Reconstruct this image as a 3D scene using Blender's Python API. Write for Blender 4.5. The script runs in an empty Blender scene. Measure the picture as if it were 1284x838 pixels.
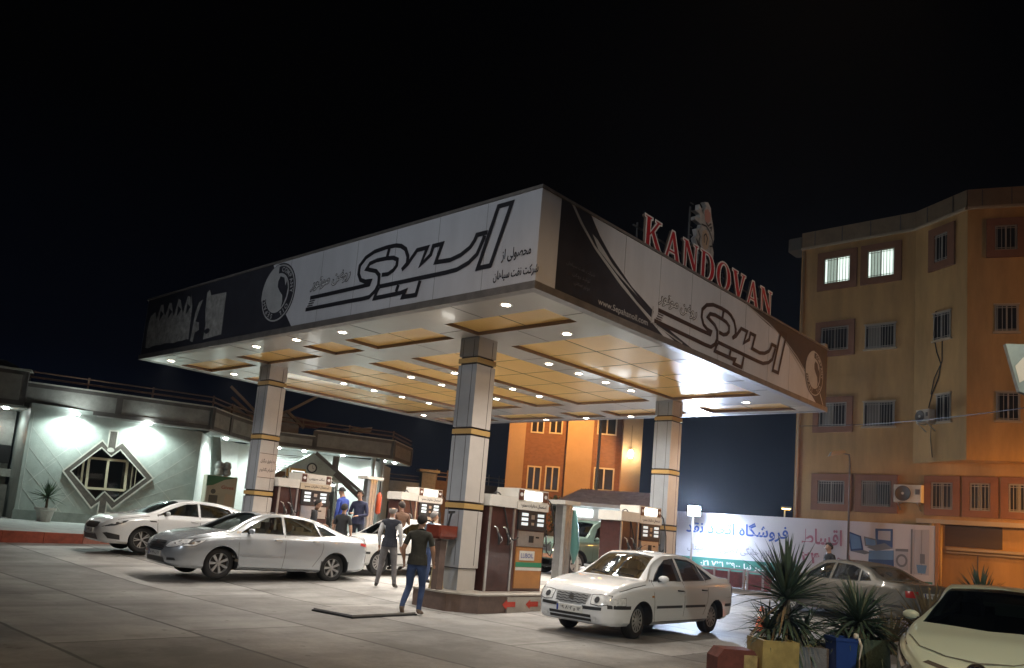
import bpy, bmesh, math, random
from mathutils import Vector, Matrix, Euler
from mathutils.bvhtree import BVHTree
R = math.radians
random.seed(7)
scn = bpy.context.scene
col = scn.collection

# ------------------------------------------------------------------ camera
cam_d = bpy.data.cameras.new('camera')
cam = bpy.data.objects.new('camera', cam_d)
col.objects.link(cam)
scn.camera = cam
PITCH, ROLL, FPX, CAM_H = 0.1404, 0.0849, 1012.8, 1.64
cam_d.sensor_fit = 'HORIZONTAL'
cam_d.sensor_width = 36.0
cam_d.lens = FPX / 1284 * 36.0
cam_d.shift_y = (520 - 419) / 1284.0
cam_d.clip_end = 2000
cam_d.clip_start = 0.05
_F = Vector((0, math.cos(PITCH), math.sin(PITCH)))
_R = Vector((1, 0, 0))
_U = _R.cross(_F)
_r2 = _R * math.cos(ROLL) + _U * math.sin(ROLL)
_u2 = -_R * math.sin(ROLL) + _U * math.cos(ROLL)
cam.matrix_world = Matrix(((_r2.x, _u2.x, -_F.x, 0), (_r2.y, _u2.y, -_F.y, 0), (_r2.z, _u2.z, -_F.z, CAM_H), (0, 0, 0, 1)))

# ------------------------------------------------------------------ exposure, sky
scn.view_settings.view_transform = 'Standard'
scn.view_settings.look = 'None'
scn.view_settings.exposure = 0.4
scn.view_settings.gamma = 1.0
try:
    scn.cycles.use_denoising = True
    scn.cycles.max_bounces = 6
    scn.cycles.diffuse_bounces = 3
    scn.cycles.glossy_bounces = 3
    scn.cycles.transparent_max_bounces = 8
    scn.cycles.sample_clamp_indirect = 4.0
    scn.cycles.caustics_reflective = False
    scn.cycles.caustics_refractive = False
    scn.cycles.use_light_tree = True
except Exception:
    pass
world = bpy.data.worlds.new('World')
scn.world = world
world.use_nodes = True
wn = world.node_tree
bg = wn.nodes['Background']
tc = wn.nodes.new('ShaderNodeTexCoord')
sp = wn.nodes.new('ShaderNodeSeparateXYZ')
rp = wn.nodes.new('ShaderNodeValToRGB')
wn.links.new(tc.outputs['Generated'], sp.inputs[0])
wn.links.new(sp.outputs['Z'], rp.inputs[0])
wn.links.new(rp.outputs[0], bg.inputs[0])
rp.color_ramp.elements[0].position = 0.0
rp.color_ramp.elements[0].color = (0.0014, 0.0027, 0.007, 1)
rp.color_ramp.elements[1].position = 0.42
rp.color_ramp.elements[1].color = (0.0003, 0.0003, 0.0004, 1)
e_ = rp.color_ramp.elements.new(0.16)
e_.color = (0.0006, 0.0009, 0.0021, 1)
bg.inputs[1].default_value = 1.0

# ------------------------------------------------------------------ frame of the canopy (x along its right fascia, y along its left fascia)
YAW = 0.7437
DL = Vector((-math.cos(YAW), math.sin(YAW), 0))
DR = Vector((math.sin(YAW), math.cos(YAW), 0))
CA = Vector((0.185, 12.53, 0))
TH = math.atan2(DR.y, DR.x)
LL, LR, ZB, ZT = 14.62, 12.19, 5.48, 7.225

def gz(x, y):
    return 0.035 * min(max(y - 16.0, 0.0), 10.0)

def W(lx, ly, z=0.0):
    return CA + DR * lx + DL * ly + Vector((0, 0, z))

def G(lx, ly, dz=0.0):
    p = W(lx, ly)
    p.z = gz(p.x, p.y) + dz
    return p

# ------------------------------------------------------------------ materials
MATS = {}

def mat(name, color, rough=0.6, metal=0.0, noise=0.0, nscale=6.0, bump=0.0, bscale=40.0, coat=0.0, emit=None, estr=0.0,
        color2=None, spec=0.5, stretch=None):
    if name in MATS:
        return MATS[name]
    m = bpy.data.materials.new(name)
    m.use_nodes = True
    nt = m.node_tree
    b = nt.nodes['Principled BSDF']
    b.inputs['Base Color'].default_value = (*color, 1)
    b.inputs['Roughness'].default_value = rough
    b.inputs['Metallic'].default_value = metal
    b.inputs['Coat Weight'].default_value = coat
    b.inputs['Coat Roughness'].default_value = 0.05
    b.inputs['Specular IOR Level'].default_value = spec
    if emit:
        b.inputs['Emission Color'].default_value = (*emit, 1)
        b.inputs['Emission Strength'].default_value = estr
    if noise > 0 or color2 or bump > 0:
        g = nt.nodes.new('ShaderNodeTexCoord')
        mp = nt.nodes.new('ShaderNodeMapping')
        nt.links.new(g.outputs['Object'], mp.inputs[0])
        if stretch:
            mp.inputs['Scale'].default_value = stretch
    if noise > 0 or color2:
        n1 = nt.nodes.new('ShaderNodeTexNoise')
        n1.inputs['Scale'].default_value = nscale
        n1.inputs['Detail'].default_value = 8
        n1.inputs['Roughness'].default_value = 0.65
        nt.links.new(mp.outputs[0], n1.inputs['Vector'])
        r = nt.nodes.new('ShaderNodeValToRGB')
        r.color_ramp.elements[0].position = 0.3
        r.color_ramp.elements[1].position = 0.7
        c2 = color2 if color2 else tuple(max(0, c * (1 - noise)) for c in color)
        c1 = color if color2 else tuple(min(1, c * (1 + noise * 0.6)) for c in color)
        r.color_ramp.elements[0].color = (*c2, 1)
        r.color_ramp.elements[1].color = (*c1, 1)
        nt.links.new(n1.outputs[0], r.inputs[0])
        nt.links.new(r.outputs[0], b.inputs['Base Color'])
    if bump > 0:
        n2 = nt.nodes.new('ShaderNodeTexNoise')
        n2.inputs['Scale'].default_value = bscale
        n2.inputs['Detail'].default_value = 5
        nt.links.new(mp.outputs[0], n2.inputs['Vector'])
        bp = nt.nodes.new('ShaderNodeBump')
        bp.inputs['Strength'].default_value = bump
        bp.inputs['Distance'].default_value = 0.02
        nt.links.new(n2.outputs[0], bp.inputs['Height'])
        nt.links.new(bp.outputs[0], b.inputs['Normal'])
    MATS[name] = m
    return m

def glass(name, tint=(0.25, 0.28, 0.28), refl=0.12):
    if name in MATS:
        return MATS[name]
    m = bpy.data.materials.new(name)
    m.use_nodes = True
    nt = m.node_tree
    nt.nodes.clear()
    o = nt.nodes.new('ShaderNodeOutputMaterial')
    t = nt.nodes.new('ShaderNodeBsdfTransparent')
    t.inputs[0].default_value = (*tint, 1)
    g = nt.nodes.new('ShaderNodeBsdfGlossy')
    g.inputs['Roughness'].default_value = 0.04
    g.inputs[0].default_value = (0.9, 0.95, 1, 1)
    l = nt.nodes.new('ShaderNodeLayerWeight')
    l.inputs[0].default_value = 0.5
    pw = nt.nodes.new('ShaderNodeMath')
    pw.operation = 'POWER'
    pw.inputs[1].default_value = 3.5
    nt.links.new(l.outputs['Facing'], pw.inputs[0])
    a = nt.nodes.new('ShaderNodeMath')
    a.operation = 'MULTIPLY_ADD'
    a.inputs[1].default_value = 0.7
    a.inputs[2].default_value = 0.05
    mx = nt.nodes.new('ShaderNodeMixShader')
    nt.links.new(pw.outputs[0], a.inputs[0])
    nt.links.new(a.outputs[0], mx.inputs[0])
    nt.links.new(t.outputs[0], mx.inputs[1])
    nt.links.new(g.outputs[0], mx.inputs[2])
    nt.links.new(mx.outputs[0], o.inputs[0])
    MATS[name] = m
    return m

def emis(name, color, strength):
    if name in MATS:
        return MATS[name]
    m = bpy.data.materials.new(name)
    m.use_nodes = True
    b = m.node_tree.nodes['Principled BSDF']
    b.inputs['Base Color'].default_value = (*color, 1)
    b.inputs['Emission Color'].default_value = (*color, 1)
    b.inputs['Emission Strength'].default_value = strength
    MATS[name] = m
    return m

# ------------------------------------------------------------------ mesh builder
class MB:
    def __init__(s):
        s.v, s.f, s.m = [], [], []

    def add(s, vs, fs, mi=0):
        n = len(s.v)
        s.v += [tuple(v) for v in vs]
        for f in fs:
            s.f.append(tuple(i + n for i in f))
            s.m.append(mi)
        return s

    def box(s, c, d, rot=0.0, mi=0, bev=0.0):
        hx, hy, hz = d[0] / 2, d[1] / 2, d[2] / 2
        cr, sr = math.cos(rot), math.sin(rot)
        if bev > 0:
            b = min(bev, hx * .49, hy * .49)
            pts = [(hx - b, -hy), (hx, -hy + b), (hx, hy - b), (hx - b, hy), (-hx + b, hy), (-hx, hy - b), (-hx, -hy + b), (-hx + b, -hy)]
        else:
            pts = [(hx, -hy), (hx, hy), (-hx, hy), (-hx, -hy)]
        n = len(pts)
        vs = []
        for z in (-hz, hz):
            for x, y in pts:
                vs.append((c[0] + x * cr - y * sr, c[1] + x * sr + y * cr, c[2] + z))
        fs = [tuple(range(n - 1, -1, -1)), tuple(range(n, 2 * n))]
        for i in range(n):
            j = (i + 1) % n
            fs.append((i, j, n + j, n + i))
        return s.add(vs, fs, mi)

    def prism(s, pts, vec, mi=0):
        n = len(pts)
        p = [Vector(q) for q in pts]
        v = Vector(vec)
        nrm = Vector((0, 0, 0))
        for i in range(n):
            a, b = p[i], p[(i + 1) % n]
            nrm += a.cross(b)
        if nrm.dot(v) > 0:
            p = p[::-1]
        vs = [tuple(q) for q in p] + [tuple(q + v) for q in p]
        fs = [tuple(range(n)), tuple(range(2 * n - 1, n - 1, -1))]
        for i in range(n):
            j = (i + 1) % n
            fs.append((j, i, n + i, n + j))
        return s.add(vs, fs, mi)

    def tube(s, pts, r, n=8, mi=0, cap=True, closed=False):
        P = [Vector(p) for p in pts]
        k = len(P)
        rs = r if isinstance(r, (list, tuple)) else [r] * k
        base = len(s.v)
        prev = None
        for i in range(k):
            if closed:
                d = (P[(i + 1) % k] - P[i - 1])
            else:
                d = (P[min(i + 1, k - 1)] - P[max(i - 1, 0)])
            d.normalize()
            if prev is None:
                up = Vector((0, 0, 1)) if abs(d.z) < 0.9 else Vector((1, 0, 0))
                a = d.cross(up).normalized()
            else:
                a = (prev - d * prev.dot(d)).normalized()
            prev = a
            b = d.cross(a)
            for j in range(n):
                t = 2 * math.pi * j / n
                s.v.append(tuple(P[i] + (a * math.cos(t) + b * math.sin(t)) * rs[i]))
        m = k if closed else k - 1
        for i in range(m):
            for j in range(n):
                j2 = (j + 1) % n
                i2 = (i + 1) % k
                s.f.append((base + i * n + j, base + i * n + j2, base + i2 * n + j2, base + i2 * n + j))
                s.m.append(mi)
        if cap and not closed:
            s.f.append(tuple(base + j for j in range(n - 1, -1, -1)))
            s.m.append(mi)
            s.f.append(tuple(base + (k - 1) * n + j for j in range(n)))
            s.m.append(mi)
        return s

    def cyl(s, p0, p1, r0, r1=None, n=16, mi=0):
        return s.tube([p0, p1], [r0, r0 if r1 is None else r1], n, mi)

    def lathe(s, prof, n=24, M=None, mi=0, close=False):
        # prof: list of (r, h) about local z; M places it
        M = M or Matrix()
        base = len(s.v)
        k = len(prof)
        for r, h in prof:
            for j in range(n):
                t = 2 * math.pi * j / n
                s.v.append(tuple(M @ Vector((r * math.cos(t), r * math.sin(t), h))))
        for i in range(k if close else k - 1):
            for j in range(n):
                j2 = (j + 1) % n
                i2 = (i + 1) % k
                s.f.append((base + i * n + j, base + i * n + j2, base + i2 * n + j2, base + i2 * n + j))
                s.m.append(mi)
        return s

    def bar(s, a, b, w, d, up=(0, 0, 1), mi=0):
        a, b = Vector(a), Vector(b)
        t = (b - a).normalized()
        u = Vector(up)
        if abs(t.dot(u)) > 0.95:
            u = Vector((1, 0, 0))
        x = t.cross(u).normalized()
        y = x.cross(t)
        q = [a + x * w / 2 + y * d / 2, a - x * w / 2 + y * d / 2, a - x * w / 2 - y * d / 2, a + x * w / 2 - y * d / 2]
        return s.prism(q, b - a, mi)

    def build(s, name, mats, parent=None, smooth=False, loc=None, rz=0.0, angle=None):
        me = bpy.data.meshes.new(name)
        me.from_pydata(s.v, [], s.f)
        ms = mats if isinstance(mats, (list, tuple)) else [mats]
        for m in ms:
            me.materials.append(m)
        if len(ms) > 1:
            for p, i in zip(me.polygons, s.m):
                p.material_index = i
        if smooth or angle:
            for p in me.polygons:
                p.use_smooth = True
            if angle:
                me.set_sharp_from_angle(angle=R(angle))
        me.update()
        o = bpy.data.objects.new(name, me)
        col.objects.link(o)
        if parent:
            o.parent = parent
        if loc is not None:
            o.location = loc
            o.rotation_euler = (0, 0, rz)
        return o

def tag(o, label=None, cat=None, group=None, kind=None):
    if label: o['label'] = label
    if cat: o['category'] = cat
    if group: o['group'] = group
    if kind: o['kind'] = kind
    return o

def thing(name, label, cat, loc=(0, 0, 0), rz=0.0, group=None):
    o = bpy.data.objects.new(name, None)
    col.objects.link(o)
    o.location = loc
    o.rotation_euler = (0, 0, rz)
    o.empty_display_size = 0.2
    return tag(o, label, cat, group)

def copy_thing(root, loc, rz, label, group=None):
    r = root.copy()
    col.objects.link(r)
    r.location = loc
    r.rotation_euler = (0, 0, rz)
    r['label'] = label
    if group: r['group'] = group
    def rec(src, dst):
        for ch in list(src.children):
            c = ch.copy()
            col.objects.link(c)
            c.parent = dst
            rec(ch, c)
    rec(root, r)
    return r

def spot(name, loc, target, power, color, angle=120, blend=0.6, radius=0.08, parent=None):
    l = bpy.data.lights.new(name, 'SPOT')
    l.energy = power
    l.color = color
    l.spot_size = R(angle)
    l.spot_blend = blend
    l.shadow_soft_size = radius
    o = bpy.data.objects.new(name, l)
    col.objects.link(o)
    o.location = loc
    d = Vector(target) - Vector(loc)
    o.rotation_euler = d.to_track_quat('-Z', 'Y').to_euler()
    if parent: o.parent = parent
    return o

# ------------------------------------------------------------------ lettering
FORMS = {'ا': 'FE8D FE8E', 'آ': 'FE81 FE82', 'ب': 'FE8F FE90 FE91 FE92', 'پ': 'FB56 FB57 FB58 FB59', 'ت': 'FE95 FE96 FE97 FE98',
 'ج': 'FE9D FE9E FE9F FEA0', 'ح': 'FEA1 FEA2 FEA3 FEA4', 'خ': 'FEA5 FEA6 FEA7 FEA8', 'د': 'FEA9 FEAA', 'ذ': 'FEAB FEAC',
 'ر': 'FEAD FEAE', 'ز': 'FEAF FEB0', 'س': 'FEB1 FEB2 FEB3 FEB4', 'ش': 'FEB5 FEB6 FEB7 FEB8', 'ص': 'FEB9 FEBA FEBB FEBC',
 'ط': 'FEC1 FEC2 FEC3 FEC4', 'غ': 'FECD FECE FECF FED0', 'ع': 'FEC9 FECA FECB FECC', 'ف': 'FED1 FED2 FED3 FED4',
 'ق': 'FED5 FED6 FED7 FED8', 'ک': 'FB8E FB8F FB90 FB91', 'گ': 'FB92 FB93 FB94 FB95', 'ل': 'FEDD FEDE FEDF FEE0',
 'م': 'FEE1 FEE2 FEE3 FEE4', 'ن': 'FEE5 FEE6 FEE7 FEE8', 'ه': '06C1 FEEA FEEB FEEC', 'و': 'FEED FEEE', 'ی': 'FBFC FBFD FBFE FBFF'}
FORMS = {k: [chr(int(x, 16)) for x in v.split()] for k, v in FORMS.items()}
FORMS['ه'][0] = 'ه'

def shape(t):
    o = []
    for i, c in enumerate(t):
        if c not in FORMS:
            o.append(c)
            continue
        f = FORMS[c]
        prev = i > 0 and t[i - 1] in FORMS and len(FORMS[t[i - 1]]) > 2
        nxt = i < len(t) - 1 and t[i + 1] in FORMS and len(f) > 2
        o.append(f[3] if prev and nxt else f[1] if prev else f[2] if nxt else f[0])
    out = ''.join(reversed(o))
    # runs of digits keep their own order
    res, run = '', ''
    for c in out:
        if c in '۰۱۲۳۴۵۶۷۸۹0123456789':
            run = c + run
        else:
            res += run + c
            run = ''
    return res + run

def text(name, body, m, M, width=None, height=1.0, bold=0.0, thick=0.004, parent=None, persian=False, shear=0.0, align='CENTER'):
    """flat lettering: M maps (x right, y up, z out) to the parent's space; width = overall width"""
    c = bpy.data.curves.new('lettering_curve', 'FONT')
    c.body = shape(body) if persian else body
    c.size = 1.0
    c.offset = bold
    c.shear = shear
    c.extrude = 0.0
    c.resolution_u = 3
    o = bpy.data.objects.new('lettering_curve', c)
    col.objects.link(o)
    bpy.context.view_layer.update()
    dg = bpy.context.evaluated_depsgraph_get()
    me = bpy.data.meshes.new_from_object(o.evaluated_get(dg))
    bpy.data.objects.remove(o)
    xs = [v.co.x for v in me.vertices]
    ys = [v.co.y for v in me.vertices]
    if not xs:
        return None
    x0, x1, y0, y1 = min(xs), max(xs), min(ys), max(ys)
    sy = height / (y1 - y0)
    sx = (width / (x1 - x0)) if width else sy
    cx = (x0 + x1) / 2 if align == 'CENTER' else x0
    for v in me.vertices:
        v.co = M @ Vector(((v.co.x - cx) * sx, (v.co.y - (y0 + y1) / 2) * sy, thick))
    me.materials.clear()
    me.materials.append(m)
    me.name = name
    ob = bpy.data.objects.new(name, me)
    col.objects.link(ob)
    if parent: ob.parent = parent
    return ob

def frame(o, right, up):
    """matrix whose x is right, y is up, z their cross product, at o"""
    r = Vector(right).normalized()
    u = Vector(up).normalized()
    n = r.cross(u)
    o = Vector(o)
    return Matrix(((r.x, u.x, n.x, o.x), (r.y, u.y, n.y, o.y), (r.z, u.z, n.z, o.z), (0, 0, 0, 1)))

def ribbon(mb, pts, w, M, z=0.002, mi=0, closed=False):
    """a flat stroke of width w along 2-D pts, mitred"""
    P = [Vector((p[0], p[1])) for p in pts]
    k = len(P)
    L, Rr = [], []
    for i in range(k):
        a = P[i - 1] if (i > 0 or closed) else None
        b = P[(i + 1) % k] if (i < k - 1 or closed) else None
        d1 = (P[i] - a).normalized() if a is not None else None
        d2 = (b - P[i]).normalized() if b is not None else None
        if d1 is None: d1 = d2
        if d2 is None: d2 = d1
        n1 = Vector((-d1.y, d1.x))
        n2 = Vector((-d2.y, d2.x))
        n = (n1 + n2)
        if n.length < 0.2:
            n = n1
        n.normalize()
        sc = 1 / max(0.45, n.dot(n1))
        L.append(P[i] + n * w / 2 * sc)
        Rr.append(P[i] - n * w / 2 * sc)
    n0 = len(mb.v)
    for a, b in zip(L, Rr):
        mb.v.append(tuple(M @ Vector((a.x, a.y, z))))
        mb.v.append(tuple(M @ Vector((b.x, b.y, z))))
    for i in range(k if closed else k - 1):
        j = (i + 1) % k
        mb.f.append((n0 + 2 * i, n0 + 2 * i + 1, n0 + 2 * j + 1, n0 + 2 * j))
        mb.m.append(mi)

def flat(mb, pts, M, z=0.002, mi=0):
    """a filled flat outline, ear-cut so concave ones work"""
    from mathutils.geometry import tessellate_polygon
    p3 = [Vector((p[0], p[1], 0)) for p in pts]
    tris = tessellate_polygon([p3])
    mb.add([M @ Vector((p[0], p[1], z)) for p in pts], [tuple(t) for t in tris], mi)

# =================================================================== GROUND
def ground_material():
    m = bpy.data.materials.new('concrete_slabs')
    m.use_nodes = True
    nt = m.node_tree
    N, L = nt.nodes, nt.links
    b = N['Principled BSDF']
    geo = N.new('ShaderNodeNewGeometry')
    mp = N.new('ShaderNodeMapping')
    mp.vector_type = 'TEXTURE'
    mp.inputs['Location'].default_value = CA
    mp.inputs['Rotation'].default_value = (0, 0, TH)
    L.new(geo.outputs['Position'], mp.inputs[0])
    sx = N.new('ShaderNodeSeparateXYZ')
    L.new(mp.outputs[0], sx.inputs[0])
    def M_(op, a, c=None, d=None):
        n = N.new('ShaderNodeMath')
        n.operation = op
        for i, q in enumerate((a, c, d)):
            if q is None: continue
            if isinstance(q, (int, float)): n.inputs[i].default_value = q
            else: L.new(q, n.inputs[i])
        return n.outputs[0]
    wob = N.new('ShaderNodeTexNoise')
    wob.inputs['Scale'].default_value = 1.3
    wob.inputs['Detail'].default_value = 6
    L.new(mp.outputs[0], wob.inputs['Vector'])
    w0 = M_('MULTIPLY', M_('SUBTRACT', wob.outputs[0], 0.5), 0.07)
    xs = M_('ADD', sx.outputs['X'], w0)
    ys = M_('ADD', sx.outputs['Y'], w0)
    u = M_('DIVIDE', M_('ADD', xs, 0.45), 1.83)
    cell = M_('FLOOR', u)
    fu = M_('ABSOLUTE', M_('SUBTRACT', M_('SUBTRACT', u, cell), 0.5))
    jx = M_('GREATER_THAN', fu, 0.5 - 0.014)
    off = M_('MULTIPLY', M_('SINE', M_('MULTIPLY', cell, 2.4)), 0.5)
    v = M_('ADD', M_('DIVIDE', M_('ADD', ys, 0.5), 4.6), off)
    cv = M_('FLOOR', v)
    fv = M_('ABSOLUTE', M_('SUBTRACT', M_('SUBTRACT', v, cv), 0.5))
    jy = M_('GREATER_THAN', fv, 0.5 - 0.0035)
    j = M_('MAXIMUM', jx, jy)
    # per-slab tone
    cmb = N.new('ShaderNodeCombineXYZ')
    L.new(cell, cmb.inputs[0]); L.new(cv, cmb.inputs[1])
    wn_ = N.new('ShaderNodeTexWhiteNoise')
    L.new(cmb.outputs[0], wn_.inputs['Vector'])
    n1 = N.new('ShaderNodeTexNoise')
    n1.inputs['Scale'].default_value = 0.35
    n1.inputs['Detail'].default_value = 9
    n1.inputs['Roughness'].default_value = 0.7
    L.new(mp.outputs[0], n1.inputs['Vector'])
    n2 = N.new('ShaderNodeTexNoise')
    n2.inputs['Scale'].default_value = 14
    n2.inputs['Detail'].default_value = 8
    n2.inputs['Roughness'].default_value = 0.8
    L.new(mp.outputs[0], n2.inputs['Vector'])
    cr = N.new('ShaderNodeValToRGB')
    cr.color_ramp.elements[0].position = 0.41
    cr.color_ramp.elements[1].position = 0.61
    cr.color_ramp.elements[0].color = (0.115, 0.11, 0.104, 1)
    cr.color_ramp.elements[1].color = (0.36, 0.35, 0.335, 1)
    mixv = M_('ADD', M_('MULTIPLY', n1.outputs[0], 0.60), M_('ADD', M_('MULTIPLY', n2.outputs[0], 0.26), M_('MULTIPLY', wn_.outputs[0], 0.15)))
    L.new(mixv, cr.inputs[0])
    # oil spots and tyre dirt
    vo = N.new('ShaderNodeTexNoise')
    vo.inputs['Scale'].default_value = 1.1
    vo.inputs['Detail'].default_value = 4
    L.new(mp.outputs[0], vo.inputs['Vector'])
    sr_ = N.new('ShaderNodeMapRange')
    sr_.inputs['From Min'].default_value = 0.56
    sr_.inputs['From Max'].default_value = 0.72
    L.new(vo.outputs[0], sr_.inputs[0])
    mx = N.new('ShaderNodeMixRGB')
    mx.inputs[2].default_value = (0.085, 0.078, 0.07, 1)
    dr = N.new('ShaderNodeTexVoronoi')
    dr.inputs['Scale'].default_value = 2.3
    dr.inputs['Randomness'].default_value = 1.0
    L.new(mp.outputs[0], dr.inputs['Vector'])
    drip = M_('MULTIPLY', M_('LESS_THAN', M_('ADD', dr.outputs['Distance'], M_('MULTIPLY', M_('SUBTRACT', n2.outputs[0], 0.5), 0.22)), 0.085), 0.75)
    # long tyre-worn streaks along the lanes
    ms = N.new('ShaderNodeMapping')
    ms.inputs['Scale'].default_value = (0.10, 1.5, 1)
    L.new(mp.outputs[0], ms.inputs[0])
    ty_ = N.new('ShaderNodeTexNoise')
    ty_.inputs['Scale'].default_value = 1.0
    ty_.inputs['Detail'].default_value = 5
    L.new(ms.outputs[0], ty_.inputs['Vector'])
    tr_ = N.new('ShaderNodeMapRange')
    tr_.inputs['From Min'].default_value = 0.5
    tr_.inputs['From Max'].default_value = 0.75
    L.new(ty_.outputs[0], tr_.inputs[0])
    L.new(M_('MINIMUM', M_('ADD', M_('ADD', M_('MULTIPLY', sr_.outputs[0], 0.5), drip), M_('MULTIPLY', tr_.outputs[0], 0.62)), 0.85), mx.inputs[0])
    L.new(cr.outputs[0], mx.inputs[1])
    mj = N.new('ShaderNodeMixRGB')
    mj.inputs[2].default_value = (0.03, 0.027, 0.025, 1)
    L.new(M_('MULTIPLY', j, 0.88), mj.inputs[0])
    L.new(mx.outputs[0], mj.inputs[1])
    L.new(mj.outputs[0], b.inputs['Base Color'])
    rr = N.new('ShaderNodeMapRange')
    rr.inputs['To Min'].default_value = 0.42
    rr.inputs['To Max'].default_value = 0.72
    L.new(n2.outputs[0], rr.inputs[0])
    L.new(rr.outputs[0], b.inputs['Roughness'])
    bp = N.new('ShaderNodeBump')
    bp.inputs['Strength'].default_value = 0.5
    bp.inputs['Distance'].default_value = 0.012
    L.new(M_('SUBTRACT', M_('MULTIPLY', n2.outputs[0], 0.5), j), bp.inputs['Height'])
    L.new(bp.outputs[0], b.inputs['Normal'])
    return m

g = MB()
ysr = [-60, 8, 16] + [16 + i for i in range(1, 11)] + [40, 400]
for i, yy in enumerate(ysr):
    g.v += [(-300, yy, gz(0, yy)), (300, yy, gz(0, yy))]
    if i:
        k = 2 * i
        g.f.append((k - 2, k - 1, k + 1, k)); g.m.append(0)
tag(g.build('ground', ground_material()), kind='structure')

# raised pavement at the left, behind a red and white kerb that runs parallel to the canopy
K0 = Vector((-12.98, 21.4, 0)) - DR * 6.0
KL = 26.0
pv = MB()
a0, a1 = K0 + DL * 0.16, K0 + DR * KL + DL * 0.16
KZ = 0.49
pv.prism([(a0.x, a0.y, KZ), (a1.x, a1.y, KZ), (a1.x - 30, a1.y + 30, KZ), (a0.x - 30, a0.y + 20, KZ)], (0, 0, -0.8))
tag(pv.build('pavement', mat('paving', (0.30, 0.31, 0.30), 0.7, noise=0.35, nscale=2.5, bump=0.3, bscale=30)), kind='structure')
kb = MB()
nk = 26
for i in range(nk):
    p = K0 + DR * (KL * (i + 0.5) / nk)
    kb.box((p.x, p.y, KZ - 0.2), (KL / nk - 0.012, 0.16, 0.42), TH, mi=0 if (i % 4) else 1)
tag(kb.build('kerb', [mat('kerb_red', (0.30, 0.065, 0.035), 0.75, noise=0.4, nscale=5), mat('kerb_old', (0.34, 0.13, 0.09), 0.75, noise=0.4, nscale=5)]), kind='structure')

# =================================================================== CANOPY
cream = mat('cream_panel', (0.54, 0.50, 0.44), 0.24, noise=0.08, nscale=0.6, coat=0.2)
amber = mat('amber_panel', (0.98, 0.60, 0.19), 0.28, noise=0.07, nscale=0.8, coat=0.2)
bronze = mat('bronze_trim', (0.24, 0.16, 0.115), 0.4, 0.2)
seam = mat('panel_seam', (0.05, 0.04, 0.04), 0.7)
vinylL = mat('banner_vinyl', (0.58, 0.58, 0.61), 0.5, noise=0.16, nscale=0.9, stretch=(1, 1, .25))
vinylD = mat('dark_vinyl', (0.035, 0.035, 0.045), 0.45, noise=0.3, nscale=2)
vinylB = mat('brown_black_vinyl', (0.055, 0.04, 0.035), 0.45, noise=0.3, nscale=2)
inkD = mat('dark_ink', (0.018, 0.017, 0.022), 0.5)
inkB = mat('brown_ink', (0.05, 0.028, 0.022), 0.5)
white = mat('white_film', (0.72, 0.72, 0.72), 0.5)
greyfilm = mat('grey_film', (0.42, 0.42, 0.42), 0.5, noise=0.15, nscale=3)

greyfilm_seam = mat('fascia_joint', (0.2, 0.2, 0.2), .6)
canopy = thing('fuel_canopy', 'large rectangular filling station canopy with advertising fascia and amber ceiling on four square columns', 'canopy', W(0, 0), TH)
XB = [(1.0, 1.95), (2.95, 9.57), (10.7, 11.75)]
YB = [(0.62, 3.16), (3.85, 6.42), (6.88, 8.06), (8.62, 11.12), (11.65, 14.22)]
sof = MB()
xs_ = [0.02] + [q for b_ in XB for q in b_] + [LR - 0.02]
ysb = [0.02] + [q for b_ in YB for q in b_] + [LL - 0.02]
for i in range(len(xs_) - 1):
    for j in range(len(ysb) - 1):
        if i % 2 == 1 and j % 2 == 1:
            continue
        x0, x1, y0, y1 = xs_[i], xs_[i + 1], ysb[j], ysb[j + 1]
        sof.add([(x0, y0, ZB), (x0, y1, ZB), (x1, y1, ZB), (x1, y0, ZB)], [(0, 1, 2, 3)])
sof.build('soffit_beams', cream, canopy)
sm = MB()
for yy in (2.1, 5.1, 7.4, 9.9, 12.9):
    for (x0, x1) in ((0.03, 0.98), (1.97, 2.93), (9.59, 10.68), (11.77, 12.16)):
        sm.box(((x0 + x1) / 2, yy, ZB - 0.001), (x1 - x0, 0.014, 0.006))
for xx in (1.5, 4.1, 5.3, 6.5, 7.7, 8.9, 11.2):
    for (y0, y1) in ((0.03, 0.6), (3.18, 3.83), (6.44, 6.86), (8.08, 8.6), (11.14, 11.63), (14.24, 14.6)):
        sm.box((xx, (y0 + y1) / 2, ZB - 0.001), (0.014, y1 - y0, 0.006))
sm.build('seam', seam, canopy)
RD = 0.075
for (x0, x1) in XB:
    for (y0, y1) in YB:
        p = MB()
        z0, z1 = ZB + 0.002, ZB + RD
        # recessed amber sheet, bronze sides
        p.add([(x0, y0, z1), (x0, y1, z1), (x1, y1, z1), (x1, y0, z1)], [(0, 1, 2, 3)])
        for a, b in (((x0, y0), (x1, y0)), ((x1, y0), (x1, y1)), ((x1, y1), (x0, y1)), ((x0, y1), (x0, y0))):
            p.add([(a[0], a[1], z0), (b[0], b[1], z0), (b[0], b[1], z1), (a[0], a[1], z1)], [(0, 1, 2, 3)], 1)
        nn = max(1, int(round((x1 - x0) / 1.3)))
        for k in range(1, nn):
            xx = x0 + (x1 - x0) * k / nn
            p.box((xx, (y0 + y1) / 2, z1 - 0.002), (0.01, y1 - y0 - 0.02, 0.006), mi=2)
        if y1 - y0 > 2:
            p.box(((x0 + x1) / 2, (y0 + y1) / 2, z1 - 0.003), (x1 - x0 - 0.02, 0.01, 0.006), mi=2)
        p.build('ceiling_panel', [amber, bronze, seam], canopy)
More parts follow.
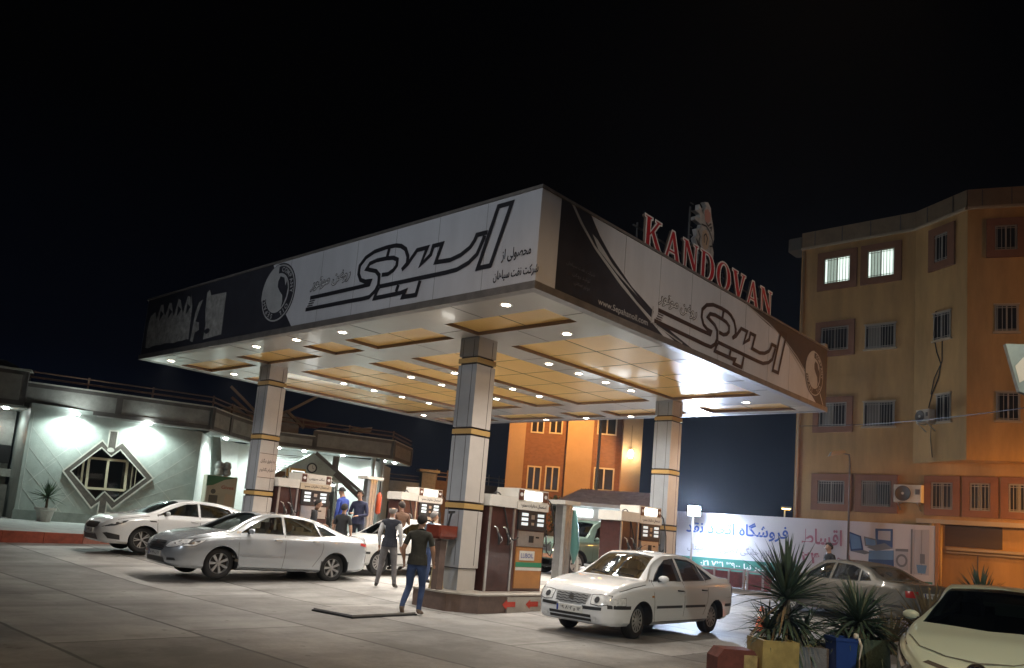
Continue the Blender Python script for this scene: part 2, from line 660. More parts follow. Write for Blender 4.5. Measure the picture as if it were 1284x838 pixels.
# roof deck closes the box
rf = MB()
rf.box((LR / 2, LL / 2, ZT - 0.1), (LR - 0.3, LL - 0.3, 0.06))
rf.build('roof', mat('roof_sheet', (0.3, 0.3, 0.32), 0.5, 0.4), canopy)
rb_ = MB()
for yy in (LL * k / 8 for k in range(1, 8)):
    rb_.box((LR / 2, yy, ZB + 0.9), (LR - 0.4, 0.12, 0.3))
rb_.build('roof_beams', mat('steel_dark', (0.1, 0.1, 0.1), 0.5, 0.5), canopy)
# fascia boxes
def fascia(pts, m, nm='fascia'):
    f = MB()
    f.prism(pts, (0, 0, ZT - ZB - 0.16))
    return f.build(nm, m, canopy)
z0 = ZB + 0.12
T = 0.14
fascia([(0, 0, z0), (0, LL, z0), (T, LL, z0), (T, 0, z0)], vinylL)
fascia([(T, 0, z0), (T, T, z0), (LR, T, z0), (LR, 0, z0)], vinylL)
fascia([(LR - T, T, z0), (LR - T, LL, z0), (LR, LL, z0), (LR, T, z0)], vinylL)
fascia([(T, LL - T, z0), (T, LL, z0), (LR - T, LL, z0), (LR - T, LL - T, z0)], vinylL)
tr = MB()
for zc, hh, o_ in ((ZB + 0.055, 0.13, 0.035), (ZT - 0.02, 0.05, 0.03)):
    tr.box((-o_ / 2 + 0.07, LL / 2, zc), (0.14 + o_, LL + 2 * o_, hh))
    tr.box((LR + o_ / 2 - 0.07, LL / 2, zc), (0.14 + o_, LL + 2 * o_, hh))
    tr.box((LR / 2, -o_ / 2 + 0.07, zc), (LR - 0.285, 0.14 + o_, hh - 0.004))
    tr.box((LR / 2, LL + o_ / 2 - 0.07, zc), (LR - 0.285, 0.14 + o_, hh - 0.004))
tr.build('fascia_trim', mat('trim_metal', (0.20, 0.18, 0.165), 0.45, 0.3, noise=0.3, nscale=4), canopy)

fs_ = MB()
for k in range(1, 12):
    yy = LL * k / 12
    fs_.box((-.001, yy, (ZB + .12 + ZT - .05) / 2), (.003, .008, ZT - ZB - .17))
for k in range(1, 10):
    xx = LR * k / 10
    fs_.box((xx, -.001, (ZB + .12 + ZT - .05) / 2), (.008, .003, ZT - ZB - .17))
fs_.build('fascia_joint', greyfilm_seam, canopy)
# --- artwork on the fascias.  Left face: u = LL-side coordinate measured from the near corner (y), viewer's right is -y
ML = frame((0, 0, ZB), (0, -1, 0), (0, 0, 1))       # x = -y , out = -x
MR = frame((0, 0, ZB), (1, 0, 0), (0, 0, 1))        # x = x , out = -y
FZ0, FZ1 = 0.125, ZT - ZB - 0.045
LOGO = {'S1': [(3.39, .84), (3.25, .95), (3.25, 1.08), (3.34, 1.24), (3.49, 1.33), (3.65, 1.37), (3.94, 1.38), (4.3, 1.36), (4.57, 1.28), (4.74, 1.14), (4.75, .97), (4.66, .83), (4.5, .77), (4.33, .76), (4.36, .69), (4.7, .685), (6.39, .685)],
 'S2': [(3.99, .83), (3.8, .82), (3.65, .87), (3.56, .95), (3.56, 1.07), (3.69, 1.13), (3.9, 1.15), (4.19, 1.16), (4.41, 1.13), (4.5, 1.03), (4.37, .99), (4.19, .94), (4.07, .84), (4.06, .65), (4.14, .53), (4.31, .43), (4.56, .42), (4.96, .43), (6.51, .44)],
 'S2b': [(3.84, 1.34), (3.88, 1.18)],
 'S3': [(3.39, .84), (3.23, .93), (3.0, 1.16), (2.71, 1.16), (2.85, .86), (2.60, 1.0), (2.55, 1.16), (2.31, 1.16), (2.44, .83), (2.05, .81), (1.79, .86), (1.57, .96), (1.47, 1.07), (1.43, 1.16), (1.17, 1.16)],
 'S4': [(4.03, .6), (2.13, .59), (1.85, .6), (1.57, .68), (1.38, .8), (1.32, .92), (1.23, 1.11)],
 'S6': [(4.03, .58), (4.08, .52), (4.14, .38), (3.36, .38), (3.22, .40), (3.28, .29), (2.9, .28), (2.82, .54)],
 'S7': [(3.44, .55), (3.49, .42)]}
ALEF = [(.96, 1.58), (.65, 1.58), (1.03, .54), (1.33, .54)]
def draw_logo(M, fx, ink, w=0.085, halo=None):
    def run(width, m, z, nm):
        mb = MB()
        k = 0
        for nm_, pts in LOGO.items():
            ribbon(mb, [fx(p) for p in pts], width, M, z + 0.0006 * k)
            k += 1
        ribbon(mb, [fx(p) for p in ALEF], width, M, z + 0.0006 * k, closed=True)
        for q in range(3):
            ribbon(mb, [fx((6.40 + q * .03, .61 - q * .05)), fx((6.2 + q * .03, .61 - q * .05))], .022, M, z)
        return mb.build(nm, m, canopy)
    run(w, ink, 0.010, 'brand_lettering')
draw_logo(ML, lambda p: (-p[0], p[1]), inkD)
def fxr(p):
    return (3.5 + (6.53 - p[0]) * 1.02, p[1] - 0.09)
draw_logo(MR, fxr, inkB)

def disc_pts(cx, cy, rx, ry, n=40, a0=0, a1=360):
    return [(cx + rx * math.cos(R(a0 + (a1 - a0) * i / (n - 1 if a1 - a0 < 360 else n))), cy + ry * math.sin(R(a0 + (a1 - a0) * i / (n - 1 if a1 - a0 < 360 else n)))) for i in range(n)]

def emblem(M, cx, cy, rr, dark, light, nm='round_emblem'):
    mb = MB()
    flat(mb, disc_pts(cx, cy, rr, rr), M, 0.008, 0)
    flat(mb, disc_pts(cx, cy, rr * .95, rr * .95), M, 0.0095, 1)
    flat(mb, disc_pts(cx, cy, rr * .90, rr * .90), M, 0.011, 0)
    flat(mb, disc_pts(cx - rr * .03, cy, rr * .66, rr * .66), M, 0.0125, 1)
    # the flame-like drop inside
    drop = [(.05, .58), (.3, .5), (.42, .2), (.5, .38), (.6, .1), (.56, -.2), (.42, -.45), (.3, -.56), (.36, -.35), (.3, -.12), (.1, .05), (-.05, .22), (-.06, .42)]
    flat(mb, [(cx + x * rr * .95, cy + y * rr * .95) for x, y in drop], M, 0.014, 0)
    # worn bright sweep at upper left
    flat(mb, disc_pts(cx, cy, rr * .97, rr * .97, 16, 95, 190) + disc_pts(cx - rr * .03, cy, rr * .6, rr * .6, 16, 190, 95), M, 0.0155, 1)
    mb.build(nm, [dark, light], canopy)
    # ring lettering
    word = 'COMPANY  OIL  SEPAHAN'
    for i, ch in enumerate(word):
        if ch == ' ': continue
        a = 78 - i * 13.2
        c_, s_ = math.cos(R(a)), math.sin(R(a))
        MM = M @ Matrix.Translation((cx + c_ * rr * .785, cy + s_ * rr * .785, 0.0)) @ Matrix.Rotation(R(a - 90), 4, 'Z')
        text('ring_lettering', ch, light, MM, height=rr * .16, bold=0.02, thick=0.014, parent=canopy)

# left face: dark field at the far (left) end, torn poster remains, emblem
mb = MB()
flat(mb, [(-LL + .02, FZ0), (-7.0, FZ0), (-7.35, .5), (-7.7, 1.2), (-8.08, FZ1), (-LL + .02, FZ1)], ML, 0.004)
mb.build('fascia_artwork', vinylD, canopy)
emblem(ML, -7.72, .98, .70, vinylD, greyfilm)
mb = MB()
random.seed(3)
torn = [(-14.35, .3), (-14.4, .9), (-14.3, 1.2), (-14.05, 1.3)]
xx = -13.9
while xx < -12.2:
    torn += [(xx, 1.05 + random.random() * .1), (xx + .16, 1.38 + random.random() * .14), (xx + .3, 1.42 + random.random() * .1), (xx + .42, 1.2)]
    xx += .52
torn += [(-12.0, 1.55), (-11.85, 1.2), (-11.8, .3)]
for i in range(10):
    torn.append((-11.9 - i * .25, .27 + random.random() * .06))
flat(mb, torn, ML, 0.007)
flat(mb, [(-11.0, .22), (-10.1, .26), (-10.12, 1.33), (-10.9, 1.36), (-11.0, 1.52), (-11.12, 1.45), (-11.1, 1.0), (-10.98, .6)], ML, 0.007)
flat(mb, [(-11.7, .25), (-11.55, .2), (-11.5, .45), (-11.3, .5), (-11.35, .7), (-11.55, .75), (-11.4, 1.1), (-11.3, 1.3), (-11.5, 1.25), (-11.62, 1.0)], ML, 0.007)
mb.build('torn_poster', mat('torn_paper', (0.32, 0.31, 0.29), 0.8, noise=0.45, nscale=5), canopy)
mb = MB()
for q in range(4):
    flat(mb, [(-13.72 + q * .52, 1.0), (-13.5 + q * .52, 1.18), (-13.7 + q * .52, 1.3)], ML, 0.0095)
flat(mb, disc_pts(-10.85, .42, .14, .07, 14), ML, 0.0095)
mb.build('torn_hole', vinylD, canopy)
text('fascia_lettering', 'روغن موتور', inkD, ML @ Matrix.Translation((-5.73, .985, 0)) @ Matrix.Rotation(R(2), 4, 'Z'), width=1.42, height=.30, bold=0.045, thick=0.008, parent=canopy, persian=True, shear=.3)
text('fascia_lettering', 'روغن موتور', white, ML @ Matrix.Translation((-5.73, .985, 0)) @ Matrix.Rotation(R(2), 4, 'Z'), width=1.38, height=.26, bold=-0.002, thick=0.010, parent=canopy, persian=True, shear=.3)
text('fascia_lettering', 'محصولی از', inkD, ML @ Matrix.Translation((-.46, .66, 0)), width=.66, height=.24, bold=0.02, thick=0.008, parent=canopy, persian=True)
text('fascia_lettering', 'شرکت نفت سپاهان', inkD, ML @ Matrix.Translation((-.44, .31, 0)), width=1.0, height=.22, bold=0.02, thick=0.008, parent=canopy, persian=True)

# right face
mb = MB()
curve = [(.78, FZ1), (1.05, 1.45), (1.5, 1.14), (2.31, .74), (3.39, .32), (3.9, FZ0)]
flat(mb, [(.5, FZ0), (.5, FZ1)] + curve, MR, 0.004)
mb.build('fascia_artwork', vinylD, canopy)
mb = MB()
flat(mb, [(.86, FZ1), (1.33, FZ1), (1.62, 1.42), (1.99, 1.16), (2.7, .8), (3.49, .53), (3.44, .38), (2.9, .56), (2.31, .82), (1.5, 1.2), (1.12, 1.47)], MR, 0.005)
flat(mb, [(3.6, .30), (4.3, .13), (5.0, .13), (4.2, .28), (3.75, .40)], MR, 0.005)
mb.build('fascia_artwork', vinylD, canopy)
mb = MB()
flat(mb, [(1.40, 1.38), (1.55, 1.33), (2.05, 1.03), (2.95, .65), (2.2, .90), (1.6, 1.16)], MR, 0.0075)
ribbon(mb, [(3.46, .62), (3.42, .28)], .035, MR, 0.0075)
ribbon(mb, [(3.46, .30), (4.6, FZ0 + .02)], .03, MR, 0.0085)
ribbon(mb, [(p[0] + .04, p[1]) for p in curve[:5]], .05, MR, 0.0078)
mb.build('fascia_artwork', greyfilm, canopy)
mb = MB()
flat(mb, [(7.15, FZ1), (7.7, 1.62), (8.45, 1.5), (9.18, 1.42), (9.7, 1.22), (10.3, .98), (10.75, .80), (10.85, .6), (11.05, .36), (11.5, FZ0), (LR - .01, FZ0), (LR - .01, FZ1)], MR, 0.004)
mb.build('fascia_artwork', vinylB, canopy)
mb = MB()
ribbon(mb, [(7.25, FZ1 - .01), (8.5, 1.54), (9.48, 1.33), (10.2, 1.08), (10.7, .84)], .035, MR, 0.0065)
ribbon(mb, [(9.7, 1.18), (10.3, .9), (10.68, .68)], .06, MR, 0.0065)
ribbon(mb, [(11.72, .45), (11.98, .14)], .04, MR, 0.0065)
mb.build('fascia_artwork', greyfilm, canopy)
emblem(MR, 11.33, .88, .62, vinylB, greyfilm)
text('fascia_lettering', 'روغن موتور', inkB, MR @ Matrix.Translation((4.37, .86, 0)) @ Matrix.Rotation(R(1), 4, 'Z'), width=1.5, height=.30, bold=0.045, thick=0.008, parent=canopy, persian=True, shear=.3)
text('fascia_lettering', 'روغن موتور', white, MR @ Matrix.Translation((4.37, .86, 0)) @ Matrix.Rotation(R(1), 4, 'Z'), width=1.46, height=.26, bold=-0.002, thick=0.010, parent=canopy, persian=True, shear=.3)
text('fascia_lettering', 'www.Sepahanoil.com', greyfilm, MR @ Matrix.Translation((2.50, .235, 0)), width=1.6, height=.15, bold=0.01, thick=0.008, parent=canopy)
faint = mat('faded_print', (0.12, 0.13, 0.16), 0.6)
for q, (s_, ww) in enumerate((('شرکت نفت سپاهان', .8), ('تولید روغن', .5), ('موتور صنعتی', .45))):
    text('fascia_lettering', s_, faint, MR @ Matrix.Translation((1.15 + q * .03, .66 - q * .14, 0)), width=ww, height=.09, bold=0.0, thick=0.008, parent=canopy, persian=True)

# --- columns (parts of the canopy)
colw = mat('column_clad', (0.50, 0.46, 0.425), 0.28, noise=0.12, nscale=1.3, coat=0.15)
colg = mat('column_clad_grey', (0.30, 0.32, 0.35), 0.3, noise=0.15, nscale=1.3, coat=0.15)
yel = mat('yellow_groove', (0.42, 0.27, 0.10), 0.4)
CX = [(2.257, 3.425), (2.257, 11.31), (9.84, 3.425), (9.84, 11.31)]
hw = 0.27
for (cx_, cy_) in CX:
    zb = 0.30 + (gz(*W(cx_, cy_).to_2d()) if cy_ > 5 else 0)
    c_ = MB()
    lv = [zb, zb + .5, 1.95, 3.45, 4.92, ZB + .05]
    for i in range(len(lv) - 1):
        a, b = lv[i], lv[i + 1]
        if i >= 2: a += 0.16
        # four clad faces: faces towards -x and +y in grey, others beige
        d = hw if i else hw - .025
        vs = [(cx_ - d, cy_ - d), (cx_ + d, cy_ - d), (cx_ + d, cy_ + d), (cx_ - d, cy_ + d)]
        for q in range(4):
            p, r_ = vs[q], vs[(q + 1) % 4]
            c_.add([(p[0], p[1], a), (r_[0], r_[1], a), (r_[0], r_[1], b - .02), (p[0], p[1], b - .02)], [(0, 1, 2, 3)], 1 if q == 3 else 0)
        c_.add([(x, y, b - .02) for x, y in vs], [(0, 1, 2, 3)], 0)
        c_.add([(x, y, a) for x, y in vs], [(3, 2, 1, 0)], 0)
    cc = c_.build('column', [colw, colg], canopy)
    y_ = MB()
    y_.box((cx_, cy_, (zb + ZB) / 2), (2 * hw - .07, 2 * hw - .07, ZB - zb - .02), mi=1)
    for b in lv[2:5]:
        y_.box((cx_, cy_, b + .07), (2 * hw + .012, 2 * hw + .012, .10))
    y_.build('column_band', [yel, seam], cc)
    s_ = MB()
    for dx, dy in ((-hw - .002, -hw + .13), (-hw - .002, hw - .10)):
        s_.box((cx_ + dx, cy_ + dy, (zb + ZB) / 2 + .25), (.006, .008, ZB - zb - .6))
    s_.box((cx_ + hw - .13, cy_ - hw - .002, (zb + ZB) / 2 + .25), (.008, .006, ZB - zb - .6))
    s_.build('cladding_joint', seam, cc)
# painted notice on the left column, facing the camera (its -y face)
nt_ = MB()
MN = frame((2.257, 11.31 - hw - .004, 0), (1, 0, 0), (0, 0, 1))
flat(nt_, [(-.25, 2.42), (.25, 2.42), (.25, 3.1), (-.25, 3.1)], MN, 0.001)
nt_.build('notice_panel', mat('notice', (0.50, 0.42, 0.37), 0.5), canopy)
for q, s_ in enumerate(('به حقوق دیگران', 'احترام بگذاریم')):
    text('notice_lettering', s_, inkD, MN @ Matrix.Translation((0, 2.88 - q * .24, 0)), width=.42, height=.13, bold=0.02, thick=0.004, parent=canopy, persian=True)
ln_ = MB()
for zz in (2.44, 3.08):
    ln_.box((2.257, 11.31 - hw - .006, zz), (.5, .006, .012))
ln_.build('notice_border', inkD, canopy)

# --- downlights
lens_w = emis('downlight_lens', (1.0, 0.86, 0.66), 45)
ringm = mat('downlight_ring', (0.8, 0.78, 0.74), 0.3, 0.3)
DLS = [(.52, 1.09), (.52, 5.83), (.52, 7.57), (.52, 9.3), (.52, 13.8), (2.42, 13.77), (2.57, 1.35), (10.05, 13.87), (10.36, 1.4), (11.85, 9.53), (11.85, 7.81), (11.85, 6.04)]
for yy in (3.65, 6.83, 8.5, 11.6):
    yc = {3.65: 3.50, 6.83: 6.65, 8.5: 8.34, 11.6: 11.38}[yy]
    for xx in (4.64, 5.78, 6.9, 8.05):
        DLS.append((xx, yc))
for (lx, ly) in DLS:
    d = MB()
    d.lathe([(.075, ZB - .004), (.115, ZB - .012), (.125, ZB - .002)], 20, Matrix.Translation((lx, ly, 0)))
    dd = d.build('downlight', ringm, canopy, smooth=True)
    e = MB()
    e.lathe([(.0, ZB - .010), (.08, ZB - .006)], 20, Matrix.Translation((lx, ly, 0)))
    e.build('lens', lens_w, dd)
    spot('downlight_lamp', (lx, ly, ZB - .03), (lx, ly, 0), 350, (1.0, .93, .84), 128, .8, .06, canopy)

# =================================================================== ROOF SIGN
redm = mat('sign_red', (0.42, 0.012, 0.018), 0.4, noise=0.2, nscale=3)
signw = mat('sign_white', (0.62, 0.60, 0.58), 0.45)
sign = thing('rooftop_sign', 'red serif letters KANDOVAN with pale outlines standing on the canopy edge', 'sign', W(3.20, 0.25, ZT - .01), TH)
def serif(ch):
    """outline strokes of a bold serif capital, unit height; list of polygons"""
    if ch == 'K':
        return [[(0, 0), (.36, 0), (.36, .07), (.28, .09), (.28, .40), (.34, .47), (.56, .09), (.50, .07), (.50, 0), (.86, 0), (.86, .07), (.79, .10), (.48, .60), (.68, .90), (.78, .93), (.78, 1), (.48, 1), (.48, .93), (.54, .91), (.28, .54), (.28, .91), (.36, .93), (.36, 1), (0, 1), (0, .93), (.08, .91), (.08, .09), (0, .07)]], []
    if ch == 'A':
        return [[(0, 0), (.30, 0), (.30, .07), (.22, .09), (.27, .26), (.53, .26), (.58, .09), (.50, .07), (.50, 0), (.86, 0), (.86, .07), (.79, .10), (.50, 1), (.36, 1), (.08, .10), (0, .07)]], [[(.30, .36), (.50, .36), (.40, .70)]]
    if ch == 'N':
        return [[(0, 0), (.28, 0), (.28, .07), (.20, .09), (.20, .72), (.62, 0), (.74, 0), (.74, .91), (.82, .93), (.82, 1), (.55, 1), (.55, .93), (.63, .91), (.63, .36), (.26, 1), (0, 1), (0, .93), (.08, .90), (.08, .09), (0, .07)]], []
    if ch == 'D':
        o = [(0, 0), (.42, 0)] + [(.42 + .40 * math.sin(R(a)), .5 - .5 * math.cos(R(a))) for a in range(15, 180, 15)] + [(.42, 1), (0, 1), (0, .93), (.08, .91), (.08, .09), (0, .07)]
        i = [(.28, .09), (.38, .09)] + [(.38 + .22 * math.sin(R(a)), .5 - .41 * math.cos(R(a))) for a in range(15, 180, 15)] + [(.38, .91), (.28, .91)]
        return [o], [i]
    if ch == 'O':
        return [[(.43 + .43 * math.cos(R(a)), .5 + .52 * math.sin(R(a))) for a in range(0, 360, 15)]], [[(.43 + .21 * math.cos(R(a)), .5 + .43 * math.sin(R(a))) for a in range(0, 360, 15)]]
    if ch == 'V':
        return [[(.36, 0), (.50, 0), (.79, .90), (.86, .93), (.86, 1), (.56, 1), (.56, .93), (.64, .91), (.48, .32), (.30, .91), (.37, .93), (.37, 1), (0, 1), (0, .93), (.07, .90)]], []

def letter_mesh(ch, M, m_face, m_edge, parent):
    from mathutils.geometry import tessellate_polygon
    outs, ins = serif(ch)
    def tri(mb, loops, z, mi):
        L3 = [[Vector((p[0], p[1], 0)) for p in lp] for lp in loops]
        t = tessellate_polygon(L3)
        allp = [p for lp in loops for p in lp]
        mb.add([M @ Vector((p[0], p[1], z)) for p in allp], [tuple(q) for q in t], mi)
    mb = MB()
    loops = [outs[0]] + ins
    tri(mb, loops, 0.06, 0)
    tri(mb, loops, 0.0, 1)
    for lp in loops:
        n = len(lp)
        for i in range(n):
            a, b = lp[i], lp[(i + 1) % n]
            mb.add([M @ Vector((a[0], a[1], 0)), M @ Vector((b[0], b[1], 0)), M @ Vector((b[0], b[1], .06)), M @ Vector((a[0], a[1], .06))], [(0, 1, 2, 3)], 2)
    o = mb.build('letter', [m_face, m_edge, bronze], parent)
    tm = MB()
    for lp in loops:
        ribbon(tm, lp, .05, M, 0.066, closed=True)
    tm.build('letter_outline', m_edge, o)
    return o
word = 'KANDOVAN'
pitch_ = 5.78 / 8
for i, ch in enumerate(word):
    LM = Matrix.Translation((i * pitch_ * 1.005, -.05, .06)) @ Matrix.Rotation(R(90), 4, 'X') @ Matrix.Diagonal((.78, .64, 1, 1)) @ Matrix.Translation((0, 0, 0))
    letter_mesh(ch, LM, redm, signw, sign)
rl = MB()
for zz in (.03, .50):
    rl.bar((-.05, .12, zz), (5.85, .12, zz), .03, .03)
for i in range(9):
    rl.bar((.1 + i * .7, .12, 0), (.1 + i * .7, .12, .6), .03, .03)
rl.build('sign_rail', mat('steel_dark', (0.1, 0.1, 0.1), 0.5, 0.5), sign)

emb = thing('rooftop_emblem', 'tall ornate white emblem with pink swirls standing above the red roof letters', 'emblem', W(5.50, 0.45, ZT - .01), TH)
pink = mat('emblem_pink', (0.35, 0.17, 0.15), 0.5)
olive = mat('emblem_sand', (0.36, 0.27, 0.2), 0.5)
ME = frame((0, 0, 0), (1, 0, 0), (0, 0, 1))
def ex(a, b):      # zoom pixels of the emblem's drawing to metres
    return ((a - 160) / 235 * .90, 0.66 + (750 - b) / 650 * 1.34)
eb = MB()
outl = [(255, 110), (300, 85), (335, 130), (345, 210), (370, 300), (385, 370), (390, 450), (375, 540), (395, 600), (390, 700), (370, 750), (300, 765), (250, 700), (190, 620), (170, 570), (195, 520), (180, 460), (225, 430), (235, 380), (160, 370), (160, 335), (215, 320), (210, 280), (155, 270), (200, 235), (200, 175), (225, 200), (250, 260), (262, 190), (285, 140)]
pts = [ex(*p) for p in outl]
n_ = len(pts)
flat(eb, pts, ME, 0.06)
flat(eb, pts, ME, -0.04)
for i in range(n_):
    a, b = pts[i], pts[(i + 1) % n_]
    eb.add([ME @ Vector((a[0], a[1], -.04)), ME @ Vector((b[0], b[1], -.04)), ME @ Vector((b[0], b[1], .06)), ME @ Vector((a[0], a[1], .06))], [(0, 1, 2, 3)])
eb.build('emblem_plate', mat('emblem_grey', (0.34, 0.33, 0.32), .5, noise=.4, nscale=7), emb)
p_ = MB()
flat(p_, [ex(*p) for p in [(265, 200), (300, 160), (335, 200), (335, 280), (300, 330), (268, 300)]], ME, 0.064)
p_.build('emblem_swirl', pink, emb)
p_ = MB()
flat(p_, [ex(*p) for p in [(250, 440), (290, 405), (325, 440), (335, 520), (320, 600), (280, 640), (250, 580)]], ME, 0.064)
p_.build('emblem_swirl', olive, emb)
p_ = MB()
ribbon(p_, [ex(*p) for p in [(275, 560), (270, 480), (290, 450), (310, 490), (300, 570)]], .03, ME, 0.068)
for pl in ([(235, 375), (290, 365), (330, 400), (370, 480), (370, 545), (340, 560)], [(285, 325), (310, 350), (345, 300)], [(185, 570), (215, 620), (245, 690)], [(200, 470), (225, 520), (215, 580), (240, 640)], [(330, 360), (350, 340), (345, 390)]):
    ribbon(p_, [ex(*p) for p in pl], .035, ME, 0.069)
p_.build('emblem_line', inkD, emb)
text('emblem_lettering', 'قندو', inkD, ME @ Matrix.Translation((*ex(318, 700), 0)), width=.42, height=.17, bold=.04, thick=.067, parent=emb, persian=True)
sb = MB()
for px_ in (.35, .75):
    sb.bar((px_, .0, 0), (px_, .0, 1.3), .04, .04)
for k in range(6):
    sb.bar((-.02, .06, .95 + k * .18), (.1, .06, .95 + k * .18), .02, .02)
sb.bar((-.02, .06, .8), (-.02, .06, 1.75), .03, .03)
sb.build('emblem_frame', mat('steel_dark', (0.1, 0.1, 0.1), 0.5, 0.5), emb)

# =================================================================== FUEL ISLANDS
brownst = mat('brown_stone', (0.13, 0.085, 0.07), 0.45, noise=0.3, nscale=4)
beigest = mat('beige_stone', (0.36, 0.33, 0.29), 0.5, noise=0.25, nscale=3)
redpaint = mat('red_paint', (0.50, 0.05, 0.03), 0.5, noise=0.2, nscale=5)
def island(ly, label, x1=11.0):
    zt = 0.36 + (0.18 if ly > 5 else 0)
    t = thing('fuel_island', label, 'fuel island', W(1.55, ly, 0), TH, 'raised fuel islands under the canopy')
    L = x1 - 1.55
    m = MB()
    pts = [(0.42, -.92), (L, -.92), (L, .92), (0.42, .92), (0, .5), (0, -.45)]
    m.prism([(x, y, -.3) for x, y in pts], (0, 0, zt + .3 - .03), 0)
    m.build('base', brownst, t)
    m = MB()
    pts2 = [(0.40, -.94), (L, -.94), (L, .94), (0.40, .94), (-.02, .51), (-.02, -.46)]
    m.prism([(x, y, zt - .03) for x, y in pts2], (0, 0, .03))
    m.build('top_slab', beigest, t)
    m = MB()
    m.box((L / 2 + .6, -.935, zt / 2 - .05), (L - 1.2, .03, zt - .0))
    m.build('side_panel', beigest, t)
    if ly < 5:
        MI = frame((0, -.952, 0), (1, 0, 0), (0, 0, 1))
        for xx in (1.05, 1.75):
            q = MB()
            flat(q, [(xx, .17), (xx + .13, .27), (xx + .13, .22), (xx + .38, .22), (xx + .38, .12), (xx + .13, .12), (xx + .13, .07)], MI, .002)
            q.build('arrow', redpaint, t)
    return zt
Z1 = island(3.425, 'nearest raised stone island with two red arrows, carrying the front column')
Z2 = island(11.31, 'farther raised stone island behind the silver saloon')

# =================================================================== DISPENSERS
maroon = mat('maroon_metal', (0.06, 0.024, 0.021), 0.3, noise=0.35, nscale=5, coat=0.4)
maroon2 = mat('red_brown_metal', (0.09, 0.036, 0.028), 0.32, noise=0.3, nscale=5, coat=0.4)
pumpw = mat('pump_white', (0.62, 0.60, 0.56), 0.35, noise=0.1, nscale=4)
steel = mat('brushed_steel', (0.55, 0.55, 0.55), 0.3, 0.8, noise=0.15, nscale=8)
blackp = mat('black_plastic', (0.02, 0.02, 0.022), 0.4)
rubber = mat('black_rubber', (0.015, 0.015, 0.016), 0.6)
lit = emis('lit_panel', (1.0, 0.97, 0.88), 5.0)
orange = mat('pump_orange', (0.40, 0.18, 0.06), 0.4, noise=0.15, nscale=4)
greenb = mat('pump_green', (0.03, 0.22, 0.12), 0.4)
lcd = emis('display_digits', (0.75, 0.85, 0.9), 0.35)
tan = mat('pump_tan', (0.48, 0.40, 0.30), 0.4)
def dispenser(lx, ly, zt, label, hx=.78, style='orange', lit_head=True):
    """origin at the near lower corner; local x along the island, front looks to -y"""
    t = thing('fuel_dispenser', label, 'fuel pump', W(lx, ly, zt), TH, 'fuel dispensers on the islands')
    t.scale = (1, 1, .90)
    D = .62
    m = MB()
    m.box((hx / 2, D / 2, .95), (hx, D, 1.9), bev=.02)
    b = m.build('hose_cabinet', maroon, t, angle=40)
    m = MB()
    m.box((hx / 2 - .02, D / 2, 2.04), (hx + .06, D + .1, .26), bev=.015)
    m.build('cabinet_hood', pumpw, t)
    m = MB()
    for xx in (.03, hx - .02):
        m.box((xx, -.012, .95), (.05, .03, 1.88))
    m.build('cabinet_trim', steel, b)
    # nozzle hanging in the cabinet
    for k in range(2):
        n = MB()
        x0 = hx * (.33 + .36 * k)
        n.tube([(x0, -.06, 1.32), (x0 + .02, -.09, 1.22), (x0, -.10, 1.05)], [.025, .032, .026], 8)
        n.tube([(x0, -.06, 1.32), (x0 - .03, -.05, 1.42), (x0 - .10, -.03, 1.46)], [.02, .016, .012], 8, mi=1)
        n.tube([(x0 + .03, -.10, 1.08), (x0 + .06, -.14, 1.15), (x0 + .04, -.10, 1.25)], .008, 6, mi=1)
        n.build('nozzle', [blackp, steel], t, smooth=True)
    wx, mx = 1.0, hx + .06
    m = MB()
    m.box((mx + wx / 2, D / 2, 1.0), (wx, D - .04, 2.0), bev=.02)
    body = m.build('body', maroon2, t, angle=40)
    # lower door
    FM = frame((mx, .018, 0), (1, 0, 0), (0, 0, 1))
    m = MB()
    m.box((mx + wx / 2, .01, .55), (wx - .16, .04, .96))
    door = m.build('lower_door', orange if style == 'orange' else (tan if style == 'tan' else maroon), t)
    if style == 'orange':
        m = MB()
        m.box((mx + wx / 2, -.014, .62), (wx - .16, .008, .11), mi=0)
        m.box((mx + wx / 2, -.014, .52), (wx - .16, .008, .07), mi=1)
        m.box((mx + wx * .42, -.016, .83), (.48, .01, .22), mi=1)
        m.build('door_stripe', [greenb, pumpw], door)
        text('door_lettering', 'LUBOIL', mat('blue_ink', (0.10, 0.12, 0.3), 0.5), frame((mx + wx * .42, -.023, .83), (1, 0, 0), (0, 0, 1)), width=.40, height=.11, bold=.02, thick=0.002, parent=door)
    m = MB()
    m.box((mx + wx / 2, .0, 1.22), (wx - .18, .05, .36))
    m.box((mx + wx / 2, -.03, 1.22), (.14, .02, .16), mi=1)
    m.box((mx + wx / 2 + .2, -.03, 1.27), (.1, .015, .04), mi=1)
    m.build('middle_panel', [steel, blackp], t)
    m = MB()
    m.box((mx + wx / 2, .0, 1.66), (wx - .1, .06, .46))
    disp = m.build('display_panel', blackp, t)
    for q, xx in enumerate((.24, .76)):
        for k in range(3):
            e = MB()
            e.box((mx + wx * xx, -.036, 1.79 - k * .11), (.2, .012, .07))
            e.build('display', lcd, disp)
    k_ = MB()
    k_.box((mx + wx * .5, -.036, 1.74), (.1, .012, .1))
    k_.box((mx + wx * .5, -.036, 1.58), (.08, .012, .06))
    k_.build('button_block', steel, disp)
    # header: text band, lit box, maroon corner blocks with badges
    m = MB()
    m.box((mx + wx / 2, .02, 1.99), (wx + .02, .1, .19))
    hd = m.build('header', tan if not lit_head else pumpw, t)
    text('header_lettering', 'استعمال دخانیات ممنوع', inkD, frame((mx + wx / 2, -.032, 1.99), (1, 0, 0), (0, 0, 1)), width=.84, height=.12, bold=.02, thick=0.002, parent=hd, persian=True)
    m = MB()
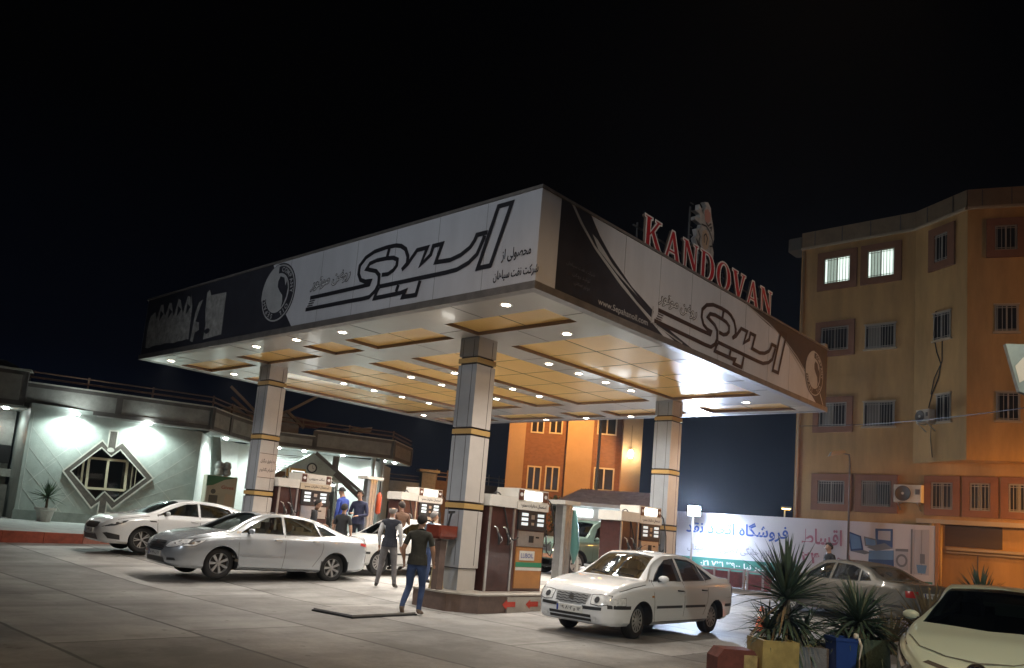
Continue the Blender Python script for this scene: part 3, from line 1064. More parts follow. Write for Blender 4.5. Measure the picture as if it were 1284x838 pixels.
    m.box((mx + wx / 2, D / 2, 2.24), (wx + .04, D, .30), bev=.02)
    top = m.build('top_box', pumpw, t)
    m = MB()
    m.box((mx + wx / 2, -.004, 2.24), (.56, .02, .2))
    m.build('lit_sign', lit if lit_head else pumpw, t)
    for xx in (.1, wx - .1):
        m = MB()
        m.box((mx + xx, -.004, 2.24), (.15, .02, .24))
        cb = m.build('corner_block', maroon2, top)
        m = MB()
        m.cyl((mx + xx, -.014, 2.25), (mx + xx, -.02, 2.25), .045, n=14)
        m.build('badge', white, cb)
    if not lit_head:
        text('header_lettering', 'سلف سرویس', inkD, frame((mx + wx / 2, -.016, 2.24), (1, 0, 0), (0, 0, 1)), width=.5, height=.11, bold=.02, thick=0.003, parent=top, persian=True)
    # hoses arching over the top
    def hose(a, b, peak, low):
        h = MB()
        pts = []
        for i in range(25):
            s = i / 24
            x = a[0] + (b[0] - a[0]) * s
            y = a[1] + (b[1] - a[1]) * s
            z = a[2] + (b[2] - a[2]) * s + peak * math.sin(math.pi * min(1, s * 1.9)) * (1 if s < .53 else 0) - low * math.sin(math.pi * max(0, (s - .53) / .47))
            pts.append((x, y, z))
        h.tube(pts, .016, 8)
        h.build('hose', rubber, t, smooth=True)
    hose((hx * .2, .1, 2.15), (mx - .05, -.14, 1.25), .28, .25)
    hose((mx + .25, .3, 2.36), (mx + wx + .10, -.08, 1.2), .18, .35)
    # cables at the right-hand side with hanging loop
    h = MB()
    h.tube([(mx + wx + .02, .1, 2.3), (mx + wx + .16, .02, 2.1), (mx + wx + .24, -.04, 1.6), (mx + wx + .26, -.05, 1.15), (mx + wx + .15, -.05, .85), (mx + wx + .04, -.03, .95), (mx + wx + .02, 0, 1.35)], .016, 8)
    h.build('hose', rubber, t, smooth=True)
    m = MB()
    m.box((mx + wx + .03, .1, 1.45), (.07, .12, .3))
    m.build('nozzle_holster', blackp, t)
    return t
dispenser(2.62, 3.06, Z1, 'maroon fuel pump with orange door beside the front column on the nearest island')
dispenser(7.45, 3.15, Z1, 'fuel pump with white hood and lit sign rising behind the wavy grilled white saloon', style='maroon')
dispenser(2.62, 10.95, Z2, 'maroon fuel pump with two lettered header boards behind the silver saloon', hx=.62, lit_head=False, style='maroon')
dispenser(6.95, 10.95, Z2, 'fuel pump with tan panels and bright sign beyond the two men by the island', hx=.62, style='tan')

def hose_post(lx, ly, zt, h, label, kind='teal'):
    t = thing('hose_post', label, 'hose post', W(lx, ly, zt), TH, 'steel hose posts on the islands')
    m = MB()
    m.box((0, 0, h / 2), (.34, .30, h), bev=.05)
    for k in (-.1, 0, .1):
        m.box((k, -.155, h / 2), (.025, .02, h - .05))
    m.build('post', steel, t, angle=40)
    m = MB()
    m.box((0, 0, h + .04), (.62, .5, .09), bev=.03)
    m.build('cap', pumpw, t)
    m = MB()
    if kind == 'teal':
        m.tube([(.32, -.05, h - .1), (.34, -.08, h - .5), (.36, -.1, h - 1.0), (.36, -.1, h - 1.35)], [.05, .09, .12, .02], 10)
        m.build('hose_bag', mat('teal_plastic', (0.10, 0.26, 0.25), 0.4), t, smooth=True)
        m = MB()
        m.tube([(.3, -.1, h - 1.1), (.42, -.12, h - 1.0), (.5, -.12, h - 1.3), (.48, -.1, h - 1.9)], .025, 8)
        m.build('hose', pumpw, t, smooth=True)
    else:
        m.tube([(.34, -.05, h - .35), (.34, -.05, h - .45), (.34, -.05, h - .95), (.34, -.05, h - 1.0)], [.03, .085, .085, .05], 12)
        m.build('extinguisher', mat('extinguisher_red', (0.5, 0.07, 0.02), 0.3, coat=.5), t, smooth=True)
        m = MB()
        m.bar((.34, -.05, h - .35), (.34, -.05, h - .02), .03, .03)
        m.build('hanger', blackp, t)
    return t
hose_post(5.55, 3.45, Z1, 1.95, 'steel post with teal hose bag between the two pumps of the nearest island')
hose_post(5.65, 10.9, Z2, 2.2, 'steel post with pale cap and orange extinguisher beside the group of men', 'ext')

# litter bin and red squeegee shelf beside the front column
t = thing('litter_bin', 'tapered white litter bin on a stand under the red shelf at the front column', 'bin', W(1.80, 3.55, Z1), TH + R(8))
m = MB()
m.lathe([(.0, .52), (.115, .52), (.17, .98), (.19, .99), (.19, .97), (.15, .95), (.13, .60), (0, .58)], 4, Matrix.Rotation(R(45), 4, 'Z'))
m.build('bucket', pumpw, t)
m = MB()
for sx_ in (-.1, .1):
    for sy_ in (-.08, .08):
        m.bar((sx_, sy_, 0), (sx_ * .6, sy_ * .6, .53), .035, .03)
m.build('stand', mat('yellowed_stand', (0.45, 0.36, 0.2), 0.5), t)
t = thing('squeegee_shelf', 'dark red tray holding a black squeegee fixed to the side of the front column', 'shelf', W(1.70, 3.42, Z1), TH)
m = MB()
m.box((0, 0, 1.13), (.50, .42, .22), bev=.03)
m.box((0, 0, 1.0), (.42, .36, .04))
m.build('tray', mat('tray_red', (0.17, 0.035, 0.02), 0.3, noise=.3, coat=.4), t)
m = MB()
m.bar((.05, -.1, 1.2), (.1, -.12, 1.5), .03, .03)
m.bar((0, -.16, 1.5), (.22, -.08, 1.52), .03, .05)
m.build('squeegee', blackp, t)
m = MB()
m.box((.0, 0, .48), (.16, .16, .96))
m.build('support', brownst, t)
# loose plate lying on the slabs
t = thing('manhole_plate', 'thin dark-edged steel plate lying on the concrete beside the walking man', 'metal plate', G(-.35, 2.95, 0), TH)
m = MB()
m.box((0, 0, .03), (1.5, .95, .05), R(6))
m.build('plate', mat('plate_grey', (0.26, 0.25, 0.24), 0.6, noise=.3, nscale=5), t)
m = MB()
m.box((0, 0, .015), (1.54, .99, .03), R(6))
m.build('plate_frame', blackp, t)

# =================================================================== LEFT BUILDING
stone = mat('pale_green_stone', (0.36, 0.41, 0.385), 0.45, noise=0.22, nscale=2.0, bump=.15, bscale=25)
groove = mat('pale_groove', (0.52, 0.55, 0.52), 0.6)
dstone = mat('dark_stone_band', (0.12, 0.11, 0.105), 0.5, noise=0.3, nscale=3)
parap = mat('parapet_grey', (0.32, 0.32, 0.30), 0.6, noise=0.3, nscale=2, bump=.2, bscale=20)
lime = mat('edge_stone', (0.55, 0.55, 0.50), 0.5, noise=.2)
wht = mat('white_plaster', (0.62, 0.66, 0.64), 0.6, noise=0.12, nscale=1.5)
W0 = Vector((-17.64, 29.6, 0)); W1_ = Vector((-12.86, 33.5, 0))
wd = (W1_ - W0).normalized()
wa = math.atan2(wd.y, wd.x)
lb = thing('station_building', 'low pale green stone building with deep grey parapet and diamond window behind the white saloon', 'building', (W0.x, W0.y, 0), wa)
MLB = frame((0, 0, 0), (1, 0, 0), (0, 0, 1))
Lw = (W1_ - W0).length
m = MB()
# wall with a diamond opening: ring of quads around the opening outline
inner = [(1.58, 2.4), (2.53, 3.43), (2.92, 3.13), (3.22, 3.43), (4.3, 2.42), (3.28, 1.39), (2.88, 1.74), (2.61, 1.39)]
from mathutils.geometry import tessellate_polygon
rect_ = [(-.0, .2), (Lw + .1, .2), (Lw + .1, 4.75), (0, 4.75)]
tri = tessellate_polygon([[Vector((x, y, 0)) for x, y in rect_], [Vector((x, y, 0)) for x, y in inner]])
allp = rect_ + inner
m.add([(x, 0, z) for x, z in allp], [tuple(q) for q in tri])
for i in range(8):
    a, b = inner[i], inner[(i + 1) % 8]
    m.add([(a[0], 0, a[1]), (b[0], 0, b[1]), (b[0], .25, b[1]), (a[0], .25, a[1])], [(0, 1, 2, 3)])
m.add([(0, 0, .2), (0, 0, 4.75), (0, 8, 4.75), (0, 8, .2)], [(0, 1, 2, 3)])
m.build('wall', stone, lb)
m = MB()
m.box((Lw / 2, -.03, .62), (Lw + .1, .06, .45))
m.build('plinth', mat('plinth_stone', (0.22, 0.25, 0.23), 0.5, noise=.3, nscale=3), lb)
m = MB()
# diagonal joints of the cladding
def dj(x0, z0, x1, z1):
    m.bar((x0, -.002, z0), (x1, -.002, z1), .020, .006, up=(0, 1, 0))
for k in range(5):
    c0 = .15 + k * .42
    z_ = 3.9 - k * .75
    dj(.12, z_, .12 + 1.7 + k * .12, z_ - 1.95 - .1 * k) if z_ > 2.2 else dj(.12, z_, .12 + (z_ - .85) * .87, .85)
for (a, b) in (((.3, 1.9), (1.1, 2.75)), ((.8, 2.6), (2.2, 4.0)), ((1.2, .95), (1.9, 1.75)), ((.9, 4.1), (2.0, 2.95))):
    dj(a[0], a[1], b[0], b[1])
for (a, b) in (((4.35, 2.85), (5.75, 4.1)), ((4.62, 2.45), (6.1, 3.77)), ((4.25, 1.95), (6.1, 3.1)), ((3.75, 1.42), (6.1, 2.95 - .55)), ((3.7, .87), (6.1, 2.32 - .6)), ((3.85, 3.3), (4.7, 4.05)), ((4.0, 1.6), (4.75, .88)), ((4.75, 2.2), (5.9, 1.15))):
    dj(a[0], a[1], b[0], b[1])
dj(.12, .85, .12, 4.4)
m.build('cladding_joint', groove, lb)
outer = [(1.34, 2.38), (2.53, 3.69), (2.74, 3.48), (2.74, 4.1), (3.04, 4.12), (3.04, 3.50), (3.25, 3.72), (4.58, 2.44), (3.23, 1.1), (3.02, 1.33), (3.02, .9), (2.74, .9), (2.74, 1.33), (2.49, 1.09)]
m = MB()
tri = tessellate_polygon([[Vector((x, y, 0)) for x, y in outer], [Vector((x, y, 0)) for x, y in inner]])
allp = outer + inner
m.add([(x, -.06, z) for x, z in allp], [tuple(q) for q in tri])
for lp in (outer, inner):
    for i in range(len(lp)):
        a, b = lp[i], lp[(i + 1) % len(lp)]
        m.add([(a[0], -.06, a[1]), (b[0], -.06, b[1]), (b[0], .0, b[1]), (a[0], .0, a[1])], [(0, 1, 2, 3)])
dw = thing('diamond_window', None, None)
del_ = None
dsur = m.build('window_surround', mat('surround_stone', (0.10, 0.09, 0.08), .45, noise=.4, nscale=6), lb)
bpy.data.objects.remove(dw)
m = MB()
ribbon(m, outer, .055, frame((0, -.06, 0), (1, 0, 0), (0, 0, 1)), .008, closed=True)
ribbon(m, [(x * .985 + .045, z * .985 + .035) for x, z in inner], .045, frame((0, -.06, 0), (1, 0, 0), (0, 0, 1)), .009, closed=True)
m.build('surround_edge', lime, dsur)
m = MB()
flat(m, disc_pts(2.87, 3.36, .13, .09, 18), frame((0, -.06, 0), (1, 0, 0), (0, 0, 1)), .012)
m.build('oval_plaque', lime, dsur)
wf = MB()
goldf = mat('gold_frame', (0.50, 0.46, 0.33), .4, .2)
q = [(2.2, 2.98), (3.57, 3.0), (3.62, 1.86), (2.24, 1.83)]
for i in range(4):
    a, b = q[i], q[(i + 1) % 4]
    wf.bar((a[0], .10, a[1]), (b[0], .10, b[1]), .09, .05, up=(0, 1, 0))
wf.bar((2.88, .10, 2.99), (2.92, .10, 1.84), .08, .06, up=(0, 1, 0))
for xx in (2.02, 3.80, 2.05, 3.95):
    wf.bar((xx, .12, 2.9), (xx + .02, .12, 1.95), .035, .03, up=(0, 1, 0))
wfo = wf.build('window_frame', goldf, lb)
m = MB()
flat(m, inner, frame((0, .16, 0), (1, 0, 0), (0, 0, 1)), 0)
m.build('window_pane', glass('window_glass', (.35, .33, .3), .3), wfo)
m = MB()
m.add([(1.4, 1.3, 1.2), (4.5, 1.3, 1.2), (4.5, 1.3, 3.6), (1.4, 1.3, 3.6)], [(0, 1, 2, 3)])
m.add([(1.4, .26, 1.2), (1.4, 1.3, 1.2), (1.4, 1.3, 3.6), (1.4, .26, 3.6)], [(0, 1, 2, 3)], 1)
m.add([(4.5, .26, 1.2), (4.5, 1.3, 1.2), (4.5, 1.3, 3.6), (4.5, .26, 3.6)], [(0, 1, 2, 3)], 1)
for k, (x0, x1) in enumerate(((1.7, 2.15), (3.55, 4.1))):
    for j in range(4):
        m.prism([(x0 + j * .12, .5, 1.4), (x0 + j * .12 + .08, .5, 1.4), (x0 + j * .12 + .08, .5, 3.1), (x0 + j * .12, .5, 3.1)], (0, .03, 0), 2)
m.build('room_behind_window', [mat('dark_room', (0.05, 0.05, 0.05), .8), mat('room_brown', (0.22, 0.1, 0.06), .7, noise=.4, nscale=4), mat('curtain', (.45, .38, .3), .8)], lb)
# parapet along a plan polyline (world) -> local
inv = Matrix.Translation((W0.x, W0.y, 0)) @ Matrix.Rotation(wa, 4, 'Z')
inv = inv.inverted()
PP = [(-22.5, 27.6), (-12.22, 32.9), (-12.40, 35.1), (-12.09, 37.3), (-5.82, 40.6), (-5.45, 44.5)]
# plan of the fascia; the chamfer steps back after the corner
PP = [(-24.5, 26.6), (-12.22, 32.9), (-12.15, 35.0), (-11.9, 37.4), (-5.82, 40.6), (-5.35, 44.5)]
PL = [(inv @ Vector((x, y, 0))) for x, y in PP]
m = MB(); mb2 = MB(); mcap = MB(); mrail = MB(); msof = MB()
for i in range(len(PL) - 1):
    a, b = PL[i], PL[i + 1]
    d = (b - a).normalized()
    nrm = Vector((-d.y, d.x, 0))
    zt_ = 5.52
    segs = [(a, b, zt_)]
    if i == 3:
        c = a + (b - a) * .42
        segs = [(a, c, 5.22), (c, b, 5.52)]
    for a_, b_, z1 in segs:
        n0 = [a_, b_, b_ + nrm * .3, a_ + nrm * .3]
        m.prism([(p.x, p.y, 4.62) for p in n0], (0, 0, z1 - 4.62))
        o_ = -nrm * .03
        for zz, hh in ((4.62, .16), (z1 - .14, .14)):
            e4 = [a_ + o_, b_ + o_, b_ + nrm * .1, a_ + nrm * .1]
            mb2.prism([(p.x, p.y, zz - .003) for p in e4], (0, 0, hh))
        ln = (b_ - a_).length
        k = max(1, int(ln / 3.0))
        for j in range(k + 1):
            c = a_ + (b_ - a_) * (j / k)
            c2 = c + o_ * 1.05
            mb2.box((c2.x, c2.y, (4.62 + z1) / 2), (.22, .05, z1 - 4.62 - .02), math.atan2(d.y, d.x))
        e4 = [a_ + o_ * 2, b_ + o_ * 2, b_ + nrm * .32, a_ + nrm * .32]
        mcap.prism([(p.x, p.y, z1) for p in e4], (0, 0, .05))
    # rail
    for zz, rr_ in ((5.66, .05), (5.86, .035)):
        mrail.bar((a.x, a.y + .1, zz + .1), (b.x, b.y + .1, zz + .1), rr_ * 1.6, rr_ * 1.4)
    k = max(1, int((b - a).length / 2.2))
    for j in range(k):
        c = a + (b - a) * (j / k)
        mrail.box((c.x, c.y + .1, 5.78), (.06, .06, .5))
    e4 = [a, b, b + nrm * 3.0, a + nrm * 3.0]
    msof.prism([(p.x, p.y, 4.56) for p in e4], (0, 0, .055))
m.build('parapet', parap, lb)
mb2.build('parapet_band', dstone, lb)
mcap.build('coping', lime, lb)
mrail.build('roof_rail', mat('rail_brown', (0.16, 0.10, 0.07), .5, noise=.3), lb)
msof.build('soffit', mat('soffit_white', (0.50, 0.53, 0.52), .5), lb)
# pedestal block at the left end of the parapet
pb = inv @ Vector((-18.9, 29.35, 0))
m = MB()
m.box((pb.x, pb.y + .3, 5.25), (2.1, .9, 1.28), -R(14))
m.box((pb.x, pb.y - .16, 5.27), (1.5, .05, .95), -R(14), mi=1)
m.box((pb.x, pb.y + .3, 5.93), (2.25, 1.0, .08), -R(14), mi=2)
m.build('corner_pedestal', [dstone, parap, lime], lb)
m = MB()
m.prism([(pb.x - .9, pb.y + .2, 5.97), (pb.x + .4, pb.y + .2, 6.05), (pb.x + .9, pb.y + .2, 5.97), (pb.x + .2, pb.y + .2, 6.25), (pb.x - .6, pb.y + .2, 6.27)], (0, .5, 0))
m.build('covered_tank', mat('tarp', (0.12, 0.13, 0.13), .8, noise=.4), lb)
# set-back walls right of the corner: follow the parapet line 1.6 m behind
m = MB()
back = [(-12.86, 33.5), (-13.6, 36.9), (-12.9, 38.7), (-6.9, 42.0), (-6.9, 48)]
BL = [inv @ Vector((x, y, 0)) for x, y in back]
for i in range(len(BL) - 1):
    a, b = BL[i], BL[i + 1]
    m.add([(a.x, a.y, .2), (b.x, b.y, .2), (b.x, b.y, 4.6), (a.x, a.y, 4.6)], [(0, 1, 2, 3)])
m.build('porch_wall', wht, lb)
# wooden shutter / green door and screens inside the porch, gable with clock, brown diagonal and white posts
def wpt(x, y, z):
    p = inv @ Vector((x, y, 0))
    return Vector((p.x, p.y, z))
m = MB()
g0, g1 = Vector((-11.2, 38.6, 0)), Vector((-7.9, 40.3, 0))
gdir = (g1 - g0).normalized()
def gp(s, z, o=0.0):
    p = g0 + gdir * s + Vector((gdir.y, -gdir.x, 0)) * o
    return wpt(p.x, p.y, z)
m.prism([gp(0.0, 3.2), gp(3.7, 3.3), gp(1.85, 4.5)], (inv.to_3x3() @ Vector((gdir.y * .25, -gdir.x * .25, 0))))
gb = m.build('gable', stone, lb)
m = MB()
MGc = gp(1.85, 3.75, .27)
nrm = (inv.to_3x3() @ Vector((gdir.y, -gdir.x, 0))).normalized()
ux = (inv.to_3x3() @ Vector((gdir.x, gdir.y, 0))).normalized()
MC = frame(MGc, ux, (0, 0, 1))
m.lathe([(.17, 0), (.21, .01), (.23, .03), (.25, .01), (.25, 0)], 28, MC)
flat(m, disc_pts(0, 0, .18, .18, 28), MC, .004, 1)
ck = m.build('clock', [blackp, pumpw], lb)
m = MB()
m.bar(MC @ Vector((0, 0, .01)), MC @ Vector((.02, .13, .01)), .015, .008, up=nrm)
m.bar(MC @ Vector((0, 0, .01)), MC @ Vector((.09, -.03, .01)), .02, .008, up=nrm)
m.build('clock_hand', blackp, ck)
m = MB()
for k in range(9):
    s = .05 - k * .02
    m.bar(gp(-.4 + .02 * k, 3.3 + k * .11, .1), gp(1.0 + .09 * k, 3.72 + k * .07, .1), .035, .05)
m.build('louvre', dstone, lb)
m = MB()
m.bar(gp(1.95, 4.5, .3), gp(4.3, 2.9, .3), .16, .05, up=nrm)
m.bar(gp(3.0, 4.45, .2), gp(3.0, 3.5, .2), .30, .08, up=nrm)
m.bar(gp(3.0, 3.6, .22), gp(4.6, 2.4, .22), .24, .08, up=nrm)
m.build('wall_band', dstone, lb)
m = MB()
for s in (-.2, .9, 2.1, 3.2):
    m.box(gp(s, 1.9, .05), (.1, .12, 2.8))
m.box(gp(1.5, 3.22, .12), (3.9, .14, .14), math.atan2(ux.y, ux.x))
m.build('shop_front_frame', lime, lb)
m = MB()
m.add([gp(-.2, .5, .0), gp(3.3, .5, .0), gp(3.3, 3.2, .0), gp(-.2, 3.2, .0)], [(0, 1, 2, 3)])
sg_ = m.build('shop_window', mat('shop_glass', (0.10, 0.10, 0.09), .15, noise=.5, nscale=3), lb)
for k in range(3):
    for r2 in range(4):
        m = MB()
        m.box(gp(.25 + k * 1.1, .9 + r2 * .55, .12), (.85, .18, .03), math.atan2(ux.y, ux.x))
        for j in range(7):
            m.box(gp(-.1 + k * 1.1 + j * .115, 1.04 + r2 * .55, .12), (.08, .1, .24), math.atan2(ux.y, ux.x), mi=1 + (j * 3 + k + r2) % 4)
        m.build('shelf_of_oil_cans', [lime, maroon2, greenb, mat('can_yellow', (.6, .4, .05), .4), pumpw], lb)
m = MB()
m.box(gp(1.5, 3.02, .14), (3.2, .10, .10), math.atan2(ux.y, ux.x))
m.build('shop_light', emis('cold_tube', (.9, 1, .97), 6), lb)
m = MB()
m.cyl((*wpt(-6.7, 40.4, .3).xy, .3), (*wpt(-6.7, 40.4, .3).xy, 4.6), .11, n=16)
m.build('porch_post', wht, lb, smooth=True)
m = MB()
m.cyl((*wpt(-6.3, 40.55, .3).xy, .3), (*wpt(-6.3, 40.55, .3).xy, 4.6), .11, n=16)
m.build('porch_post', wht, lb, smooth=True)
# bent wall slab standing in the porch beside the corner (pinkish edge), as a raking buttress
m = MB()
m.prism([wpt(-12.75, 34.1, .3), wpt(-12.75, 34.1, 1.2), wpt(-12.5, 34.4, 2.6), wpt(-12.9, 34.9, 4.5), wpt(-12.6, 35.0, 4.5), wpt(-12.0, 34.3, 2.5), wpt(-12.35, 34.2, .3)], inv.to_3x3() @ Vector((.12, -.12, 0)))
m.build('raking_buttress', stone, lb)
pl_ = mat('pinkish_beam', (0.42, 0.35, 0.33), .5)
m = MB()
m.bar(wpt(-10.95, 35.6, 2.2), wpt(-9.9, 36.3, 3.2), .16, .16)
m.bar(wpt(-9.9, 36.3, 3.2), wpt(-9.3, 36.7, 3.2), .16, .16)
m.bar(wpt(-11.1, 35.5, 1.8), wpt(-10.2, 36.1, .6), .08, .08)
m.build('kiosk_beam', pl_, lb)
m = MB()
for (x, y) in ((-10.95, 35.6), (-10.25, 36.05), (-9.75, 36.4)):
    m.bar(wpt(x, y, .4), wpt(x, y, 3.0), .07, .07)
m.build('kiosk_post', mat('ochre', (0.55, 0.33, 0.08), .5), lb)
# roof clutter: open gables and dark sheets above the low part of the parapet
m = MB()
def rp_(s, z, o=-.4):
    a = Vector((-11.9, 37.4, 0)); b = Vector((-5.82, 40.6, 0))
    d = (b - a).normalized()
    p = a + d * s + Vector((d.y, -d.x, 0)) * o
    return wpt(p.x, p.y, z)
gp_st = [(-1.2, 6.5), (-.1, 5.75), (0.35, 5.45), (.35, 5.25)]
for pts in ([(-1.2, 7.1), (.45, 5.75), (.42, 5.25)], [(.45, 5.75), (1.6, 6.35), (2.95, 7.3), (2.6, 7.75)], [(-1.1, 6.6), (-.05, 5.85), (-.1, 5.25)], [(.62, 5.25), (.72, 5.75), (1.5, 6.32), (2.4, 5.65)]):
    for a, b in zip(pts[:-1], pts[1:]):
        m.bar(rp_(*a), rp_(*b), .09, .12)
m.build('roof_gable_frame', mat('rail_tan', (0.22, 0.17, 0.12), .5), lb)
m = MB()
m.prism([rp_(.8, 5.3, -.6), rp_(.8, 5.8, -.6), rp_(1.5, 6.25, -.6), rp_(2.2, 5.7, -.6), rp_(2.2, 5.3, -.6)], inv.to_3x3() @ Vector((-.3, .6, 0)))
m.prism([rp_(-1.5, 5.3, -.6), rp_(-1.5, 6.0, -.6), rp_(-.9, 6.3, -.6), rp_(.2, 5.6, -.6), rp_(.2, 5.3, -.6)], inv.to_3x3() @ Vector((-.3, .6, 0)))
m.build('roof_gable', parap, lb)
m = MB()
m.prism([rp_(1.8, 6.2, -.9), rp_(3.8, 6.0, -.9), rp_(3.2, 5.75, -.9), rp_(2.3, 5.7, -.9)], inv.to_3x3() @ Vector((-.3, .6, 0)))
m.build('roof_sheet', mat('rust_sheet', (0.16, 0.06, 0.05), .7, noise=.4), lb)
m = MB()
m.prism([rp_(4.3, 5.85, -.7), rp_(5.9, 6.15, -.7), rp_(5.85, 5.9, -.7), rp_(5.3, 5.75, -.7)], inv.to_3x3() @ Vector((-.2, .4, 0)))
m.build('roof_dish', mat('dish_grey', (0.35, 0.37, 0.38), .5), lb)
# left of the corner: set-back bay with an orange lit panel
m = MB()
m.box((-2.8, 2.5, 2.5), (5.4, .2, 4.4))
m.box((-1.2, 2.3, 2.15), (2.6, .3, .3), mi=1)
m.box((-1.9, 1.9, 1.0), (3.6, .3, 1.4), mi=1)
m.box((-1.2, 2.35, 2.85), (2.2, .12, .7), mi=2)
m.build('side_bay', [parap, lime, blackp], lb)
m = MB()
m.box((-1.9, 2.3, 3.7), (2.6, .08, .42))
m.build('side_window', emis('orange_window', (1.0, .30, .05), .55), lb)
# wall lamps
wl_ = emis('cold_lens', (0.9, 1.0, 0.96), 60)
for (sx_, zz) in ((1.41, 4.5), (3.98, 4.5)):
    e = MB()
    e.lathe([(0, 0), (.13, .005), (.14, .05)], 18, Matrix.Translation((sx_, -.42, zz)))
    e.build('soffit_lamp', wl_, lb)
    spot('soffit_lamp_light', (sx_, -.42, zz - .03), (sx_, -.12, 0), 420, (.86, 1.0, .93), 165, .5, .1, lb)
for (x, y, pw) in ((-12.6, 35.9, 260), (-11.0, 38.6, 300), (-9.9, 39.2, 330), (-8.2, 40.1, 280), (-6.3, 41.3, 240), (-5.9, 42.2, 160), (-19.0, 30.3, 50)):
    q = wpt(x, y, 4.5)
    e = MB()
    e.lathe([(0, 0), (.09, .005), (.10, .05)], 16, Matrix.Translation(q))
    e.build('soffit_lamp', wl_, lb)
    spot('soffit_lamp_light', q - Vector((0, 0, .04)), q - Vector((0, 0, 3)), pw, (.88, 1.0, .95), 165, .5, .08, lb)

# things in the porch
def poster_stand(name, label, x, y, z0, w, h, rz, cat):
    t = thing(name, label, cat, (x, y, z0), rz)
    return t
t = thing('display_cabinet', 'tall beige and green oil display cabinet with bagged goods on top in the porch', 'cabinet', (-11.75, 33.5, KZ), R(35))
m = MB()
m.box((0, 0, 1.15), (1.25, .5, 2.3), bev=.04)
m.build('cabinet_body', mat('cabinet_beige', (0.44, 0.42, 0.34), .45, noise=.15, nscale=2), t)
MF = frame((0, -.256, 0), (1, 0, 0), (0, 0, 1))
m = MB()
flat(m, [(-.6, 2.28), (.6, 2.28), (.1, 2.15), (-.35, 1.9), (-.6, 1.85)], MF, .002)
m.build('cabinet_print', mat('cabinet_green', (0.03, 0.16, 0.07), .4), t)
m = MB()
flat(m, [(-.45, 1.1), (-.1, 1.1), (-.1, 1.5), (-.45, 1.5)], MF, .002)
flat(m, disc_pts(-.3, 1.65, .1, .1, 16), MF, .002)
m.build('cabinet_print', mat('cabinet_dark', (0.07, 0.07, 0.06), .4), t)
m = MB()
flat(m, [(.15, 1.0), (.5, 1.05), (.52, 1.55), (.2, 1.6)], MF, .002)
m.build('cabinet_print', tan, t)
text('cabinet_lettering', 'Gives', mat('cabinet_red', (0.3, 0.05, 0.03), .5), MF @ Matrix.Translation((.25, 1.85, 0)), width=.5, height=.14, bold=.02, parent=t)
m = MB()
for k in range(4):
    m.lathe([(0, 0), (.16, .03), (.2, .15), (.15, .3), (.05, .36)], 12, Matrix.Translation((-.1 + (k % 2) * .3, .05 * (k // 2), 2.3 + .25 * (k // 2))))
m.build('wrapped_goods', mat('plastic_bag', (0.4, 0.42, 0.4), .3, noise=.5, nscale=9), t, smooth=True)

t = thing('notice_board', 'brown board with white flower badge standing in the bright porch', 'notice board', (-9.75, 34.2, KZ), R(38))
m = MB()
m.prism([(-.55, 0, .3), (.45, 0, .3), (.45, 0, 2.75), (.2, 0, 2.75), (-.55, 0, 2.1)], (0, .06, 0))
m.build('board', mat('board_brown', (0.07, 0.035, 0.02), .4), t)
m = MB()
fl = []
for i in range(40):
    a = 2 * math.pi * i / 40
    r_ = .24 + .025 * math.cos(8 * a)
    fl.append((r_ * math.cos(a), 1.75 + r_ * math.sin(a)))
flat(m, fl, frame((-.05, -.004, 0), (1, 0, 0), (0, 0, 1)), .001)
m.build('badge', pumpw, t)
m = MB()
ribbon(m, disc_pts(0, 1.75, .12, .12, 16), .03, frame((-.05, -.006, 0), (1, 0, 0), (0, 0, 1)), .003, closed=True)
flat(m, [(-.04, 1.7), (.04, 1.7), (0, 1.82)], frame((-.05, -.006, 0), (1, 0, 0), (0, 0, 1)), .003)
m.build('badge_mark', maroon2, t)
m = MB()
m.bar((.52, -.02, .3), (.52, -.02, 2.9), .07, .07)
m.build('edge_post', mat('ochre', (0.55, 0.33, 0.08), .5), t)
t = thing('lit_poster', 'bright white and yellow lit poster panel next to the left column', 'poster', (-8.95, 34.8, KZ), R(38))
m = MB()
m.box((0, .05, 1.7), (.7, .1, 2.5))
m.build('poster_box', mat('ochre', (0.55, 0.33, 0.08), .5), t)
m = MB()
m.box((0, -.01, 1.9), (.58, .02, 1.9))
m.build('poster_face', emis('poster_white', (0.95, 1.0, 0.97), 1.2), t)
m = MB()
m.box((0, -.03, 1.0), (.5, .02, .35))
m.build('poster_block', mat('poster_yellow', (0.8, 0.5, 0.03), .4), t)
m = MB()
m.box((0, -.03, 2.7), (.5, .02, .22))
m.build('poster_block', greenb, t)

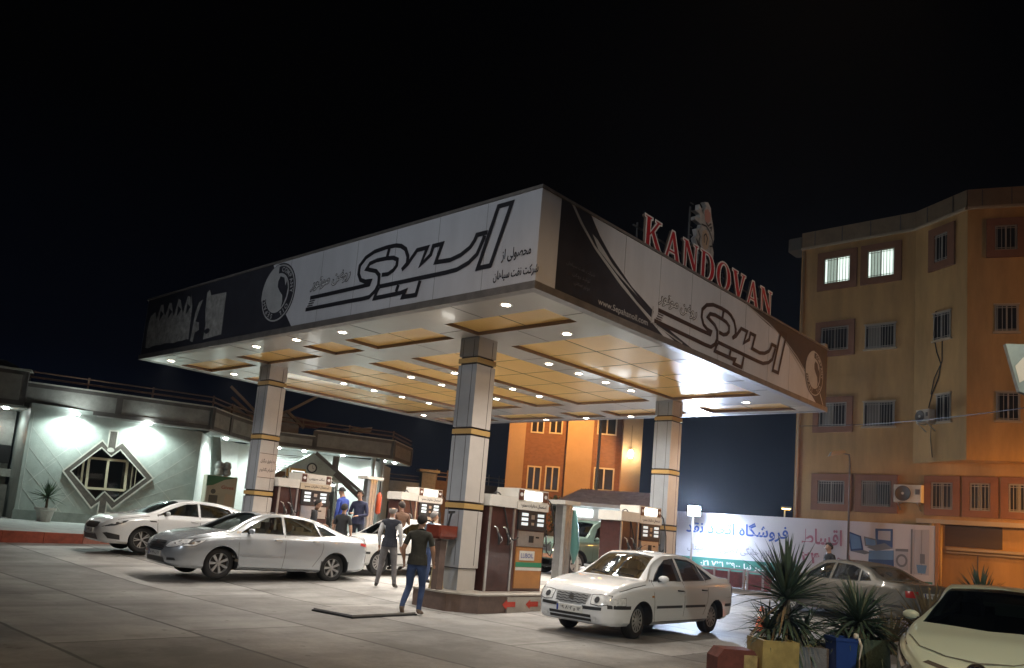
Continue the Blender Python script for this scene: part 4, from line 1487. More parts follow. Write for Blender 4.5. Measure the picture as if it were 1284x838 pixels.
t = thing('potted_palm', 'small spiky palm in a tapered white pot on the pavement by the diamond window', 'potted plant', (0, 0, 0))
pp = Vector((W0.x, W0.y, 0)) + wd * .86 + Vector((wd.y, -wd.x, 0)) * .75
t.location = (pp.x, pp.y, KZ)
m = MB()
m.lathe([(0, 0), (.22, 0), (.30, .38), (.37, .42), (.37, .50), (.31, .50), (.30, .44), (0, .44)], 8)
m.build('pot', pumpw, t)
leafm = mat('palm_leaf', (0.045, 0.085, 0.04), .45, noise=.4, nscale=5)
leafd = mat('yucca_leaf', (0.07, 0.115, 0.08), .45, noise=.5, nscale=3)
barkm = mat('palm_bark', (0.12, 0.085, 0.055), .85, noise=.4, nscale=15)
def rosette(mb, c, n, ln, w, rng, e0=-20, e1=85, droop=.25, jit=.2):
    for i in range(n):
        az = rng.random() * 2 * math.pi
        el = R(e0 + (e1 - e0) * (rng.random() ** .8))
        L = ln * (1 - jit + 2 * jit * rng.random())
        d = Vector((math.cos(az) * math.cos(el), math.sin(az) * math.cos(el), math.sin(el)))
        side = d.cross(Vector((0, 0, 1)))
        if side.length < .05: side = Vector((1, 0, 0))
        side.normalize()
        up = side.cross(d)
        dr = droop * (0.5 + rng.random()) * (1.2 - math.sin(max(0, el)))
        kink = (rng.random() - .5) * .35
        st = []
        for k, s in enumerate((0, .25, .55, .8, 1)):
            p = c + d * (L * s) - Vector((0, 0, 1)) * (dr * L * s * s) + side * (kink * L * s * s)
            ww = w * (.55, 1, .85, .5, .04)[k]
            st.append((p - side * ww / 2 + up * ww * .25, p, p + side * ww / 2 + up * ww * .25))
        vs = [q for tt in st for q in tt]
        fs = []
        for k in range(4):
            for h in range(2):
                a = k * 3 + h
                fs.append((a, a + 1, a + 4, a + 3))
        mb.add(vs, fs)
rng = random.Random(5)
m = MB()
rosette(m, Vector((0, 0, .85)), 90, .62, .045, rng, -10, 85, .2)
m.build('leaves', leafm, t)
m = MB()
m.tube([(0, 0, .4), (.02, 0, .6), (0, 0, .88)], [.05, .045, .05], 8)
m.build('trunk', barkm, t)

# =================================================================== FAR LOW BUILDING behind the pumps
t = thing('far_wing', 'low distant wing with pale band, brown wall and roof railings left of the front column', 'building', (-8.0, 50, 0), R(20))
m = MB()
m.box((1.2, 0, 3.35), (3.0, .5, 1.3))
m.box((1.0, .3, 1.6), (3.4, .2, 3.0), mi=1)
m.build('pale_band', [mat('pale_blue_plaster', (0.45, 0.5, 0.55), .6, noise=.15), mat('curtained_glass', (0.10, 0.12, 0.12), .2, noise=.7, nscale=7, stretch=(1, 1, .2))], t)
m = MB()
m.box((3.2, -.1, 2.4), (.9, .7, 4.6))
m.box((3.2, -.1, 4.8), (1.3, .9, .16), mi=1)
m.build('pier', [mat('pier_grey', (0.34, 0.36, 0.37), .6, noise=.2), lime], t)
m = MB()
m.box((6.2, .2, 2.2), (5.2, .5, 4.2))
m.build('brown_wall', mat('brown_plaster', (0.16, 0.11, 0.09), .7, noise=.2), t)
m = MB()
for zz in (4.15, 4.4):
    m.bar((-.3, 0, zz), (2.7, 0, zz), .06, .06)
    m.bar((3.8, 0, zz + .4), (9, 0, zz + .4), .06, .06)
for k in range(8):
    m.bar((3.8 + k * .7, 0, 4.3), (3.8 + k * .7, 0, 5.0), .06, .06)
m.build('railing', mat('rail_tan', (0.22, 0.17, 0.12), .5), t)
m = MB()
for k in range(6):
    m.box((.1 + k * .45, -.28, 1.5), (.22, .04, 2.4))
m.build('curtain', mat('curtain2', (.4, .36, .25), .8), t)

# =================================================================== MIDDLE HOUSE
hs = thing('brick_house', 'tall narrow house with brown brick panels and warm plaster piers beyond the tiled kiosk', 'house', (0, 50, 0), 0)
plast = mat('warm_plaster', (0.50, 0.38, 0.27), .7, noise=.12, nscale=.8)
def brickmat(name, c1, c2, sc=6):
    if name in MATS: return MATS[name]
    m_ = mat(name, c1, .8)
    nt = m_.node_tree
    g_ = nt.nodes.new('ShaderNodeTexCoord')
    mp = nt.nodes.new('ShaderNodeMapping')
    mp.inputs['Rotation'].default_value = (R(90), 0, 0)
    bt = nt.nodes.new('ShaderNodeTexBrick')
    bt.inputs['Scale'].default_value = sc
    bt.inputs['Color1'].default_value = (*c1, 1)
    bt.inputs['Color2'].default_value = (*[c * .75 for c in c1], 1)
    bt.inputs['Mortar'].default_value = (*c2, 1)
    bt.inputs['Mortar Size'].default_value = .012
    nt.links.new(g_.outputs['Object'], mp.inputs[0])
    nt.links.new(mp.outputs[0], bt.inputs['Vector'])
    nt.links.new(bt.outputs[0], nt.nodes['Principled BSDF'].inputs['Base Color'])
    return m_
brk = brickmat('brown_brick', (0.26, 0.13, 0.075), (0.3, 0.2, 0.14), 3)
m = MB()
m.box((3.9, 4, 5.2), (8.0, 7.4, 10.4))
m.build('wall', brk, hs)
m = MB()
for x0, x1 in ((-.08, .95), (3.55, 5.15), (7.0, 8.2)):
    m.box(((x0 + x1) / 2, .15, 5.25), (x1 - x0, .7, 10.5))
m.build('pier', plast, hs)
m = MB()
m.box((4.0, 4, 10.55), (8.6, 8.2, .3))
m.build('roof', dstone, hs)
wfm = mat('white_frame', (0.65, 0.6, 0.5), .5)
dg_ = mat('dark_pane', (0.03, 0.03, 0.03), .08)
def simple_window(par, x0, x1, z0, z1, y=.29, fm=wfm, gm=dg_):
    m = MB()
    fw = .09
    m.box(((x0 + x1) / 2, y, z1), (x1 - x0 + fw, .08, fw))
    m.box(((x0 + x1) / 2, y, z0), (x1 - x0 + fw, .08, fw))
    for x in (x0, x1, (x0 + x1) / 2):
        m.box((x, y, (z0 + z1) / 2), (fw, .079, z1 - z0 - fw))
    f = m.build('window', fm, par)
    m = MB()
    m.box(((x0 + x1) / 2, y + .02, (z0 + z1) / 2), (x1 - x0 - .02, .03, z1 - z0 - .02))
    m.build('pane', gm, f)
for (a, b, c, d) in ((1.28, 2.08, 4.15, 5.6), (2.4, 3.22, 4.2, 5.68), (5.42, 6.62, 4.5, 5.85), (1.3, 2.05, 7.75, 9.2), (2.45, 3.2, 7.8, 9.2), (5.45, 6.6, 8.0, 9.3)):
    simple_window(hs, a, b, c, d)
# lantern on the right pier
m = MB()
m.lathe([(0, 6.55), (.12, 6.57), (.17, 6.9), (.10, 7.08), (0, 7.1)], 10, Matrix.Translation((7.5, -.42, 0)))
lt = m.build('wall_lantern', emis('lantern_glass', (1.0, .75, .4), 14), hs, smooth=True)
m = MB()
m.bar((7.5, -.2, 7.1), (7.5, -.45, 7.14), .04, .04)
m.bar((7.5, -.42, 7.1), (7.5, -.42, 8.6), .02, .02)
m.build('lantern_bracket', blackp, lt)
l = bpy.data.lights.new('lantern_light', 'POINT'); l.energy = 90; l.color = (1, .72, .4); l.shadow_soft_size = .15
o = bpy.data.objects.new('lantern_light', l); col.objects.link(o); o.parent = hs; o.location = (7.5, -.75, 6.8)
# hedge and low orange wall in front of the house
t = thing('garden_wall', 'low plastered garden wall with stair slopes below the brick house', 'wall', (0, 44, 0), 0)
m = MB()
m.prism([(0, 0, 0), (5, 0, 0), (5, 0, 1.2), (3.6, 0, 2.4), (2.6, 0, 1.6), (1.6, 0, 2.6), (0, 0, 2.7)], (0, .4, 0))
m.build('wall_slab', plast, t)
for i, (x, y, hh, sc) in enumerate(((1.2, 46.5, 3.6, 1.0), (2.9, 46.8, 3.4, .9), (4.6, 46.2, 3.9, 1.0), (1.9, 40, 1.6, .7))):
    t = thing('shrub', ['tall thin shrub left below the brick house windows', 'middle thin shrub below the brick house windows', 'shrub by the pole next to the kiosk roof', 'low bright leafed shrub beside the green pickup'][i], 'shrub', (x, y, gz(x, y)), 0, 'shrubs in front of the brick house')
    m = MB()
    rg = random.Random(i + 20)
    for k in range(700):
        a = rg.random() * 6.283
        z = hh * (.15 + .85 * rg.random())
        rr = sc * math.sqrt(rg.random()) * (1.05 - .7 * z / hh) * (.7 + .5 * math.sin(a * 3 + z * 4))
        p = Vector((rr * math.cos(a), rr * math.sin(a), z))
        e = Euler((rg.random() * 3, rg.random() * 3, rg.random() * 6)).to_matrix()
        s = .09
        m.add([p + e @ Vector(v) for v in ((-s, 0, 0), (0, -s * .5, 0), (s, 0, 0), (0, s * .5, 0))], [(0, 1, 2, 3)])
    m.build('foliage', leafm, t)
    m = MB()
    m.tube([(0, 0, 0), (.05, 0, hh * .5), (0, .03, hh * .9)], [.06, .04, .015], 7)
    m.build('stem', barkm, t)

# tiled kiosk
kt = thing('tiled_kiosk', 'small white service kiosk with overhanging ribbed tile roof beyond the second pump', 'kiosk', (2.3, 33.2, .35), 0)
m = MB()
m.box((2.3, 1.6, 1.25), (3.9, 2.6, 2.5))
m.build('wall', wht, kt)
m = MB()
tl = mat('roof_tile', (0.38, 0.34, 0.36), .6, noise=.3, nscale=4)
for k in range(9):
    s0, s1 = k / 9, (k + 1) / 9
    def P_(s, side):
        if side == 0: return Vector((-.15 + 1.1 * s, -.1 + 1.6 * s, 2.62 + .62 * s))
        return Vector((4.5 - .4 * s, -.1 + 1.6 * s, 2.62 + .70 * s))
    a, b, c, d = P_(s0, 0), P_(s0, 1), P_(s1, 1), P_(s1, 0)
    m.add([a + Vector((0, 0, .05)), b + Vector((0, 0, .05)), c, d, a, b], [(0, 1, 2, 3), (4, 5, 1, 0)])
m.add([(-.15, -.1, 2.62), (.95, 1.5, 3.24), (-.15, 3.2, 2.62)], [(0, 1, 2)])
m.add([(4.5, -.1, 2.62), (4.1, 1.5, 3.32), (4.5, 3.2, 2.62)], [(0, 2, 1)])
m.add([(-.15, 3.2, 2.62), (4.5, 3.2, 2.62), (4.1, 1.5, 3.32), (.95, 1.5, 3.24)], [(0, 1, 2, 3)])
m.build('roof', tl, kt)
m = MB()
m.box((2.18, 1.5, 2.54), (4.7, 3.3, .14))
m.build('eave', mat('eave_white', (.7, .72, .72), .5), kt)
for k in range(3):
    m = MB()
    m.box((.9 + k * 1.2, .27, 2.2), (.9, .04, .3))
    m.build('lit_window', emis('cold_strip', (.9, .97, 1.0), 3.5), kt)
m = MB()
m.box((1.35, .26, 1.35), (.7, .06, .9))
m.build('window', dg_, kt)
spot('kiosk_light', (4.4, 32.6, 2.9), (4.4, 31, 0), 160, (.9, .96, 1), 150, .5, .2)

# yellowish lamp pole in front of the house: carries the sodium lamp hidden above the canopy
sod = (1.0, 0.42, 0.09)
sodl = emis('sodium_lens', sod, 40)
polem = mat('galvanised', (0.42, 0.40, 0.34), .45, .5)
def street_lamp(x, y, h, aim, label, power, color=sod, lensm=None, reach=1.2, group='street lamps round the station', angle=150, z0=None):
    z0 = gz(x, y) if z0 is None else z0
    t = thing('street_lamp', label, 'street lamp', (x, y, z0), math.atan2(aim[1] - y, aim[0] - x), group)
    m = MB()
    m.tube([(0, 0, 0), (0, 0, h * .5), (0, 0, h - .2), (.15, 0, h), (reach, 0, h + .12)], [.09, .075, .05, .04, .035], 10)
    m.build('pole', polem, t, smooth=True)
    m = MB()
    m.box((reach + .2, 0, h + .13), (.6, .26, .12), bev=.08)
    m.build('lamp_head', mat('lamp_head', (.2, .2, .2), .5), t)
    m = MB()
    m.box((reach + .22, 0, h + .06), (.42, .18, .02))
    m.build('lens', lensm or sodl, t)
    R_ = Matrix.Rotation(t.rotation_euler.z, 3, 'Z')
    L_ = Vector((x, y, z0)) + R_ @ Vector((reach + .22, 0, h + .02))
    spot('street_lamp_light', L_, aim, power, color, angle, .5, .12)
    return t
street_lamp(4.85, 43.5, 11.2, (2.5, 50, 5), 'pale lamp pole rising in front of the brick house to behind the canopy', 4600, angle=78)

# =================================================================== RIGHT APARTMENT BLOCK
B0, B1, B2, B3, B4 = Vector((12.1, 34.0)), Vector((15.5, 30.8)), Vector((16.25, 28.5)), Vector((18.0, 27.8)), Vector((24, 25.2))
ab = thing('apartment_block', 'four storey ochre apartment block with framed barred windows and projecting curved bay', 'building', (12.1, 34.0, 0), math.atan2(-3.2, 3.4))
inv2 = (Matrix.Translation((12.1, 34.0, 0)) @ Matrix.Rotation(math.atan2(-3.2, 3.4), 4, 'Z')).inverted()
def lc(p, z=0):
    q = inv2 @ Vector((p[0], p[1], 0))
    return Vector((q.x, q.y, z))
ochre = mat('ochre_render', (0.48, 0.29, 0.115), .8, noise=.30, nscale=1.1, bump=.25, bscale=30, stretch=(1, 1, .22))
surr = mat('apartment_surround', (0.24, 0.11, 0.06), .7, noise=.15, nscale=2)
ledgem = mat('ledge_stone', (0.45, 0.36, 0.25), .6)
b0, b1, b2, b3, b4 = [lc(p) for p in (B0, B1, B2, B3, B4)]
m = MB()
wd2 = 12.0
m.prism([(b0.x, b0.y, 0), (18, 0, 0), (18, wd2, 0), (b0.x + .3, wd2, 0)], (0, 0, 14.85))
m.build('wall', ochre, ab)
bay = [b1 + Vector((0, -.002, 0)), b2, b3, b4, Vector((18, -.002, 0))]
m = MB()
m.prism([(p.x, p.y, 5.43) for p in bay], (0, 0, 14.85 - 5.43))
m.build('bay', ochre, ab)
# parapet with metal-clad panels, following both
m = MB(); m2 = MB()
ring = [b0, b1, b2, b3, b4]
for i in range(4):
    a, b = ring[i], ring[i + 1]
    d = (b - a).normalized()
    n = Vector((d.y, -d.x, 0))
    m.prism([a + n * .05 + Vector((0, 0, 14.86)), b + n * .05 + Vector((0, 0, 14.86)), b - n * .3 + Vector((0, 0, 14.86)), a - n * .3 + Vector((0, 0, 14.86))], (0, 0, .70))
    k = max(2, int((b - a).length / 1.1))
    for j in range(k):
        c = a + (b - a) * ((j + .5) / k)
        m2.box((c.x + n.x * .06, c.y + n.y * .06, 15.2), (.03, .02, .66), math.atan2(d.y, d.x))
    m2.prism([a + n * .12 + Vector((0, 0, 14.78)), b + n * .12 + Vector((0, 0, 14.78)), b - n * .1 + Vector((0, 0, 14.78)), a - n * .1 + Vector((0, 0, 14.78))], (0, 0, .09), 1)
m.build('parapet', mat('parapet_metal', (0.30, 0.22, 0.14), .5, .2, noise=.25, nscale=1.5), ab)
m2.build('parapet_trim', [dstone, ledgem], ab)
m = MB()
m.box((-.28, .4, 15.1), (.7, 1.0, .55), bev=.1)
m.build('roof_tank', mat('roof_box', (.12, .12, .11), .6), ab)
m = MB()
m.tube([(.14, -.08, .3), (.14, -.08, 14.7)], .055, 8)
m.build('downpipe', mat('pipe_paint', (0.42, 0.32, 0.2), .5), ab, smooth=True)

barsm = mat('window_bars', (0.36, 0.33, 0.28), .5)
litw = emis('lit_room', (0.80, 0.95, 0.86), 0.9)
drk = mat('dark_pane', (0.03, 0.03, 0.03), .08)
def facade_window(a, b, s0, s1, z0, z1, sur=0.0, pane=None, curtain=False, bars=9):
    """on the wall a->b (local), between s0..s1; sur = width of the brown surround included in the size"""
    d = (b - a).normalized()
    n = Vector((d.y, -d.x, 0))
    ang = math.atan2(d.y, d.x)
    def P(s, z, o): 
        q = a + d * s + n * o
        return (q.x, q.y, z)
    f = MB()
    cs, cz = (s0 + s1) / 2, (z0 + z1) / 2
    w_, h_ = s1 - s0, z1 - z0
    if sur:
        sw, sh = sur, sur
        for (x, z, ww, hh) in ((cs, z1 - sh / 2, w_, sh), (cs, z0 + sh / 2, w_, sh), (s0 + sw / 2, cz, sw, h_ - 2 * sh), (s1 - sw / 2, cz, sw, h_ - 2 * sh)):
            q = P(x, z, .04)
            f.box(q, (ww, .10, hh - .002), ang)
        win = f.build('window', surr, ab)
        i0, i1, j0, j1 = s0 + sw, s1 - sw, z0 + sh, z1 - sh
    else:
        i0, i1, j0, j1 = s0, s1, z0, z1
        for (x, z, ww, hh) in (((i0 + i1) / 2, j1 + .02, i1 - i0 + .08, .05), ((i0 + i1) / 2, j0 - .03, i1 - i0 + .12, .07)):
            f.box(P(x, z, .03), (ww, .10, hh), ang)
        win = f.build('window', ledgem, ab)
    g = MB()
    fr = .05
    for (x, z, ww, hh) in (((i0 + i1) / 2, j1 - fr / 2, i1 - i0, fr), ((i0 + i1) / 2, j0 + fr / 2, i1 - i0, fr), (i0 + fr / 2, (j0 + j1) / 2, fr, j1 - j0 - 2 * fr), (i1 - fr / 2, (j0 + j1) / 2, fr, j1 - j0 - 2 * fr), ((i0 + i1) / 2, (j0 + j1) / 2, fr, j1 - j0 - 2 * fr)):
        g.box(P(x, z, .02), (ww, .04, hh), ang)
    g.build('frame', barsm, win)
    p = MB()
    p.box(P((i0 + i1) / 2, (j0 + j1) / 2, .005), (i1 - i0 - .01, .012, j1 - j0 - .01), ang)
    p.build('pane', pane or drk, win)
    if curtain:
        c = MB()
        c.box(P((i0 + i1) / 2 - .2, (j0 + j1) / 2, .0125), ((i1 - i0) * .4, .012, (j1 - j0) * .9), ang)
        c.build('curtain', mat('curtain_lit', (.5, .55, .5), .8, noise=.4, nscale=3, emit=(.62, .78, .66), estr=.35, stretch=(6, 6, 1)) if pane else mat('curtain_dim', (.22, .2, .17), .8), win)
    if bars:
        r = MB()
        for k in range(bars):
            x = i0 + (i1 - i0) * (k + .5) / bars
            q0, q1 = P(x, j0 + .02, .075), P(x, j1 - .02, .075)
            r.bar(q0, q1, .018, .018)
        for zz in (j0 + .08, j1 - .12):
            r.bar(P(i0, zz, .075), P(i1, zz, .075), .02, .02)
        r.build('security_bars', barsm, win)
    return win
Zf = [(3.47, 4.96), (6.68, 8.17), (9.90, 11.41), (12.80, 14.49)]
facade_window(b0, b1, .77, 2.40, *Zf[0], sur=.27, bars=11)
facade_window(b0, b1, 2.55, 4.15, *Zf[0], sur=.24, bars=13, curtain=True)
facade_window(b0, b1, .74, 2.37, *Zf[1], sur=.24, curtain=True)
facade_window(b0, b1, 2.79, 3.98, 6.89, 7.89, bars=11, curtain=True)
facade_window(b0, b1, .74, 2.37, *Zf[2], sur=.24)
facade_window(b0, b1, 2.78, 3.96, 10.07, 11.07, bars=11, curtain=True)
facade_window(b0, b1, .74, 2.40, *Zf[3], sur=.27, pane=litw, bars=9, curtain=True)
facade_window(b0, b1, 2.55, 4.15, *Zf[3], sur=.26, pane=litw, bars=9, curtain=True)
# lower wall to the right, under the bay (same wall line as b0-b1)
ex_ = Vector((18, 0, 0))
for (s0, s1) in ((5.10, 6.32), (6.40, 7.55), (7.63, 8.75), (8.83, 9.95), (10.1, 11.3)):
    facade_window(b0, ex_, s0, s1, 3.47, 4.95, sur=.24, bars=6)
facade_window(b1, b2, 1.10, 1.75, 6.90, 7.95, bars=4)
facade_window(b1, b2, .93, 1.72, 10.05, 11.10, bars=5)
facade_window(b1, b2, .69, 1.89, 12.83, 14.53, sur=.3, bars=4)
facade_window(b2, b3, .92, 1.66, 6.87, 7.90, bars=5)
facade_window(b2, b3, .88, 1.62, 10.1, 11.1, bars=5)
facade_window(b2, b3, .60, 1.85, 12.88, 14.37, sur=.27, bars=5)
for z_ in (6.87, 10.1):
    facade_window(b3, b4, 1.2, 2.4, z_, z_ + 1.05, bars=7)
facade_window(b3, b4, .9, 2.5, 12.88, 14.37, sur=.27, bars=7)
# ledge, recess and lower panels
m = MB()
m.box((7.6 + 2, -.16, 3.24), (9.4, .32, .16))
m.box((8.4 + 1.8, -.06, 2.28), (8.6, .12, .10))
m.box((8.4 + 1.8, -.05, 2.15), (8.6, .10, .05))
m.build('ledge', ledgem, ab)
m = MB()
m.box((6.75, -.01, 2.76), (1.85, .03, .78))
m.build('shuttered_opening', mat('shutter_brown', (0.10, 0.07, 0.045), .6, noise=.2, stretch=(1, 1, 12)), ab)
m = MB()
for s in (6.9, 8.35, 9.8):
    m.box((s, -.008, 1.3), (.03, .02, 1.6))
m.build('panel_joint', dstone, ab)
m = MB()
m.tube([(5.45, -.25, .3), (5.45, -.25, 3.16)], .09, 8)
m.tube([(5.72, -.2, .3), (5.72, -.2, 3.16)], .06, 8)
m.build('drain_pipe', mat('pipe_paint', (0.42, 0.32, 0.2), .5), ab, smooth=True)
# cables down the angled face
m = MB()
d12 = (b2 - b1).normalized(); n12 = Vector((d12.y, -d12.x, 0))
def q12(s, z): 
    p = b1 + d12 * s + n12 * .03
    return (p.x, p.y, z)
m.tube([q12(1.05, 11.2), q12(.95, 10.3), q12(1.1, 9.6), q12(1.3, 9.1), q12(1.2, 8.6), q12(.9, 8.0), q12(.75, 7.5)], .02, 6)
m.tube([q12(1.35, 10.0), q12(1.35, 9.2), q12(1.0, 8.6), q12(.85, 8.0)], .018, 6)
m.tube([q12(.9, 7.0), q12(.85, 6.3), q12(.95, 5.6)], .012, 6)
m.build('cable_run', rubber, ab, smooth=True)

acw = mat('ac_white', (0.60, 0.56, 0.48), .5, noise=.1)
def ac_unit(s, a, b, z, w, h, label, dd=.32):
    d = (b - a).normalized(); n = Vector((d.y, -d.x, 0))
    p = a + d * s + n * (dd / 2 + .12)
    wp = inv2.inverted() @ Vector((p.x, p.y, z))
    t = thing('air_conditioner', label, 'air conditioner', wp, math.atan2(-3.2, 3.4) + math.atan2(d.y, d.x), 'air conditioner units on the apartment wall')
    m = MB()
    m.box((0, 0, h / 2), (w, dd, h), bev=.03)
    c = m.build('casing', acw, t)
    m = MB()
    m.lathe([(0, 0), (.03, .01), (h * .40, .0), (h * .42, .02), (h * .44, 0)], 24, frame((-w * .16, -dd / 2 - .012, h / 2), (1, 0, 0), (0, 0, 1)))
    m.build('fan_grille', mat('fan_dark', (.10, .09, .08), .6), t, smooth=True)
    m = MB()
    m.cyl((-w * .16, -dd / 2 - .01, h / 2), (-w * .16, -dd / 2 - .03, h / 2), .05, n=12)
    m.box((w * .36, -dd / 2 - .006, h * .6), (w * .16, .01, h * .3), mi=1)
    m.build('fan_hub', [acw, mat('fan_dark', (.1, .09, .08), .6)], t)
    m = MB()
    for x in (-w * .35, w * .35):
        m.bar((x, dd / 2 + .1, -.02), (x, -dd / 2, -.02), .04, .04)
        m.bar((x, dd / 2 + .1, -.28), (x, -dd / 2 + .05, -.04), .03, .03)
    m.build('bracket', steel, t)
    return t
ac_unit(4.62, b0, ex_, 3.90, 1.0, .66, 'large outdoor air conditioner with round fan between the ground row windows')
ac_unit(.85, b1, b2, 6.87, .62, .5, 'small air conditioner on the angled wall below the trailing cables')
ac_unit(1.0, b0, b1, 9.93, .62, .46, 'boxy air conditioner in the lower corner of a brown window surround above the canopy end')

# =================================================================== BANNER
bd = Vector((7.98, -6.5, 0)).normalized()
ba = math.atan2(bd.y, bd.x)
bn = thing('advertising_banner', 'long white shop banner with blue, pink and green Persian lettering on a frame', 'banner', (7.7, 36, 0), ba)
vin = mat('banner_white', (0.60, 0.59, 0.64), .5, noise=.05, nscale=.6)
BLn = 10.29
m = MB()
m.box((BLn / 2, .02, 1.8), (BLn, .03, 2.5))
m.build('banner_sheet', vin, bn)
MBn = frame((0, 0, 0), (1, 0, 0), (0, 0, 1))
m = MB()
flat(m, [(.02, .56), (5.35, .56), (5.35, 1.20), (.02, 1.12)], MBn, .002)
flat(m, [(8.9, .57), (BLn - .05, .57), (BLn - .05, 1.02), (9.1, 1.0)], MBn, .002)
m.build('banner_print', mat('banner_green', (0.05, 0.22, 0.18), .5), bn)
blue = mat('banner_blue', (0.05, 0.11, 0.42), .5)
pinki = mat('banner_pink', (0.42, 0.17, 0.24), .5)
greyi = mat('banner_grey_ink', (0.3, 0.3, 0.36), .5)
def bt(s, mm, x0, x1, zc, h, bold=.02):
    text('banner_lettering', s, mm, MBn @ Matrix.Translation(((x0 + x1) / 2, zc, 0)), width=x1 - x0, height=h, bold=bold, thick=.006, parent=bn, persian=True)
bt('فروشگاه اتحاد نقد', blue, .45, 4.95, 2.38, .72, .02)
bt('لوازم خانگی / صوتی / دیجیتال', greyi, .55, 4.45, 1.5, .42, .012)
bt('اکبر نیا ۳۹۰۰ ۷۳۱ ۰۲۱', white, 1.2, 4.1, .90, .32, .02)
bt('اقساط', pinki, 5.5, 7.05, 2.36, .62, .02)
bt('ماهه ۲۴', pinki, 5.5, 7.8, 1.52, .44, .02)
navy = mat('print_navy', (0.03, 0.07, 0.2), .4)
mid = mat('print_blue', (0.12, 0.24, 0.45), .4)
lgt = mat('print_light', (0.42, 0.42, 0.48), .4)
dgr = mat('print_grey', (0.16, 0.17, 0.2), .4)
m = MB()
def fp(pts, mi, z=.004): flat(m, pts, MBn, z, mi)
fp([(7.26, 2.66), (7.75, 2.5), (7.85, 1.98), (7.38, 1.9)], 0)
fp([(7.32, 2.58), (7.70, 2.46), (7.78, 2.04), (7.42, 1.98)], 1, .006)
fp([(7.38, 1.9), (7.85, 1.98), (8.15, 1.9), (7.9, 1.82)], 3)
fp([(7.85, 2.5), (8.3, 2.42), (8.35, 2.1), (7.9, 2.14)], 3)
fp([(7.9, 2.44), (8.26, 2.38), (8.3, 2.16), (7.94, 2.19)], 1, .006)
fp([(8.26, 2.82), (8.88, 2.84), (8.88, 2.15), (8.28, 2.2)], 0)
fp([(8.36, 2.74), (8.8, 2.76), (8.8, 2.4), (8.36, 2.42)], 2, .006)
fp([(7.95, 2.1), (8.6, 2.3), (8.9, 2.12), (8.3, 1.98)], 3, .008)
fp([(8.05, 1.98), (8.92, 2.05), (8.94, 1.38), (8.02, 1.36)], 1)
fp([(8.05, 1.65), (8.92, 1.7), (8.94, 1.38), (8.02, 1.36)], 0, .006)
fp([(8.98, 2.1), (9.42, 2.12), (9.42, 1.36), (8.98, 1.36)], 2)
fp(disc_pts(9.2, 1.70, .2, .24, 20), 3, .006)
fp(disc_pts(9.2, 1.70, .13, .16, 20), 2, .008)
fp([(8.98, 2.12), (9.42, 2.14), (9.42, 2.04), (8.98, 2.03)], 3, .009)
fp([(9.5, 2.88), (9.56, 2.88), (9.56, 1.25), (9.5, 1.25)], 3)
fp([(9.62, 2.86), (10.12, 2.90), (10.12, 1.25), (9.62, 1.25)], 2)
fp([(9.86, 2.86), (9.875, 2.86), (9.875, 1.25), (9.86, 1.25)], 3, .006)
fp([(9.82, 2.0), (9.98, 2.0), (9.98, 1.65), (9.82, 1.65)], 3, .008)
fp([(9.7, 1.6), (10.05, 1.6), (10.0, 1.3), (9.75, 1.3)], 1, .010)
m.build('banner_picture', [navy, mid, lgt, dgr], bn)
m = MB()
for s in (0, 2.6, 5.1, 7.7, BLn):
    m.box((s, .09, 1.5), (.08, .08, 3.1))
m.box((BLn / 2, .09, 3.02), (BLn, .06, .06))
m.box((BLn / 2, .09, .6), (BLn, .06, .06))
m.box((BLn + .08, .05, 1.55), (.12, .12, 3.2), mi=1)
m.build('banner_frame', [steel, mat('post_rust', (.35, .18, .07), .6)], bn)

# flood lamp on a mast at the banner's near end, facing the forecourt
t = thing('flood_lamp', 'dazzling bluish white flood lamp on a mast above the left end of the banner', 'flood lamp', (8.02, 34.3, gz(7, 31)), 0)
m = MB()
m.tube([(0, .15, 0), (0, .15, 2.9)], .04, 8)
m.build('mast', steel, t)
m = MB()
m.box((0, .05, 2.70), (.56, .12, .44))
m.build('lamp_housing', blackp, t)
m = MB()
m.box((0, -.02, 2.70), (.50, .02, .38))
m.build('lens', emis('flood_lens', (.80, .89, 1.0), 500), t)
spot('flood_light', (8.02, 34.25, 3.02), (1.5, 20, 3.4), 3600, (.58, .72, 1.0), 128, .5, .16)
spot('banner_fill', (8.0, 34.0, 3.1), (8.9, 35.1, 1.9), 900, (.66, .79, 1.0), 125, .8, .2)  # extra spot without a housing, added to brighten the banner
# small lamp behind the banner
t = thing('small_wall_lamp', 'small amber lamp glowing just above the banner beside the apartment corner', 'lamp', (13.2, 38, 0), 0)
m = MB()
m.tube([(0, .2, 0), (0, .2, 3.6), (0, 0, 3.75)], .04, 8)
m.build('post', polem, t)
m = MB()
m.box((0, 0, 3.72), (.42, .25, .10))
m.build('lamp_shade', steel, t)
m = MB()
m.box((0, 0, 3.65), (.34, .2, .04))
m.build('lens', emis('amber_lens', (1, .6, .15), 12), t)
# unlit arm lamp in front of the block
t = thing('street_lamp', 'unlit arm lamp on a thin pole in front of the lower apartment windows', 'street lamp', (0, 0, 0), 0)
q = inv2.inverted() @ Vector((2.75, -1.2, 0))
t.location = (q.x, q.y, .35)
m = MB()
m.tube([(0, 0, 0), (0, 0, 4.9), (-.05, 0, 5.25), (-.35, 0, 5.3)], [.05, .04, .035, .03], 8)
m.build('pole', dstone, t, smooth=True)
m = MB()
m.prism([(-.2, -.1, 5.3), (-.85, -.1, 5.12), (-.75, -.1, 5.3), (-.3, -.1, 5.42)], (0, .2, 0))
m.build('lamp_head', mat('lamp_grey', (.3, .28, .25), .5), t)
